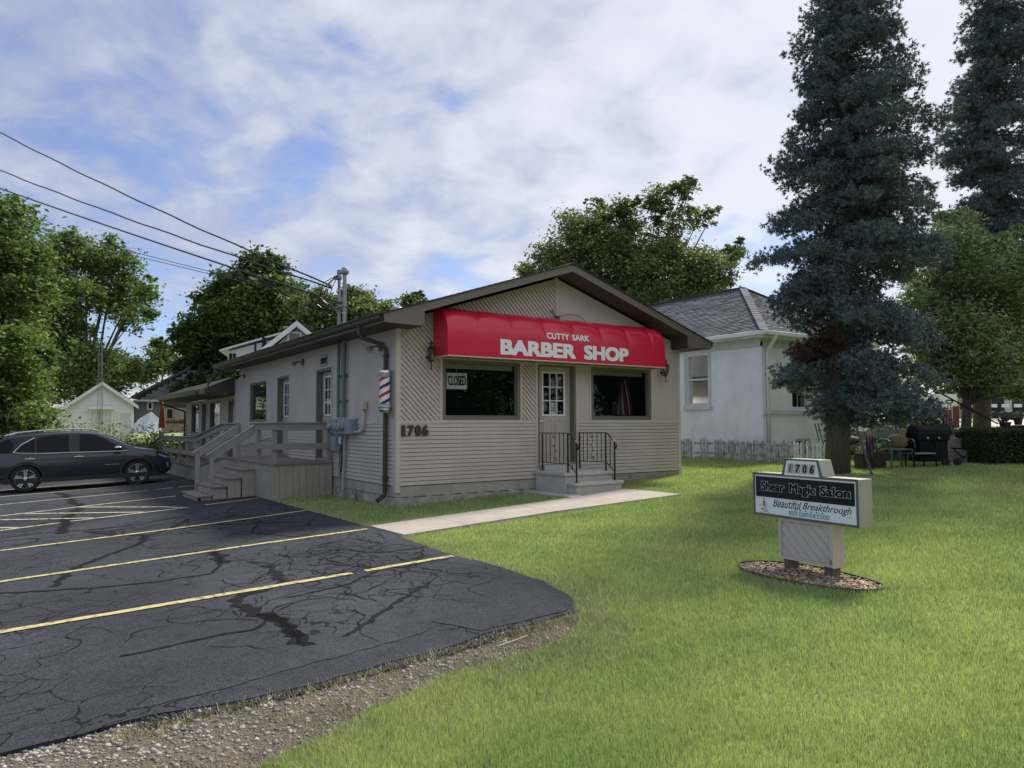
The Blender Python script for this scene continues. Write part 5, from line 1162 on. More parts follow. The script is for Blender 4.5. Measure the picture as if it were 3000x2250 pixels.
tree('broad dark maple with layered branches behind the shop', gnd(520, 62), PB([(565, 585, 38), (520, 620, 42), (470, 650, 38), (590, 640, 48), (540, 680, 55), (450, 700, 40), (620, 690, 45), (420, 740, 34), (480, 750, 48), (560, 740, 50), (400, 790, 22), (440, 810, 34), (385, 715, 14), (640, 640, 30), (600, 570, 22), (410, 840, 26), (510, 820, 50)], 62, 2), 60000, .19, LG2, tr=.4, twigs=120)
tree('rounded green tree behind the electric masts', gnd(780, 50), PB([(770, 655, 32), (800, 670, 30), (740, 680, 32), (700, 670, 34), (660, 660, 30), (760, 700, 40), (815, 690, 22), (690, 710, 34)], 50), 22000, .14, LO, tr=.3)
tree('small tree top peeking over the roof left of the gable', gnd(895, 55), PB([(880, 650, 16), (905, 648, 15), (893, 665, 20), (915, 660, 12)], 55), 3600, .14, LG2, tr=.18)
tree('wide airy locust tree behind the gable roof', gnd(1370, 36), PB([(1200, 560, 42), (1165, 600, 34), (1255, 500, 48), (1290, 540, 55), (1250, 590, 55), (1330, 600, 60), (1340, 520, 50), (1400, 560, 58), (1430, 620, 60), (1480, 570, 50), (1530, 590, 44), (1500, 640, 50), (1350, 450, 28), (1420, 430, 30), (1475, 410, 24), (1495, 392, 12), (1450, 480, 36), (1510, 470, 24), (1545, 455, 12), (1290, 440, 20), (1575, 555, 24), (1600, 530, 14), (1130, 580, 16), (1405, 660, 50), (1360, 650, 60), (1540, 640, 34)], 36, 2), 78000, .085, LO, name='tree', tr=.34, twigs=240, stems=2)
tree('bright green bush tree close behind the rear of the dark car', gnd(30, 24), PB([(20, 760, 60), (40, 830, 45), (75, 890, 30), (20, 900, 45), (-40, 830, 70), (60, 920, 22), (-60, 920, 60)], 24, .8), 20000, .075, LB, name='bush', cat='bush', tr=.12, fork=.2)
tree('leafy yard tree standing between the dark car and the garage side yard', (-6.5, 27.5, float(G(-6.5, 27.5))), [(-6.5+a, 27.5+b, c-.3, 1.15) for a, b, c in ((0, 0, 1.5), (1, .5, 2.6), (-1, -.5, 2.8), (.6, -.8, 3.8), (-.8, .8, 4.0), (0, 0, 5.0), (1.4, 0, 1.2), (-1.6, 0, 1.4))], 15000, .10, LG, tr=.15, fork=.2)
# shrub behind the ramp
sh_ = thing('flowering_shrub', 'pale leaved hydrangea hedge behind the deck ramp', 'shrub', (-4, 20, -.4))
bl = [(x, 20.0+random.uniform(-.4, .4), .38+random.uniform(-.15, .2), .75+random.random()*.25) for x in np.linspace(-8.2, -.2, 22)]+[(x, 19.7, -.2, .6) for x in np.linspace(-8, -.3, 14)]
V, F, _ = leaf_cloud([b[:3] for b in bl], [b[3] for b in bl], 34000, .050, flat=.95, spread=1.2); raw('foliage', V, F, leafmat('hydrangea_leaf', (0.26, 0.30, 0.12), (0.12, 0.16, 0.05), trans=.35, scale=2.5, rand=.6), sh_)
V, F, _ = leaf_cloud([(b[0], b[1]-.2, b[2]+.12) for b in bl], [b[3]*.98 for b in bl], 700, .07, flat=1.0); raw('flower_heads', V, F, mat('cream_flower', (0.55, 0.52, 0.36), .8, rand=.3), sh_)
# trees across the street, behind the viewer (they show in the window glass)
for i, (x, y, h, w, lab) in enumerate(((6, -34, 11, 5.5, 'broad street tree directly across the road from the parking lot corner'), (16, -33, 13, 6.5, 'tall street tree across the road facing the shop door'), (27, -36, 12, 6, 'street tree across the road in line with the stucco house'), (38, -30, 13, 6, 'tall street tree across the road beyond the stucco house'), (-4, -36, 12, 6, 'street tree across the road behind the parking lot'), (50, -22, 12, 6, 'last street tree far along the road to the east'), (-40, 6, 11, 5.5, 'yard tree beyond the parking lot level with the deck stairs'), (-37, 18, 11, 6, 'yard tree beyond the parking lot level with the rear ramp'), (-44, 30, 12, 6, 'farthest yard tree beyond the parking lot'), (-33, -6, 9, 4.5, 'small yard tree beyond the parking lot near the road'))):
    bl = [(x+random.uniform(-w*.8, w*.8), y+random.uniform(-w*.6, w*.6), h*(.10+.8*random.random()), w*.45) for k in range(18)]
    tree(lab, (x, y, float(G(x, y))), bl, 11000, .28, LG2 if i % 2 else LG, tr=.3, group='trees outside the picture seen in the window glass', twigs=10)
roadM = mat('road_asphalt', (0.075, 0.075, 0.078), .85, var=.1, scale=2, fine=.2)
sheet('road', [(-60, -24), (40, -24), (40, -16), (-60, -16)], -.02, roadM, .02)
# ------------------------------------------------------------ spruces
spM = leafmat('blue_spruce_needles', (0.185, 0.245, 0.250), (0.098, 0.140, 0.155), trans=.08, scale=1.6, rand=.45, rough=.6)
brownN = leafmat('dead_needles', (0.12, 0.07, 0.045), (0.07, 0.04, 0.03), trans=.1, scale=2, rand=.5)
def spruce(label, base, prof, n_tuft, lean=(0, 0), tr=.24, tl=.11, dead=None, gap=None, tz0=1.0):
    """prof: list of (height, radius to the photo's left, radius to the right)."""
    t = thing('blue_spruce', label, 'spruce tree', base, 'old blue spruces beside the white house'); base = np.array(base)
    H = prof[-1][0]; hs = [p[0] for p in prof]; rl = [p[1] for p in prof]; rr = [p[2] for p in prof]
    mb = MB(); mb.tube([base+[lean[0]*s, lean[1]*s, H*s-.2] for s in np.linspace(0, 1, 9)], [tr*(1.15 if s == 0 else 1)*(1-.9*s) for s in np.linspace(0, 1, 9)], 12)
    P = []; Dn = []; br = []; nb = int(H*19)
    right = np.array([CR[0], CR[1], 0])/np.hypot(CR[0], CR[1])
    for i in range(nb):
        s = (i+random.random())/nb; h = tz0+(H-tz0)*s; a = random.uniform(0, 2*math.pi); d = np.array([math.cos(a), math.sin(a), 0]); k = float(d@right)
        R = np.interp(h, hs, rr)*max(0, k)**1+np.interp(h, hs, rl)*max(0, -k); R = R*abs(k)+ (1-abs(k))*(np.interp(h, hs, rr)+np.interp(h, hs, rl))*.5*1.0 if abs(k) < .999 else R
        R *= random.choice((random.uniform(.55, .95), random.uniform(.85, 1.08), random.uniform(.9, 1.12))); c0 = base+np.array([lean[0]*h/H, lean[1]*h/H, h])
        droop = .22+.5*(1-s); m_ = max(3, int(R/.22)); pts = []
        for j in range(m_+1):
            q = j/m_; pts.append(c0+d*R*q+np.array([0, 0, -droop*R*q*q*.62+.10*R*q+(.16*R*max(0, q-.75)*2)]))
        br.append((pts, R)); sd = np.array([-d[1], d[0], 0])
        for j in range(1, m_+1):
            q = j/m_
            if q < .06 and R < .5: continue
            wdt = .38*R*min(1, q*1.3)*(1.15-.75*q)+.10
            nn = int(4+9*wdt*4)
            for k2 in range(nn):
                o_ = random.uniform(-1, 1)*wdt; dz = -random.random()**1.3*.42*(1-.5*q)-.05*abs(o_)
                P.append(pts[j]+sd*o_+d*random.uniform(-.20, .14)+np.array([0, 0, dz+.05])); dd = d*.8+sd*(o_/max(wdt, .1))*.7+np.array([0, 0, random.uniform(-.9, .35)]); Dn.append(dd)
    for pts, R in br[::1]: mb.tube(pts, [.03*(1-.8*q) for q in np.linspace(0, 1, len(pts))], 4, caps=False)
    obj('trunk', mb, barkM, t, fix=False, smooth=True)
    P = np.array(P); Dn = np.array(Dn); n = len(P); rep = max(1, int(round(n_tuft/n))); P = np.repeat(P, rep, 0)+rng.normal(size=(n*rep, 3))*.055; Dn = np.repeat(Dn, rep, 0)+rng.normal(size=(n*rep, 3))*.35; Dn /= np.linalg.norm(Dn, axis=1)[:, None]; n = len(P)
    K = 13; L_ = tl*(.55+.5*rng.random((n, 1, 1))); sp = rng.normal(size=(n, K, 3)); dirs = Dn[:, None, :]*.9+sp*.75; dirs /= np.linalg.norm(dirs, axis=2)[:, :, None]
    side = np.cross(dirs, rng.normal(size=(n, K, 3))); side /= np.linalg.norm(side, axis=2)[:, :, None]
    w_ = .012; o0 = P[:, None, :]; V = np.stack([o0-side*w_, o0+side*w_, o0+dirs*L_], 2).reshape(-1, 3)
    F = np.arange(3*n*K).reshape(-1, 3); mi = None
    if dead is not None:
        mi = np.zeros(n, int)
        for (c, r) in dead: mi[np.linalg.norm((P-np.array(c))/np.array(r), axis=1) < 1] = 1
        mi = np.repeat(mi, K)
    raw('needles', V, F, [spM, brownN], t, mi=mi); return t
def spb(u, v): 
    d = CF+CR*(u*1.3562-1500)/FPX-CU*(v*1.3562-1125)/FPX; t = (0-CAMP[2])/d[2]
    for _ in range(60):
        q = CAMP+d*t; t = t+.7*((float(G(q[0], q[1]))-CAMP[2])/d[2]-t)
    return CAMP+d*t
b1 = spb(1808, 1022)
# world height for an overview row at the first spruce (depth about 16.4 m)
H1 = lambda v, d=16.6: (1240-v*1.3562)/FPX*d*1.02+CAMP[2]-b1[2]
W1 = lambda r, d=16.6: r*1.3562*d/FPX
pr1 = [(H1(960), .0, 0), (H1(915), .1, W1(20)), (H1(885), .15, W1(110)), (H1(840), W1(100), W1(200)), (H1(800), W1(125), W1(185)), (H1(700), W1(110), W1(180)), (H1(620), W1(135), W1(180)), (H1(520), W1(165), W1(190)), (H1(430), W1(140), W1(195)), (H1(330), W1(140), W1(190)), (H1(250), W1(100), W1(215)), (H1(200), W1(95), W1(190)), (H1(130), W1(115), W1(130)), (H1(60), W1(75), W1(95)), (H1(-60), W1(65), W1(65)), (H1(-260), W1(45), W1(45)), (H1(-480), .1, .1)]
dd_ = [(at(1740*1.3562, 740*1.3562, 16.0), (.9, .9, .45)), (at(1800*1.3562, 735*1.3562, 15.6), (.5, .8, .22))]
ld = at(1850*1.3562, -480*1.3562, 16.6)
spruce('tall blue spruce with a low drooping branch in front of the white house', tuple(b1), pr1, 60000, lean=((ld-b1)[0]*.8, (ld-b1)[1]*.8), tr=.25, dead=dd_, tz0=H1(940))
g2 = gnd(2115, 22.5); H2 = lambda v, d=22.5: (1238-v*1.3562)/FPX*d*1.02+CAMP[2]-g2[2]; W2 = lambda r, d=22.5: r*1.3562*d/FPX
pr2 = [(H2(860), .1, .1), (H2(800), W2(60), W2(90)), (H2(640), W2(110), W2(110)), (H2(560), W2(85), W2(110)), (H2(480), W2(115), W2(110)), (H2(400), W2(60), W2(110)), (H2(330), W2(110), W2(110)), (H2(230), W2(85), W2(110)), (H2(100), W2(75), W2(110)), (H2(0), W2(60), W2(100)), (H2(-200), W2(50), W2(70)), (H2(-450), .1, .1)]
ld2 = at(2165*1.3562, -450*1.3562, 22.5)
spruce('second blue spruce with open gaps of sky, rising behind the crab apple', g2, pr2, 42000, lean=((ld2-g2)[0], (ld2-g2)[1]), tr=.24, tl=.13, tz0=H2(840))
tree('silvery green crab apple tree between the two spruces', gnd(2080, 20.5), PB([(2040, 520, 45), (2010, 600, 45), (2090, 560, 55), (2060, 640, 60), (2000, 680, 42), (2120, 640, 60), (2170, 580, 40), (2180, 680, 55), (2080, 710, 60), (2020, 760, 42), (2130, 760, 60), (2200, 760, 45), (2060, 470, 25), (1985, 750, 22), (2160, 820, 35), (2210, 620, 40), (2050, 800, 40), (2120, 815, 30), (2220, 700, 50), (2230, 790, 45), (2165, 530, 26), (2215, 560, 40), (2095, 485, 22), (2030, 470, 14), (2125, 520, 16), (2190, 500, 14), (1975, 640, 30), (2250, 600, 50), (2180, 840, 26), (2230, 850, 26)], 20.5, 1.0), 78000, .060, LC, tr=.14, twigs=120, aspect=.38)
# ------------------------------------------------------------ white stucco house
hx, hy, hz0, hw, hd = 12.95, 1.54, .1, 5.6, 11.0; HE = 3.86
ho = thing('stucco_house', 'white stucco house with grey hip roof and raised basement beside the shop', 'house', (hx, hy, .3))
stucco = mat('white_stucco', (0.80, 0.83, 0.90), .9, var=.07, scale=1.6, bump=.9, bscale=38, fine=.10, streak=.06); stuccoT = mat('stucco_trim', (0.56, 0.58, 0.60), .85, var=.1, scale=5, bump=.4)
HWn = (-4.55, -3.62, 2.02, 3.72)
FWs = [(14.44, 15.30, 1.86, 3.42), (16.03, 16.95, 1.86, 3.52), (14.55, 15.35, .32, .89), (16.1, 16.9, .32, .89)]
HS = lambda a, z, d: (hx-d, -a, z); HF = lambda a, z, d: (a, hy-d, z)
obj('wall', wall_mesh(cells(-hy-hd, -hy-.0, -.2, HE, [HWn]), HS, -.2, 0), stucco, ho); obj('wall', wall_mesh(cells(hx+.201, hx+hw, -.2, HE, FWs), HF, -.2, 0), stucco, ho)
obj('wall', MB().box(hx+hw-.2, hx+hw, hy+.21, hy+hd, -.2, HE), stucco, ho)
mb = MB(); mb.box(hx-.05, hx-.001, hy-.05, hy+hd, 3.76, 3.90); mb.box(hx-.05, hx+hw, hy-.05, hy-.001, 3.76, 3.90); obj('frieze_band', mb, stuccoT, ho)
mb = MB(); mb.box(hx+.0, hx+hw, hy-.06, hy-.001, 1.66, 1.80); obj('belt_course', mb, stuccoT, ho, bevel=.01)
oldwhite = mat('old_white_paint', (0.60, 0.62, 0.64), .6, var=.15, scale=9); slatM = mat('blind_slat', (0.32, 0.35, 0.33), .6, var=.12, scale=3)
def hwin(h, fn, slats=True, sill=True):
    l, r, b, t = h; f = obj('window', frame_rect(MB(), l-.001, r+.001, b, t, .055, fn, -.17, -.03), oldwhite, ho)
    m_ = (b+t)/2; mb = MB(); rect(mb, l+.056, r-.056, m_-.03, m_+.03, fn, -.14, -.05); obj('meeting_rail', mb, oldwhite, f)
    mb = MB(); mb.add([fn(l+.05, b+.05, -.12), fn(r-.05, b+.05, -.12), fn(r-.05, t-.05, -.12), fn(l+.05, t-.05, -.12)], [(0, 1, 2, 3)]); obj('pane', mb, glass, f)
    mb = MB(); rect(mb, l, r, b, t, fn, -.32, -.30); obj('room_interior', mb, roomM, f)
    if slats:
        mb = MB(); k = 0; z = b+.08
        while z < t-.08: rect(mb, l+.12, r-.06, z, z+.036, fn, -.165, -.155); z += .052
        obj('blind', mb, slatM, f, kind='stuff')
    if sill: mb = MB(); rect(mb, l-.14, r+.14, b-.17, b-.05, fn, .001, .08); obj('sill', mb, stuccoT, f, bevel=.01)
hwin(HWn, HS); hwin(FWs[0], HF, False, False); hwin(FWs[1], HF, False, False); hwin(FWs[2], HF, False, False); hwin(FWs[3], HF, False, False)
mb = MB(); rect(mb, 14.86, 14.88, 1.9, 2.55, HF, -.11, -.1); obj('muntin', mb, oldwhite, ho)
mb = frame_rect(MB(), HWn[0]-.09, HWn[1]+.09, HWn[2]-.05, HWn[3]+.09, .06, HS, .001, .035); obj('casing', mb, stuccoT, ho)
# hip roof with shingle courses
ov = .42; x0, x1, y0, y1 = hx-ov, hx+hw+ov, hy-ov, hy+hd+ov; hh = (x1-x0)/2; zE = 4.16; zR = 6.28; rs = (zR-zE)/hh
hshM = mat('grey_shingle', (0.135, 0.140, 0.160), .92, var=.22, scale=3.2, bump=.5, fine=.25, rand=.22)
rows_ = 34; Vr = []; Fr = []
def quadR(p): 
    n = len(Vr); Vr.extend(p); Fr.append((n, n+1, n+2, n+3))
for side in range(4):
    for k in range(rows_):
        a, b = k/rows_*hh, (k+1)/rows_*hh; za, zb2 = zE+rs*a+.035, zE+rs*b+.010
        def pt(s, off, z):
            if side == 0: return (x0+off, s, z)
            if side == 1: return (x1-off, s, z)
            if side == 2: return (s, y0+off, z)
            return (s, y1-off, z)
        lo, hi = (y0, y1) if side < 2 else (x0, x1); la, lb = lo+a, hi-a; ma, mb2 = lo+b, hi-b; nt_ = max(1, int((lb-la)/.3)); ph = (k % 2)*.15
        s = la
        while s < lb-.01:
            e = min(lb, (math.floor((s-ph)/.3)+1)*.3+ph+1e-6); s1, e1 = s+.006, max(s+.008, e-.006); j = random.uniform(-.008, .008)
            q = lambda v: min(max(v, ma), mb2)
            if q(e1)-q(s1) > -1e-6:
                quadR([pt(s1, a, za+j), pt(e1, a, za+j), pt(q(e1), b, zb2), pt(q(s1), b, zb2)]); quadR([pt(s1, a, za+j), pt(e1, a, za+j), pt(e1, a+.002, za-.035), pt(s1, a+.002, za-.035)])
            s = e
raw('shingles', np.array(Vr), np.array(Fr), hshM, ho, kind='stuff')
mb = MB(); ax0 = (x0+x1)/2; rp = [(ax0, y0+hh, zR), (ax0, y1-hh, zR)]
mb.add([(x0, y0, zE), (x1, y0, zE), (x1, y1, zE), (x0, y1, zE)]+rp, [(0, 1, 4), (1, 2, 5, 4), (2, 3, 5), (3, 0, 4, 5)]); obj('roof_deck', mb, darkbrown, ho, fix=False)
mb = MB(); 
for (c, d) in (((x0, y0, zE), rp[0]), ((x1, y0, zE), rp[0]), ((x0, y1, zE), rp[1]), (rp[0], rp[1])):
    c, d = np.array(c), np.array(d)
    for k in range(24):
        mb.bar(c+(d-c)*k/24+[0, 0, .05], c+(d-c)*(k+1.05)/24+[0, 0, .038], .24, .012)
obj('hip_cap', mb, hshM, ho)
mb = MB(); mb.box(x0-.09, x0, y0-.09, y1, zE-.10, zE+.02); mb.box(x0, x1, y0-.09, y0, zE-.10, zE+.02); obj('gutter', mb, whiteM, ho, bevel=.015)
mb = MB(); mb.box(x0+.001, hx-.002, y0+.001, y1, zE-.16, zE-.13); mb.box(hx, x1, y0+.001, hy-.002, zE-.16, zE-.13); mb.box(x0+.001, x0+.02, y0+.022, y1, zE-.129, zE-.0); mb.box(x0+.001, x1, y0+.001, y0+.02, zE-.129, zE-.0); obj('eave_soffit', mb, stuccoT, ho)
mb = MB(); mb.box(hx-.03, hx+hw, hy-.03, hy-.001, 3.901, zE-.165); mb.box(hx-.03, hx-.001, hy, hy+hd, 3.901, zE-.165); obj('frieze_board', mb, stuccoT, ho)
mb = MB(); mb.tube([(x0+.5, y0-.03, zE-.06), (x0+.5, y0-.03, zE-.18), (x0+.62, hy-.10, zE-.50), (x0+.62, hy-.06, zE-.62), (x0+.62, hy-.06, .4)], .052, 8); obj('downspout', mb, whiteM, ho, smooth=True)
obj('vent_pipe', MB().lathe([(.06, 0), (.06, .5)], (x0+1.1, hy+7.9, 4.75), 10), darkbrown, ho)
# ------------------------------------------------------------ picket fence
pk = thing('picket_fence', 'weathered peeling white picket fence in front of the stucco house', 'fence', (12, 1, .3))
FP = [(12.1, 4.3), (12.05, 3.2), (12.0, 2.2), (11.53, .2), (11.2, -1.3), (11.0, -2.2)]
peel = mat('peeling_paint', (0.52, 0.54, 0.56), .85, col2=(0.15, 0.14, 0.13), scale=7, bump=.4); peelA = mat('weathered_picket', (0.13, 0.12, 0.115), .9, col2=(0.42, 0.44, 0.46), scale=6, bump=.4); cleanP = mat('white_picket', (0.60, 0.63, 0.66), .7, var=.1, scale=6)
SG = []; tot = 0
for a, b in zip(FP, FP[1:]): l_ = math.dist(a, b); SG.append((a, b, tot, l_)); tot += l_
s = 0.02; pid = 0
fs_ = np.linspace(0, 0, 1)
while s < tot-.02:
    a, b, t0, l_ = next(q for q in SG if q[2] <= s <= q[2]+q[3]+1e-6); t = (s-t0)/l_; x, y = a[0]+(b[0]-a[0])*t, a[1]+(b[1]-a[1])*t; ux, uy = (b[0]-a[0])/l_, (b[1]-a[1])/l_
    if pid in (8, 9, 13, 14): pid += 1; s += .115; continue
    h = (.66 if s > 4.6 else .62)+random.uniform(-.05, .05); ln = random.uniform(-.05, .05); w2_ = .036
    if pid == 7: h = 1.02
    z0 = float(G(x, y))-.03+.06*max(0, 1-s/3)
    loc = [(-w2_, 0), (w2_, 0), (w2_, h-.05), (0 if random.random() < .7 else .02, h), (-w2_, h-.05)]
    mb = MB(); mb.prism(loc, lambda p, q, d: (x+ux*(p+ln*q)-uy*d, y+uy*(p+ln*q)+ux*d, z0+q), -.009, .009)
    obj('picket', mb, cleanP if pid == 7 or s > 4.9 and random.random() < .8 else random.choice([peel, peelA, peel]), pk); pid += 1; s += .108+random.uniform(-.01, .015)
mb = MB()
for a, b in zip(FP, FP[1:]):
    for zz in (.18, .48): mb.bar((a[0]+.03, a[1], float(G(*a))+zz), (b[0]+.03, b[1], float(G(*b))+zz), .03, .07)
obj('fence_rail', mb, peel, pk)
# ------------------------------------------------------------ background buildings on the left
clapW = mat('white_clapboard', (0.74, 0.77, 0.80), .7, var=.05, scale=2); groof = mat('grey_roof', (0.10, 0.10, 0.105), .9, var=.2, scale=3)
def at_u(u, v, d): return at(u*1.3562, v*1.3562, d)
gD = 46
def local(u, v, d, yaw):
    o = at_u(u, v, d); c, s = math.cos(yaw), math.sin(yaw); return lambda a, z, dp=0.0: (o[0]+a*c+dp*s, o[1]+a*s-dp*c, o[2]+z)   # dp towards the viewer side
gy_ = math.atan2(CR[1], CR[0])+.48
k_ = 1.3562*gD/FPX
gf = local(218, 950, gD, gy_); m_px = k_
ga = thing('white_garage', 'white clapboard garage with gable roof behind the dark car', 'garage', gf(0, 0)); 
def gp(u, v): return ((u-218)*m_px/1.15, (950-v)*m_px)
gl, gr_, pk_ = gp(130, 884), gp(299, 876), gp(218, 828)
k = 0; zb = -.3; hb = .23
while zb < pk_[1]:
    zt = min(zb+hb, pk_[1]-.02); 
    l = gl[0]+.25 if zb < gl[1] else gl[0]+(pk_[0]-gl[0])*(zb+hb*.5-gl[1])/(pk_[1]-gl[1]); r = gr_[0]-.3 if zb < gr_[1] else gr_[0]+(pk_[0]-gr_[0])*(zb+hb*.5-gr_[1])/(pk_[1]-gr_[1])
    l = max(l, gl[0]+.25); r = min(r, gr_[0]-.3)
    if r-l > .1:
        if zb < gl[1]-.3: l2 = gp(62, 0)[0]
        else: l2 = l
        mb = MB(); mb.add([gf(l2, zb, .03), gf(r, zb, .03), gf(r, zt-.005, .005), gf(l2, zt-.005, .005), gf(l2, zb, -.03), gf(r, zb, -.03)], [(0, 1, 2, 3), (0, 4, 5, 1)]); obj('clapboard', mb, clapW, ga, fix=False)
    zb += hb
mb = MB(); mb.prism([(gl[0]+.3, -.3), (gr_[0]-.3, -.3), (gr_[0]-.3, gr_[1]), (pk_[0], pk_[1]-.05), (gl[0]+.3, gl[1])], lambda a, z, d: gf(a, z, -d), .05, 7); obj('body', mb, clapW, ga)
for s, e in (((gl[0], gl[1]-.1), pk_), (pk_, (gr_[0], gr_[1]-.1))):
    mb = MB(); mb.prism([s, e, (e[0], e[1]+.13), (s[0], s[1]+.13)], lambda a, z, d: gf(a, z, -d), -.35, 7.3); obj('roof', mb, groof, ga)
    mb = MB(); mb.prism([(s[0], s[1]-.12), (e[0], e[1]-.12), (e[0], e[1]+.10), (s[0], s[1]+.10)], lambda a, z, d: gf(a, z, -d), -.39, -.355); obj('rake_board', mb, whiteM, ga)
mb = MB(); lt = gp(58, 893); mb.prism([(gp(60, 0)[0], gp(0, 897)[1]), (gl[0]+.4, gl[1]+.05), (gl[0]+.4, gl[1]+.2), (gp(60, 0)[0], gp(0, 891)[1])], lambda a, z, d: gf(a, z, -d), -.2, 5); obj('lean_to_roof', mb, clapW, ga)
def gdoor(u0, u1, v0, v1, nm, m, cols=1):
    (a0, z1), (a1, z0) = gp(u0, v0), gp(u1, v1); mb = MB(); rect(mb, a0, a1, z0, z1, gf, .03, .05); o = obj(nm, mb, m, ga); mb = frame_rect(MB(), a0-.1, a1+.1, z0-.1, z1+.1, .1, gf, .03, .09); obj('frame', mb, whiteM, o)
    return o, a0, a1, z0, z1
pnl = mat('pale_panel', (0.55, 0.60, 0.66), .6, var=.04)
for u0, u1 in ((196, 212), (216, 239)):
    o, a0, a1, z0, z1 = gdoor(u0, u1, 887, 950, 'garage_door', pnl); mb = MB()
    for i in range(1, 3): rect(mb, a0+(a1-a0)*i/3-.02, a0+(a1-a0)*i/3+.02, z0, z1, gf, .051, .06)
    for i in range(1, 5): rect(mb, a0, a1, z0+(z1-z0)*i/5-.02, z0+(z1-z0)*i/5+.02, gf, .061, .065)
    obj('panel_grid', mb, whiteM, o)
gdoor(258, 283, 893, 950, 'side_door', pnl); gdoor(85, 107, 910, 930, 'shutter', pnl)
mb = MB(); (a0, z1), (a1, z0) = gp(190, 879), gp(244, 884); rect(mb, a0, a1, z0, z1, gf, .03, .5); obj('door_canopy', mb, whiteM, ga)
# grey gabled house behind
hf = local(345, 900, 60, gy_-.2); k2 = 1.3562*60/FPX
gh = thing('grey_house', 'grey sided gable house behind the maple', 'house', hf(0, 0)); greyS = mat('grey_clapboard', (0.20, 0.23, 0.26), .7, var=.06)
hp = lambda u, v: ((u-345)*k2, (900-v)*k2)
W_ = [hp(292, 930), hp(480, 930), hp(480, 866), hp(292, 866)]; mb = MB(); mb.prism(W_, lambda a, z, d: hf(a, z, -d), 0, 8); obj('wall', mb, greyS, gh)
W_ = [hp(300, 866), hp(480, 866), hp(480, 800), hp(402, 800)]; 
z = hp(0, 866)[1]; i = 0
while z < hp(0, 802)[1]:
    f_ = (z-hp(0, 866)[1])/(hp(0, 800)[1]-hp(0, 866)[1]); l = W_[0][0]+(W_[3][0]-W_[0][0])*f_+.3; mb = MB(); mb.add([hf(l, z, .3), hf(W_[1][0], z, .3), hf(W_[1][0], z+.28, .26), hf(l, z+.28, .26), hf(l, z, .2), hf(W_[1][0], z, .2)], [(0, 1, 2, 3), (0, 4, 5, 1)]); obj('clapboard', mb, greyS, gh, fix=False); z += .285
mb = MB(); mb.prism([hp(292, 862), hp(405, 797), hp(405, 791), hp(290, 857)], lambda a, z, d: hf(a, z, -d), -.5, 8); obj('roof', mb, groof, gh); mb = MB(); mb.prism([hp(296, 868), hp(480, 868), hp(480, 864), hp(296, 864)], lambda a, z, d: hf(a, z, -d), -.6, -.31); obj('gutter', mb, whiteM, gh)
mb = frame_rect(MB(), *[hp(320, 0)[0], hp(332, 0)[0], hp(0, 886)[1], hp(0, 868)[1]+.0], .12, hf, .01, .1); w_o = obj('window', mb, whiteM, gh); mb = MB(); rect(mb, hp(321, 0)[0], hp(331, 0)[0], hp(0, 885)[1], hp(0, 869)[1], hf, .01, .05); obj('pane', mb, roomM, w_o)
# beige trailer
tf = local(375, 915, 34, gy_-.34); k3 = 1.3562*34/FPX; tp = lambda u, v: ((u-375)*k3, (915-v)*k3)
tr_ = thing('beige_camper', 'beige camper trailer parked behind the ramp', 'camper', tf(0, 0)); beige = mat('beige_siding', (0.36, 0.30, 0.24), .7, var=.06)
mb = MB(); mb.prism([tp(352, 935), tp(420, 935), tp(420, 878), tp(352, 878)], lambda a, z, d: tf(a, z, -d), 0, 2.4); obj('body', mb, beige, tr_, bevel=.04); mb = MB(); mb.prism([tp(350, 879), tp(422, 879), tp(422, 874), tp(350, 874)], lambda a, z, d: tf(a, z, -d), -.1, 2.5); obj('roof', mb, darkbrown, tr_)
for u0, u1 in ((362, 373), (388, 402)):
    mb = MB(); rect(mb, tp(u0, 0)[0], tp(u1, 0)[0], tp(0, 904)[1], tp(0, 884)[1], tf, .005, .03); o = obj('window', mb, roomM if u0 < 380 else beige, tr_); obj('frame', frame_rect(MB(), tp(u0, 0)[0]-.05, tp(u1, 0)[0]+.05, tp(0, 904)[1]-.05, tp(0, 884)[1]+.05, .05, tf, .005, .06), beige, o)
mb = MB(); rect(mb, tp(352, 0)[0], tp(420, 0)[0], tp(0, 914)[1], tp(0, 909)[1], tf, .005, .04); obj('dark_band', mb, darkbrown, tr_)
# grey tarp and rust umbrella
tp_ = thing('grey_tarp', 'grey tarp draped in a peak beside the garage', 'tarp', tuple(at_u(330, 930, 33)))
q = [at_u(285, 922, 32), at_u(300, 905, 32.6), at_u(327, 889, 33), at_u(345, 905, 32.4), at_u(352, 930, 32), at_u(310, 935, 31.4), at_u(282, 935, 31.6), at_u(330, 920, 35)]
mb = MB(); mb.add(q, [(0, 1, 5), (1, 2, 5), (2, 3, 5), (3, 4, 5), (0, 5, 6), (1, 7, 2), (2, 7, 3), (0, 7, 1), (3, 7, 4)]); obj('cover', mb, mat('tarp', (0.27, 0.31, 0.36), .6, var=.08), tp_, fix=False, smooth=False)
um = thing('folded_umbrella', 'folded rust orange patio umbrella on a pale pole', 'umbrella', tuple(at_u(350, 935, 31)))
b_ = at_u(350, 940, 31); t_ = at_u(351, 870, 31); mb = MB(); mb.tube([b_, t_], .035, 8); obj('pole', mb, whiteM, um); mb = MB(); mb.tube([at_u(350, 924, 31), at_u(350, 905, 31), at_u(350.5, 880, 31), t_], [.16, .13, .07, .02], 7); obj('canopy', mb, mat('rust_fabric', (0.22, 0.05, 0.025), .8, var=.15), um)
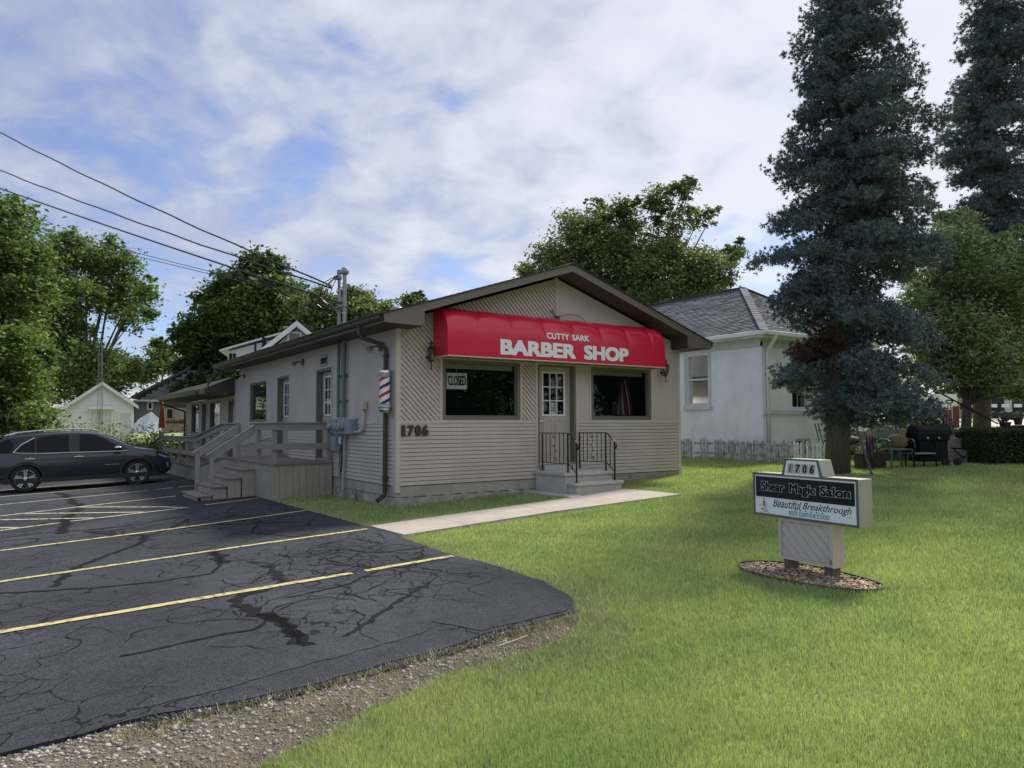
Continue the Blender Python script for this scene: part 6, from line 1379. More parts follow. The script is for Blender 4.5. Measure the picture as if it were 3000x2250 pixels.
# antenna tower in the trees
an = thing('antenna_tower', 'thin lattice antenna tower rising among the trees', 'antenna tower', tuple(at_u(215, 930, 44))); mb = MB(); B_ = at_u(215, 940, 44); T_ = at_u(218, 733, 44)
rr_ = CR*.18; ff_ = CF*.18
for o_ in (rr_, -rr_, ff_): mb.tube([B_+o_, (B_*.1+T_*.9)+o_*.6, T_], .014, 4)
for i in range(34):
    a = B_+(T_-B_)*i/38; b = B_+(T_-B_)*(i+1)/38; mb.tube([a+rr_, b-rr_], .007, 3); mb.tube([a-rr_, b+ff_], .007, 3)
obj('lattice', mb, steel, an)
# white house with dormer behind the shop
wf = local(640, 850, 36, math.atan2(CR[1], CR[0])+.25); kw = 1.3562*36/FPX; wp = lambda u, v: ((u-640)*kw, (850-v)*kw)
wh = thing('white_house', 'white clapboard house with side dormer and red brick chimney behind the shop', 'house', wf(0, 0))
cream = mat('cream_clapboard', (0.60, 0.62, 0.58), .7, var=.04)
# gable end
pe, ge0, ge1 = wp(640, 700), wp(530, 795), wp(760, 800)
z = wp(0, 860)[1]; 
while z < pe[1]-.1:
    fl_ = min(1, max(0, (z+.1-ge0[1])/(pe[1]-ge0[1]))); l = ge0[0]+(pe[0]-ge0[0])*fl_+.35; r = ge1[0]+(pe[0]-ge1[0])*fl_-.35
    if r > l+.1: mb = MB(); mb.add([wf(l, z, .03), wf(r, z, .03), wf(r, z+.195, .005), wf(l, z+.195, .005), wf(l, z, -.03), wf(r, z, -.03)], [(0, 1, 2, 3), (0, 4, 5, 1)]); obj('clapboard', mb, cream, wh, fix=False)
    z += .2
mb = MB(); mb.prism([(ge0[0]+.4, -1), (ge1[0]-.4, -1), (ge1[0]-.4, ge1[1]), (pe[0], pe[1]-.1), (ge0[0]+.4, ge0[1])], lambda a, z, d: wf(a, z, -d), .04, 9); obj('body', mb, cream, wh)
for s, e in ((ge0, pe), (pe, ge1)):
    mb = MB(); mb.prism([s, e, (e[0], e[1]+.16), (s[0], s[1]+.16)], lambda a, z, d: wf(a, z, -d), -.4, 9.3); obj('roof', mb, groof, wh); mb = MB(); mb.prism([(s[0], s[1]-.16), (e[0], e[1]-.16), (e[0], e[1]+.13), (s[0], s[1]+.13)], lambda a, z, d: wf(a, z, -d), -.45, -.405); obj('rake_board', mb, whiteM, wh)
mb = frame_rect(MB(), wp(620, 0)[0], wp(650, 0)[0], wp(0, 740)[1], wp(0, 716)[1], .1, wf, .03, .1); o = obj('window', mb, whiteM, wh); mb = MB(); rect(mb, wp(621, 0)[0], wp(649, 0)[0], wp(0, 739)[1], wp(0, 717)[1], wf, .03, .06); obj('pane', mb, mat('dull_pane', (0.14, 0.15, 0.15), .2), o)
# shed dormer on the left slope
d0_, d1_ = wp(486, 750), wp(612, 714)
mb = MB(); mb.prism([wp(488, 784), wp(560, 770), wp(618, 712), wp(606, 716), wp(488, 752)], lambda a, z, d: wf(a, z, -d), 2.2, 6); obj('dormer', mb, clapW, wh)
mb = MB(); mb.prism([wp(472, 754), wp(618, 706), wp(618, 702), wp(472, 750)], lambda a, z, d: wf(a, z, -d), 1.9, 6.3); obj('dormer_roof', mb, whiteM, wh)
for u in (491, 499): mb = MB(); rect(mb, wp(u, 0)[0], wp(u+6, 0)[0], wp(0, 776)[1], wp(0, 757)[1], wf, -2.19, -2.15); obj('window', mb, roomM, wh)
for u, v in ((587, 736), (592, 737), (571, 748)): mb = MB(); p = wf(wp(u-20, 0)[0], wp(0, v+14)[1], -1); mb.tube([p, (p[0], p[1], p[2]+.6)], .06, 6); obj('vent_pipe', mb, roomM, wh)
brick = mat('chimney_brick', (0.22, 0.055, 0.04), .9, var=.2, scale=9); 
ci = 0; z = wp(0, 716)[1]
while z < wp(0, 693)[1]:
    for j in range(3):
        a0 = wp(605.5, 0)[0]+j*.245-(.1 if ci % 2 else 0); a1 = a0+.235; a0 = max(a0, wp(605.5, 0)[0]); a1 = min(a1, wp(605.5, 0)[0]+.69); mb = MB(); mb.prism([(a0, z), (a1, z), (a1, z+.075), (a0, z+.075)], lambda a, z_, d: wf(a, z_, -d), 2.5, 3.1); obj('chimney_brick', mb, brick, wh)
    z += .088; ci += 1
mb = MB(); mb.prism([wp(604.5, 693), wp(622, 693), wp(622, 691), wp(604.5, 691)], lambda a, z, d: wf(a, z, -d), 2.45, 3.15); obj('chimney_cap', mb, conc, wh)
# lower part of the white house seen under the eave
mb = MB(); mb.prism([wp(545, 850), wp(640, 850), wp(640, 785), wp(545, 785)], lambda a, z, d: wf(a, z, -d), -1.2, .03); obj('porch_wall', mb, clapW, wh)
for u in (562, 584): mb = MB(); rect(mb, wp(u, 0)[0], wp(u+5, 0)[0], wp(0, 830)[1], wp(0, 785)[1], wf, 1.205, 1.24); obj('window', mb, mat('shutter_green', (0.04, 0.07, 0.06), .6), wh)
# ------------------------------------------------------------ the parked car
cy_ = math.radians(-4.3); cf = np.array([math.cos(cy_), math.sin(cy_), .030]); cl_ = np.array([-math.sin(cy_), math.cos(cy_), 0]); co = np.array([-4.265, 11.6, 0])+cl_*.80
co[2] = float(G(co[0], co[1]))+.015; cu = np.array([-.030, 0, 1.0])
CT = lambda x, y, z: tuple(co+cf*x+cl_*y+cu*z)
car = thing('parked_car', 'dark blue grey suv with chrome window trim parked facing the ramp', 'car', tuple(co))
paint = mat('dark_car_paint', (0.016, 0.024, 0.040), .25, var=.05, metal=.2, coat=.6, spec=.4); blackpl = mat('black_cladding', (0.012, 0.012, 0.013), .55, var=.1); tyreM = mat('tyre_rubber', (0.015, 0.015, 0.016), .85, var=.1)
tint = mat('tinted_glass', (0.003, 0.004, 0.006), .04, var=.1, spec=.18); clearg = glassmat('car_glass', (.35, .42, .42), 1.2)
top_pts = [(-2.33, .80), (-2.31, 1.02), (-2.22, 1.10), (-2.02, 1.40), (-1.88, 1.535), (-1.55, 1.585), (-1.0, 1.625), (-.45, 1.64), (.1, 1.615), (.42, 1.56), (.75, 1.41), (1.08, 1.22), (1.32, 1.10), (1.6, 1.045), (1.9, .985), (2.12, .90), (2.24, .80), (2.30, .66)]
bot_pts = [(-2.33, .45), (-2.2, .32), (-1.8, .26), (1.7, .24), (2.1, .26), (2.3, .38)]
shl = [(-2.33, .92), (-1.6, 1.02), (-.5, 1.0), (1.0, .985), (1.6, .94), (2.3, .72)]
hwp = [(-2.33, .62), (-2.25, .78), (-2.0, .86), (-1.5, .905), (0, .92), (1.4, .915), (1.9, .86), (2.15, .74), (2.3, .52)]
ip = lambda P, x: float(np.interp(x, [p[0] for p in P], [p[1] for p in P]))
def ring(x):
    zb, zt, zs, hw_ = ip(bot_pts, x), ip(top_pts, x), ip(shl, x), ip(hwp, x); zs = min(zs, zt-.03); cab = max(0, zt-zs)
    rw_ = hw_-min(.30, cab*.46)-.03; 
    return [(0, zb), (hw_*.75, zb), (hw_*.95, zb+.08), (hw_-.01, zb+.22), (hw_, (zb+zs)/2+.05), (hw_-.008, zs-.10), (hw_-.03, zs-.02), (hw_-.05, zs+.002), (hw_-.05-(hw_-.05-rw_)*.5, zs+(zt-zs)*.48), (rw_, zt-min(.06, cab*.14)), (rw_-.07, zt-min(.022, cab*.05)), (rw_*.5, zt-.002), (0, zt)]
def yb(x, z):
    r = ring(x); i = [(p[1], p[0]) for p in r[3:10]]; return float(np.interp(z, [q[0] for q in i], [q[1] for q in i]))
xsn = sorted(set([p[0] for p in top_pts]+list(np.linspace(-2.33, 2.3, 42)))); mb = MB(); rings = []
for x in xsn:
    r = ring(x); full = [(-y, z) for y, z in r]+[(y, z) for y, z in r[-2:0:-1]]; rings.append(full)
nr_ = len(rings[0])
for x, fr_ in zip(xsn, rings): mb.v += [(x, y, z) for y, z in fr_]
for i in range(len(xsn)-1):
    for k in range(nr_): k2 = (k+1) % nr_; mb.f.append((i*nr_+k, i*nr_+k2, (i+1)*nr_+k2, (i+1)*nr_+k))
mb.f.append(tuple(range(nr_-1, -1, -1))); mb.f.append(tuple((len(xsn)-1)*nr_+k for k in range(nr_)))
WHX = (-1.362, 1.362)
body = obj('body', mb, paint, None)
cut = MB()
for x in WHX: cut.lathe([(.40, -1.2), (.40, -.55)], (x, 0, .355), 32, 'y'); cut.lathe([(.40, .55), (.40, 1.2)], (x, 0, .355), 32, 'y')
cuto = obj('wheel_well_cutter', cut, paint, None)
md = body.modifiers.new('b', 'BOOLEAN'); md.object = cuto; md.operation = 'DIFFERENCE'; md.solver = 'EXACT'
bpy.context.view_layer.update()
me2 = bpy.data.meshes.new_from_object(body.evaluated_get(bpy.context.evaluated_depsgraph_get()))
body.modifiers.clear(); body.data = me2; bpy.data.objects.remove(cuto)
for v in me2.vertices: v.co = Vector(CT(*v.co))-Vector(co)
body.parent = car; WLOC[body.name] = np.array(co)
me2.polygons.foreach_set('use_smooth', [True]*len(me2.polygons)); 
try: me2.set_sharp_from_angle(angle=math.radians(34))
except Exception: pass
def side(poly, off, m, name, parent=None):
    for s in (-1, 1):
        mb = MB()
        # subdivide along x by clipping into columns so that the panel follows the body
        x0, x1 = min(p[0] for p in poly), max(p[0] for p in poly); nc = max(1, int((x1-x0)/.12))
        for i in range(nc):
            a, b = x0+(x1-x0)*i/nc, x0+(x1-x0)*(i+1)/nc; z0_, z1_ = min(p[1] for p in poly), max(p[1] for p in poly); nz_ = max(1, int((z1_-z0_)/.12))
            for j in range(nz_):
                q = clip(clip(clip(clip(poly, 1, 0, a), -1, 0, -b), 0, 1, z0_+(z1_-z0_)*j/nz_), 0, -1, -(z0_+(z1_-z0_)*(j+1)/nz_))
                if len(q) > 2 and area(q) > 1e-6: mb.add([CT(x, s*(yb(x, z)+off), z) for x, z in q], [tuple(range(len(q)))])
        obj(name, mb, m, parent or car, fix=False)
side([(-2.2, 1.10), (-1.0, 1.035), (1.2, 1.01), (.62, 1.38), (.30, 1.52), (-.1, 1.56), (-1.1, 1.545), (-1.9, 1.48)], .0025, blackpl, 'window_surround')
side([(-1.50, 1.30), (-1.60, 1.10), (-1.15, 1.06), (-1.15, 1.45)], .006, tint, 'quarter_window'); side([(-1.11, 1.06), (-.22, 1.045), (-.22, 1.53), (-.75, 1.53), (-1.11, 1.46)], .006, tint, 'rear_door_window'); side([(-.08, 1.045), (1.02, 1.03), (.55, 1.37), (.25, 1.50), (-.08, 1.53)], .006, tint, 'front_door_window')
side([(-2.16, 1.12), (-1.72, 1.08), (-1.62, 1.30), (-1.75, 1.46), (-1.98, 1.36)], .006, tint, 'rear_corner_window')
chm = MB()
def line(pts, r, off=.014):
    for s in (-1, 1): chm.tube([CT(x, s*(yb(x, z)+off), z) for x, z in pts], r, 5)
line([(-1.64, 1.085), (-1.1, 1.038), (-.2, 1.022), (.6, 1.01), (1.14, 1.005)], .013); line([(-1.64, 1.085), (-1.46, 1.30), (-1.16, 1.475)], .016); obj('window_trim', chm, chrome, car)
chm = MB()
for s in (-1, 1): chm.tube([CT(x, s*.60, z) for x, z in ((-1.85, 1.56), (-1.6, 1.635), (-1.0, 1.68), (-.3, 1.69), (.2, 1.665), (.42, 1.60))], .018, 6)
obj('roof_rail', chm, chrome, car)
for x in (-.10, -1.25):
    chm = MB(); chm.tube([CT(x-.12, -(yb(x, .90)+.03), .905), CT(x+.12, -(yb(x, .90)+.035), .905)], .017, 6); chm.blob(CT(x+.0, -(yb(x, .9)+.01), .905), .03, 8, 5); obj('door_handle', chm, chrome, car)
for x in (-.17, 1.02, -1.32):
    g = MB(); g.tube([CT(x+(.12 if x < -1 and z < .75 else 0)*(.75-z)/.3, -(yb(x, z)+.001), z) for z in np.linspace(.36 if x > -1 else .8, 1.0, 8)], .004, 4); obj('door_seam', g, blackpl, car)
side([(-2.0, .24), (2.0, .24), (2.0, .36), (-2.0, .38)], .008, blackpl, 'side_cladding')
for x in WHX:
    for s in (-1, 1):
        arch = MB()
        n_ = 16; pr_ = [(x+.41*math.cos(t), .355+.41*math.sin(t)) for t in np.linspace(-.25, math.pi+.25, n_)]; po_ = [(x+.475*math.cos(t), .355+.475*math.sin(t)) for t in np.linspace(-.25, math.pi+.25, n_)]
        vs = [CT(a, s*(min(yb(a, max(b, .3)), .93)+.012), b) for a, b in pr_]+[CT(a, s*(min(yb(a, max(b, .3)), .93)+.009), b) for a, b in po_]; arch.add(vs, [(i, i+1, n_+i+1, n_+i) for i in range(n_-1)])
        obj('wheel_arch', arch, blackpl, car, fix=False)
rimM = mat('polished_alloy', (0.62, 0.63, 0.66), .22, var=.05, metal=.9); rimD = mat('dark_alloy', (0.05, 0.055, 0.06), .4, metal=.5)
for x in WHX:
    for s in (-1, 1):
        w = MB(); yc = s*.80; w.lathe([(.25, -.11), (.335, -.11), (.356, -.08), (.358, .08), (.335, .11), (.25, .11), (.25, -.11)], (0, 0, 0), 36, 'y', caps=False); w.v = [CT(x+a, yc+b, .356+c) for a, b, c in w.v]; wo = obj('wheel', w, tyreM, car, smooth=False)
        q = MB(); q.lathe([(.245, -.02), (.245, .02)], (0, 0, 0), 30, 'y'); q.v = [CT(x+a, yc+b, .356+c) for a, b, c in q.v]; obj('brake_disc', q, rimD, wo)
        q = MB(); q.lathe([(.232, .085), (.25, .112), (.262, .105), (.258, .08), (.232, .085)], (0, 0, 0), 36, 'y', caps=False); q.lathe([(.01, .07), (.055, .07), (.055, .10), (.03, .108)], (0, 0, 0), 14, 'y')
        for k in range(5):
            for dl in (-.13, .13):
                a = 2*math.pi*k/5+.3; q.add([(r*math.cos(a+dl*sp)+e*math.sin(a), y_, r*math.sin(a+dl*sp)-e*math.cos(a)) for (r, sp, e, y_) in ((.045, 1.6, -.018, .095), (.045, 1.6, .018, .095), (.245, 1, .019, .10), (.245, 1, -.019, .10), (.045, 1.6, -.014, .06), (.045, 1.6, .014, .06), (.245, 1, .012, .06), (.245, 1, -.012, .06))], [(0,1,2,3), (7,6,5,4), (0,4,5,1), (1,5,6,2), (2,6,7,3), (3,7,4,0)])
        q.v = [CT(x+a, yc+s*b, .356+c) for a, b, c in q.v]; obj('alloy_rim', q, rimM, wo)
lensR = mat('red_lens', (0.35, 0.01, 0.02), .1, coat=.5); lensC = mat('clear_lens', (0.45, 0.48, 0.52), .08, metal=.5, coat=.6)
side([(-2.28, .93), (-1.98, .98), (-2.04, .88), (-2.2, .80), (-2.28, .80)], .006, lensR, 'tail_light'); side([(1.86, .90), (2.22, .77), (2.25, .70), (2.12, .74), (1.95, .84)], .008, lensC, 'headlight'); side([(2.13, .62), (2.2, .60), (2.22, .45), (2.17, .48)], .008, lensC, 'fog_light_trim')
side([(1.95, .32), (2.27, .42), (2.28, .64), (2.14, .66), (2.0, .5)], .004, blackpl, 'bumper_insert')
m_ = MB(); m_.blob(CT(.86, -1.02, 1.09), .11, 12, 8, sc=(1.0, .75, .62)); mi_ = obj('door_mirror', m_, blackpl, car, smooth=True); m_ = MB(); m_.blob(CT(.87, -1.03, 1.118), .105, 12, 8, sc=(1.0, .76, .45)); obj('mirror_cap', m_, chrome, mi_, smooth=True)
m_ = MB(); m_.add([CT(x, y, z) for x, y, z in ((.50, -.52, 1.53), (.50, .52, 1.53), (1.28, .66, 1.135), (1.28, -.66, 1.135))], [(0, 1, 2, 3)]); obj('windshield', m_, tint, car)
put_text('badge', 'EQUINOX', lambda a, b, c: CT(.55+a, -(.925), .62+b), chrome, car, width=.36, height=.032, offset=.01)
seat = MB(); seat.box(.1, .25, -.6, -.2, .6, 1.2); seat.box(.1, .22, -.5, -.3, 1.2, 1.35); seat.v = [CT(*p) for p in seat.v]; obj('seat', seat, blackpl, car)
# ------------------------------------------------------------ overhead wires
def cat_(p0, p1, sag, n=40, tw=0.0):
    p0, p1 = np.array(p0), np.array(p1); return [p0+(p1-p0)*t-np.array([0, 0, sag*4*t*(1-t)])+np.array([0, 0, tw*math.sin(t*90)]) for t in np.linspace(0, 1, n)]
def wire(name, label, ends, sag, r, tw=0):
    mb = MB()
    for a, b in ends: mb.tube(cat_(a, b, sag, 60, tw), r, 5)
    tag(obj(name, mb, iron), label, 'cable', 'overhead service cables to the shop')
M1 = at_u(716, 618, 15.8); M2 = at_u(737, 655, 15.6)
wire('service_cable', 'topmost black overhead cable running down to the weatherheads', [(M1, at_u(-560, -60, 33))], .75, .020, .012)
wire('service_cable', 'second black overhead cable from the top, ending at the weatherheads', [(M1-[0, 0, .05], at_u(-560, 105, 33))], .55, .020, .012)
wire('service_cable', 'thick lower overhead cable reaching the mast bracket', [(M2, at_u(-560, 190, 33))], .25, .022)
wire('service_cable', 'thin pair of lowest overhead wires reaching the mast bracket', [(M2, at_u(-560, 285, 34)), (M2-[0, 0, .03], at_u(-560, 300, 34))], .35, .009)
up_ = at_u(-600, 300, 34); upb = (up_[0], up_[1], float(G(up_[0], up_[1]))); t = thing('utility_pole', 'wooden utility pole carrying the overhead cables', 'utility pole', upb)
obj('pole', MB().tube([np.array(upb), at_u(-565, -110, 33.5)*[0, 0, 1]+np.array([upb[0], upb[1], 0])], .15, 10), woodM, t)
# ------------------------------------------------------------ right side: patio clutter beyond the spruce
RH = np.array([CR[0], CR[1], 0])/np.hypot(CR[0], CR[1]); FH = np.array([-RH[1], RH[0], 0])
z6 = lambda x, y: ((2400+x*.27125)/1.3562, (1100+y*.27125)/1.3562)
def LF(base): b = np.array(base, float); return lambda a, d, z: tuple(b+RH*a+FH*d+np.array([0, 0, z]))
def pt6(x, y, d): return at(2400+x*.27125, 1100+y*.27125, d)
def g6(x, y): return spb(*z6(x, y))
def fbox(mb, L, a0, a1, d0, d1, z0, z1):
    n = len(mb.v); mb.v += [L(a, d, z) for z in (z0, z1) for a, d in ((a0, d0), (a1, d0), (a1, d1), (a0, d1))]; mb.f += [tuple(n+i for i in f) for f in ((0,3,2,1), (4,5,6,7), (0,1,5,4), (1,2,6,5), (2,3,7,6), (3,0,4,7))]; return mb
greenP = mat('green_grey_plastic', (0.12, 0.16, 0.14), .45, var=.08); tan = mat('tan_cushion', (0.20, 0.155, 0.115), .9, var=.15, scale=6, bump=.3); floral = mat('floral_cushion', (0.28, 0.24, 0.15), .9, col2=(0.07, 0.065, 0.045), scale=14); blk = mat('black_metal', (0.010, 0.011, 0.014), .6, var=.2, spec=.15); rustM = mat('dark_planter', (0.05, 0.035, 0.03), .8, var=.3, scale=6)
base = g6(905, 992); L = LF(base); ch = thing('high_back_chair', 'green grey high back plastic patio chair with slatted back', 'chair', tuple(base))
for a, d in ((-.28, 0), (.28, 0), (-.24, .5), (.24, .5)): mb = MB(); mb.tube([L(a, d, -.02), L(a*.9, d*.95+.02, .44)], .025, 6); obj('leg', mb, greenP, ch)
mb = MB(); fbox(mb, L, -.27, .27, .02, .5, .40, .44); obj('seat', mb, greenP, ch, bevel=.01)
for k in range(7): a = -.19+k*.063; mb = MB(); mb.bar(L(a*.75, .48, .45), L(a*1.1-.02, .66, 1.04-.08*abs(k-3)/3), .034, .012, up=FH*-1); obj('back_slat', mb, greenP, ch)
mb = MB(); mb.tube([L(-.22, .46, .42), L(-.27, .58, .8), L(-.24, .65, 1.0), L(-.12, .67, 1.09), L(.08, .67, 1.09), L(.20, .65, 1.0), L(.24, .58, .8), L(.22, .46, .42)], .022, 6)
for s in (-1, 1): mb.tube([L(s*.29, .50, .66), L(s*.31, .1, .66), L(s*.29, .0, .62), L(s*.29, .02, .35)], .024, 6)
obj('back_frame', mb, greenP, ch)
cu_ = MB(); cu_.blob((0, 0, 0), 1, 14, 9, .06); cu_.v = [L(-.02+p[0]*.27, .16+p[1]*.12+p[2]*.05, .62+p[2]*.17) for p in cu_.v]; tag(obj('cushion', cu_, tan, smooth=True), 'plump tan cushion standing on the high back patio chair', 'cushion')
base = g6(1150, 990); L = LF(base); ch = thing('folding_chair', 'dark low armchair with pale seat beside the grill', 'chair', tuple(base))
mb = MB(); fbox(mb, L, -.24, .26, .0, .42, .30, .34); obj('seat', mb, mat('pale_seat', (0.20, 0.24, 0.24), .6), ch, bevel=.01)
for a, d in ((-.26, .02), (.27, .02), (-.22, .45), (.22, .45)): mb = MB(); mb.tube([L(a, d, -.02), L(a*.95, d, .55)], .020, 6); obj('leg', mb, blk, ch)
mb = MB(); fbox(mb, L, -.2, .2, .42, .46, .34, .80); obj('backrest', mb, blk, ch)
for s in (-1, 1): mb = MB(); mb.tube([L(s*.25, .45, .60), L(s*.27, 0, .58), L(s*.27, -.02, .45)], .022, 6); obj('arm', mb, blk, ch)
base = g6(1400, 978); L = LF(base+FH*.1); gr = thing('barbecue_grill', 'black barbecue grill cart with side shelves and lid', 'grill', tuple(base))
mb = MB(); fbox(mb, L, -.62, .06, 0, .5, .10, .60); obj('cabinet', mb, blk, gr, bevel=.01); mb = MB(); fbox(mb, L, -.66, .10, -.02, .52, .601, .73); obj('firebox', mb, blk, gr, bevel=.01)
mb = MB(); mb.prism([(-.03, .731), (.53, .731), (.50, .86), (.36, .97), (.14, .97), (.0, .86)], lambda a, b, d: L(d, a, b), -.64, .16); obj('lid', mb, blk, gr, bevel=.01)
mb = MB(); mb.prism([(.0, 0), (.45, .10), (.45, .13), (.0, .04)], lambda a, b, d: L(.105+a, d, .74+b-.02), 0, .45); mb.bar(L(.2, .05, .05), L(.2, .05, .72), .03, .03); mb.bar(L(.2, .42, .05), L(.2, .42, .72), .03, .03); obj('side_shelf', mb, blk, gr)
for a in (-.02, .26): mb = MB(); mb.lathe([(.09, -.02), (.09, .02)], (0, 0, 0), 14, 'y'); mb.v = [L(a+p[0], p[1]-.02, .09+p[2]) for p in mb.v]; obj('wheel', mb, tyreM, gr)
mb = MB()
for a in (-.45, -.18): mb.blob(L(a, -.05, .66), .03, 8, 5)
obj('knob', mb, alum, gr)
base = g6(430, 985); L = LF(base+FH*.3); lv = thing('padded_bench', 'low patio bench with tan pad and floral cushion next to the spruce trunk', 'bench', tuple(base))
mb = MB(); mb.tube([L(-.26, 0, 0), L(-.26, 0, .62)], .018, 6); mb.tube([L(.36, 0, 0), L(.36, 0, .55)], .018, 6); mb.tube([L(-.26, 0, .30), L(.36, 0, .30)], .018, 6); mb.tube([L(-.26, 0, .62), L(.36, 0, .60)], .014, 6); obj('frame', mb, blk, lv)
mb = MB(); mb.blob((0, 0, 0), 1, 14, 9, .05); mb.v = [L(.04+p[0]*.31, .1+p[1]*.2, .43+p[2]*.13) for p in mb.v]; obj('seat_cushion', mb, floral, lv, smooth=True); mb = MB(); mb.blob((0, 0, 0), 1, 12, 7, .05); mb.v = [L(.03+p[0]*.33-.05, .2+p[1]*.25, .66+p[2]*.11-p[0]*.02) for p in mb.v]; obj('back_pad', mb, tan, lv, smooth=True)
b0 = g6(572, 1078); mb = MB(); mb.tube([b0, b0+RH*-.30+np.array([0, 0, 1.16])+FH*.1], .026, 8); tag(obj('leaning_pole', mb, woodM), 'weathered wooden pole leaning into the lowest spruce branch', 'pole')
base = g6(670, 1012); L = LF(base+FH*.3); pl_ = thing('planter_box', 'dark square planter box with grassy plant', 'planter', tuple(base)); mb = MB(); fbox(mb, L, -.30, .28, 0, .4, -.03, .36); obj('box', mb, rustM, pl_, bevel=.01)
V, F, _ = leaf_cloud([L(0, .2, .45)], [.22], 700, .05, aspect=.2); raw('plant', V, F, LG, pl_)
um = thing('closed_umbrella', 'closed purple and orange umbrella standing between the planter and pole', 'umbrella', tuple(base))
for k, (c_, a) in enumerate((((0.06, 0.04, 0.22), -.10), ((0.30, 0.07, 0.03), -.02), ((0.05, 0.05, 0.26), .04))):
    mb = MB(); mb.tube([L(a-.05, .0, .25+.02*k), L(a-.06, .0, .5), L(a-.08, 0, .8)], [.045, .04, .015], 7); obj('fabric_fold', mb, mat('umbrella_cloth', c_, .8), um)
# leaning white boards by the spruce
b0 = spb(1806, 990)+FH*.6; bd = thing('leaning_screen', 'pale folded screen frame leaning behind the spruce trunk', 'frame', tuple(b0))
for a in (-.24, -.14): mb = MB(); mb.bar(b0+RH*(a+.12), b0+RH*(a-.12)+[0, 0, 1.05], .03, .03); obj('upright', mb, greenP, bd)
# raised garden terrace: beige blocks
wallM = mat('beige_block', (0.27, 0.245, 0.205), .9, var=.12, scale=4, bump=.4)
base = g6(1640, 955); L = LF(base+FH*.5); tw = thing('garden_wall', 'stepped beige concrete block retaining wall behind the grill', 'retaining wall', tuple(base))
for r_i, (a0, a1, z0, z1, dd) in enumerate(((-.3, .75, -.1, .33, 0), (-.55, .75, .335, .62, .25), (-2.2, .9, .0, .80, 1.6), (-1.9, .2, .62, .86, .6))):
    x = a0
    while x < a1-.05: e = min(x+.4, a1); mb = MB(); fbox(mb, L, x+.004, e-.004, dd, dd+.25, z0, z1); obj('concrete_block', mb, wallM, tw, bevel=.008); x = e
# bush growth in the terrace
bs_ = thing('garden_bush', 'dark leafy bush growing on the terrace behind the patio chairs', 'bush', tuple(pt6(1000, 560, 21)))
V, F, _ = leaf_cloud([pt6(1000, 520, 21), pt6(1100, 560, 21), pt6(900, 470, 21.5), pt6(1180, 600, 20.8), pt6(830, 600, 20.5), pt6(700, 680, 20), pt6(820, 740, 19.8)], [.55, .5, .5, .4, .5, .45, .4], 9000, .05); raw('foliage', V, F, LG2, bs_)
# draped striped flag on a stand
fb = pt6(1385, 590, 20.5); fg = thing('striped_flag', 'red and white striped flag draped over a stand on the terrace', 'flag', tuple(fb)); fr2 = mat('flag_red_cloth', (0.33, 0.06, 0.08), .85); fw2 = mat('flag_white_cloth', (0.42, 0.36, 0.36), .85); L = LF(fb)
for k in range(7): mb = MB(); a0 = -.14+k*.042; mb.add([L(a0*.65, 0, .58), L((a0+.042)*.65, -.02, .58), L(a0*1.25+.052, -.03*(k % 2), -.05), L(a0*1.25, .0, -.05)], [(0, 1, 2, 3)]); obj('stripe', mb, fr2 if k % 2 == 0 else fw2, fg, fix=False)
# yellow wind chime frame
L = LF(pt6(1410, 430, 20)); wc = thing('wind_chime', 'yellow ladder shaped chime hanging under dark ring', 'wind chime', L(0, 0, 0)); yl_ = mat('pale_yellow', (0.42, 0.36, 0.16), .6)
for a in (-.055, .055): mb = MB(); mb.tube([L(a*.6, 0, .36), L(a, 0, 0)], .014, 6); obj('rail', mb, yl_, wc)
for z in (.08, .18, .28): mb = MB(); mb.tube([L(-.05, 0, z), L(.05, 0, z)], .008, 5); obj('rung', mb, yl_, wc)
mb = MB(); mb.tube([L(.1*math.cos(t), 0, .38+.04*math.sin(t)) for t in np.linspace(0, 6.28, 14)], .018, 6); obj('ring', mb, blk, wc)
L = LF(pt6(1262, 395, 20)); bh = thing('bird_house', 'grey bird house with sloped roof among the branches', 'bird house', L(0, 0, 0)); mb = MB(); fbox(mb, L, -.14, .14, 0, .2, -.18, .02); obj('box', mb, rustM, bh); mb = MB(); mb.prism([(-.17, .02), (.18, -.01), (.14, .19), (-.12, .18)], lambda a, b, d: L(a, d, b), -.03, .23); obj('roof', mb, mat('old_roof_board', (0.13, 0.11, 0.10), .9, var=.2), bh)
mb = MB(); mb.tube([pt6(1335, 205, 19), pt6(1930, 522, 19.6)], .022, 6); tag(obj('long_pole', mb, blk), 'long dark pole slanting across the trunk towards the hedge', 'pole')
mb = MB(); mb.tube([pt6(1640, 805, 18.2), pt6(1810, 735, 18.4)], .016, 6); mb.tube([pt6(1430, 785, 18), pt6(1650, 800, 18.3), pt6(1560, 890, 18.2), pt6(1440, 790, 18)], .018, 6); tag(obj('wheelbarrow_frame', mb, blk), 'upturned black wheelbarrow frame between grill and hedge', 'wheelbarrow')
L = LF(pt6(1590, 598, 20)); tl_ = thing('bench_tool', 'small grey bench tool on the terrace wall', 'tool', L(0, 0, 0)); mb = MB(); fbox(mb, L, -.13, .13, 0, .2, -.04, .02); obj('base', mb, blk, tl_); mb = MB(); mb.blob(L(.05, .1, .06), .06, 8, 6); mb.tube([L(-.1, .1, .08), L(.1, .1, .10)], .02, 6); obj('motor', mb, galv, tl_)
mb = MB(); 
for a, b in (((1025, 355), (1075, 400)), ((1075, 400), (1125, 355)), ((1075, 400), (1080, 540)), ((1000, 410), (1140, 415))): mb.tube([pt6(*a, 20), pt6(*b, 20)], .010, 5)
tag(obj('plant_stand', mb, alum), 'thin metal plant stand with crossed arms near the bush', 'plant stand')
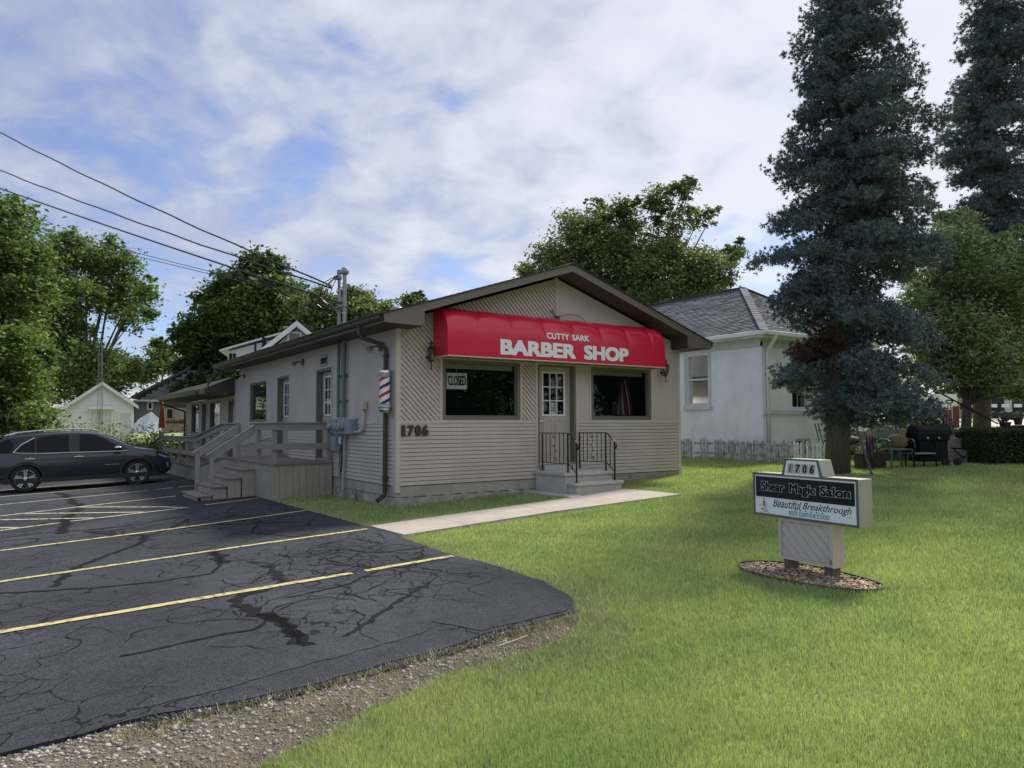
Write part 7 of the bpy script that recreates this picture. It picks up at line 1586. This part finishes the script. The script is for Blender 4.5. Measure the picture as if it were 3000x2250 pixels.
# flower pots by the hedge
potM = mat('pot_brown', (0.06, 0.035, 0.03), .7); potR = mat('pot_red', (0.10, 0.025, 0.025), .6)
c = pt6(2010, 580, 19); pp = thing('flower_pot', 'round brown flower pot with wilting red flowers left of the other pot', 'flower pot', tuple(c)); obj('pot', MB().lathe([(.09, 0), (.145, .18), (.15, .19), (.13, .19)], c, 14), potM, pp); V, F, _ = leaf_cloud([c+[0, 0, .26], c+[-.1, 0, .25]], [.12, .1], 260, .03); raw('plant', V, F, mat('red_leaf', (0.13, 0.04, 0.04), .8, rand=.5), pp)
c = pt6(2150, 535, 19); pp = thing('flower_pot', 'dark red hanging flower pot above the black table', 'flower pot', tuple(c)); obj('pot', MB().lathe([(.08, 0), (.11, .17), (.12, .19), (.1, .19)], c, 14), potR, pp); V, F, _ = leaf_cloud([c+[0, 0, .25]], [.13], 260, .035); raw('plant', V, F, LC, pp)
L = LF(pt6(2160, 590, 19.3)); tb = thing('black_table', 'low black table top behind the clipped hedge', 'table', L(0, 0, 0)); mb = MB(); mb.prism([(-.35, 0), (1.2, 0), (1.2, .13), (.1, .13)], lambda a, b, d: L(a, d, b), 0, .7); obj('top', mb, blk, tb); mb = MB(); mb.tube([L(-.1, .3, 0), L(-.1, .3, -.9)], .03, 6); mb.tube([L(1, .3, 0), L(1, .3, -.9)], .03, 6); obj('legs', mb, blk, tb)
# clipped hedge
hg = thing('clipped_hedge', 'neatly clipped green box hedge below the flower pots', 'hedge', (14.3, -5.9, .35)); hb0 = pt6(1815, 985, 17.4); HX = RH*1.0; n = 26000
hb0[2] = float(G(hb0[0], hb0[1])); Lh, Wh, Hh = 3.6, 1.5, .83
u = rng.random((n, 3)); f_ = rng.integers(0, 4, n); P = np.stack([u[:, 0]*Lh, u[:, 1]*Wh, u[:, 2]*Hh], 1); P[f_ == 0, 1] = rng.normal(0, .02, (f_ == 0).sum()); P[f_ == 1, 2] = Hh+rng.normal(0, .02, (f_ == 1).sum()); P[f_ == 2, 0] = rng.normal(0, .02, (f_ == 2).sum())
P[:, 2] += .03*np.sin(P[:, 0]*4); hd_ = RH*.995-FH*.10; hn_ = np.array([-hd_[1], hd_[0], 0]); Pw = hb0+P[:, :1]*hd_+P[:, 1:2]*hn_+P[:, 2:]*np.array([0, 0, 1.0])
uu = rng.normal(size=(n, 3)); uu /= np.linalg.norm(uu, axis=1)[:, None]; vv = np.cross(uu, rng.normal(size=(n, 3))); vv /= np.linalg.norm(vv, axis=1)[:, None]; s = .030
V = np.stack([Pw-uu*s, Pw+vv*s*.6, Pw+uu*s, Pw-vv*s*.6], 1).reshape(-1, 3); raw('foliage', V, np.arange(4*n).reshape(-1, 4), leafmat('boxwood', (0.055, 0.105, 0.030), (0.03, 0.06, 0.018), trans=.2, scale=1.5, rand=.5), hg)
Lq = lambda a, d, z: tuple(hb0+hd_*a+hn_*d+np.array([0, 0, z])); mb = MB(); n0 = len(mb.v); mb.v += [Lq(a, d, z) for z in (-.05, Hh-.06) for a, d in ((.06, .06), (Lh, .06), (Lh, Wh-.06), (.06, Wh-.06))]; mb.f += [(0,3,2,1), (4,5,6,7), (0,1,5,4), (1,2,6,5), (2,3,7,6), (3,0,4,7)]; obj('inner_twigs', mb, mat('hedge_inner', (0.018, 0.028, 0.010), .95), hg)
# ------------------------------------------------------------ street far on the right
def bgbox(name, label, cat, u0, u1, v0, v1, d, m, depth=8, parent=None, group=None):
    a, b, c = pt6(u0, v1, d), pt6(u1, v1, d), pt6(u0, v0, d); L = LF(a); w = float((b-a)@RH); h = float(c[2]-a[2]); t = thing(name, label, cat, tuple(a), group); mb = MB(); fbox(mb, L, 0, w, 0, depth, -1.5, h); obj('wall', mb, m, t); return t, L, w, h
brk = mat('tan_brick', (0.34, 0.22, 0.15), .9, var=.15, scale=6); paleW = mat('pale_wall', (0.62, 0.60, 0.56), .8, var=.05)
strM = mat('pale_pavement', (0.46, 0.45, 0.43), .9, var=.06)
mb = MB(); mb.add([pt6(1100, 468, 62), pt6(2500, 468, 62), pt6(2500, 620, 33), pt6(1100, 620, 33)], [(0, 1, 2, 3)]); tag(obj('street', mb, strM), kind='structure')
mb = MB(); mb.add([pt6(1380, 482, 55), pt6(1700, 480, 55), pt6(1700, 502, 50), pt6(1380, 505, 50)], [(0, 1, 2, 3)]); mb.v = [(a, b, c+.03) for a, b, c in mb.v]; tag(obj('grass_verge', mb, mat('verge', (0.13, 0.19, 0.05), .9)), kind='structure')
mb = MB(); mb.add([pt6(1400, 540, 44), pt6(1710, 540, 44), pt6(1710, 555, 42), pt6(1400, 555, 42)], [(0, 1, 2, 3)]); mb.v = [(a, b, c+.03) for a, b, c in mb.v]; tag(obj('grass_verge', mb, bpy.data.materials['verge']), kind='structure')
t, L, w, h = bgbox('brick_shop', 'tan brick shop with dark awnings across the far street', 'building', 1505, 1745, 250, 468, 64, brk)
for k in range(3): mb = MB(); fbox(mb, L, .4+k*2.2, 1.9+k*2.2, -.08, -.02, .5, 3.0); obj('window', mb, roomM, t)
mb = MB(); fbox(mb, L, .2, w-.2, -.1, -.02, h-.9, h-.4); obj('sign_band', mb, blk, t)
mb = MB(); 
for k in range(5): fbox(mb, L, .5+k*1.1, 1.2+k*1.1, -.14, -.11, h-.8, h-.5)
obj('sign_letters', mb, whiteM, t); mb = MB(); mb.prism([(0, 3.0), (0, 3.9), (-.9, 3.0)], lambda a, b, d: L(d, a, b), .3, 2.1); obj('awning', mb, blk, t); mb = MB(); mb.prism([(0, 3.0), (0, 3.9), (-.9, 3.0)], lambda a, b, d: L(d, a, b), 4.4, 6.6); obj('awning', mb, blk, t)
t, L, w, h = bgbox('pale_building', 'long pale building with a brown window across the far street', 'building', 1748, 2500, 262, 468, 66, paleW)
mb = MB(); fbox(mb, L, w*.17, w*.27, -.06, -.02, 2.0, 3.9); obj('window', mb, rustM, t); mb = MB(); mb.tube([L(w*.235, -.2, 4.6), L(w*.235, -.2, 0)], .06, 6); obj('sign_post', mb, galv, t)
t, L, w, h = bgbox('white_porch', 'white painted corner post and wall of the next house behind the terrace', 'house', 1165, 1500, 200, 540, 34, whiteM, depth=1)
mb = MB(); fbox(mb, L, w*.84, w+.02, -.08, -.02, -1.2, .9); obj('red_base', mb, mat('dark_red_board', (0.12, 0.03, 0.03), .8), t)
def farcar(label, u0, u1, v0, v1, d, m):
    a, b, c = pt6(u0, v1, d), pt6(u1, v1, d), pt6(u0, v0, d); L = LF(a); w = float((b-a)@RH); h = float(c[2]-a[2]); t = thing('street_car', label, 'car', tuple(a)); mb = MB()
    mb.prism([(0, .18*h), (w, .18*h), (w, .5*h), (w*.82, .58*h), (w*.66, .97*h), (w*.32, h), (w*.13, .62*h), (0, .55*h)], lambda a_, b_, d_: L(a_, d_, b_), 0, 1.8); obj('body', mb, m, t, bevel=.03)
    for x in (.2, .8): mb = MB(); mb.lathe([(.30, -.05), (.30, .2)], (0, 0, 0), 16, 'y'); mb.v = [L(x*w+p[0], p[1], .3+p[2]) for p in mb.v]; wq = obj('wheel', mb, tyreM, t)
    mb = MB(); mb.prism([(w*.18, .62*h), (w*.76, .6*h), (w*.65, .91*h), (w*.34, .93*h)], lambda a_, b_, d_: L(a_, d_, b_), -.012, -.002); obj('side_window', mb, tint, t)
farcar('dark blue sedan parked across the far street', 1868, 2040, 402, 468, 58, mat('blue_paint', (0.03, 0.04, 0.07), .3, coat=.5)); farcar('white sedan parked behind the blue one across the far street', 2034, 2200, 422, 470, 60, mat('white_car_paint', (0.75, 0.76, 0.78), .3, coat=.5))
bl = [tuple(at_u(u, v, 85))+(r,) for u, v, r in ((2000, 835, 5), (2060, 830, 5), (2120, 825, 6), (2180, 835, 5), (2240, 830, 6), (1960, 845, 4))]
tree('row of distant trees beyond the far street', gnd(2100, 85), bl, 8000, .3, LG2, tr=.3)
# small things: stick in the gravel, electrical drop under deck, bare bush at foundation
mb = MB(); mb.tube([(-3.0, -8.03, G(-3, -8.03)-.01), (-2.72, -8.0, G(-2.7, -8)+.0)], .006, 5); tag(obj('twig', mb, mat('dry_twig', (.42, .36, .28), .9)), 'short pale twig lying on the gravel by the asphalt edge', 'twig')
wd_ = thing('foundation_weed', 'small dry weed sprig at the foot of the side foundation', 'weed', (-.12, 1.6, -.12)); mb = MB()
for k in range(9): a = random.random()*6.28; mb.tube([(-.12, 1.6, -.15), (-.12+.06*math.cos(a), 1.6+.06*math.sin(a), .0), (-.12+.12*math.cos(a), 1.6+.14*math.sin(a), .03+.12*random.random())], .004, 4)
obj('stems', mb, mat('weed', (.10, .10, .06), .9), wd_)
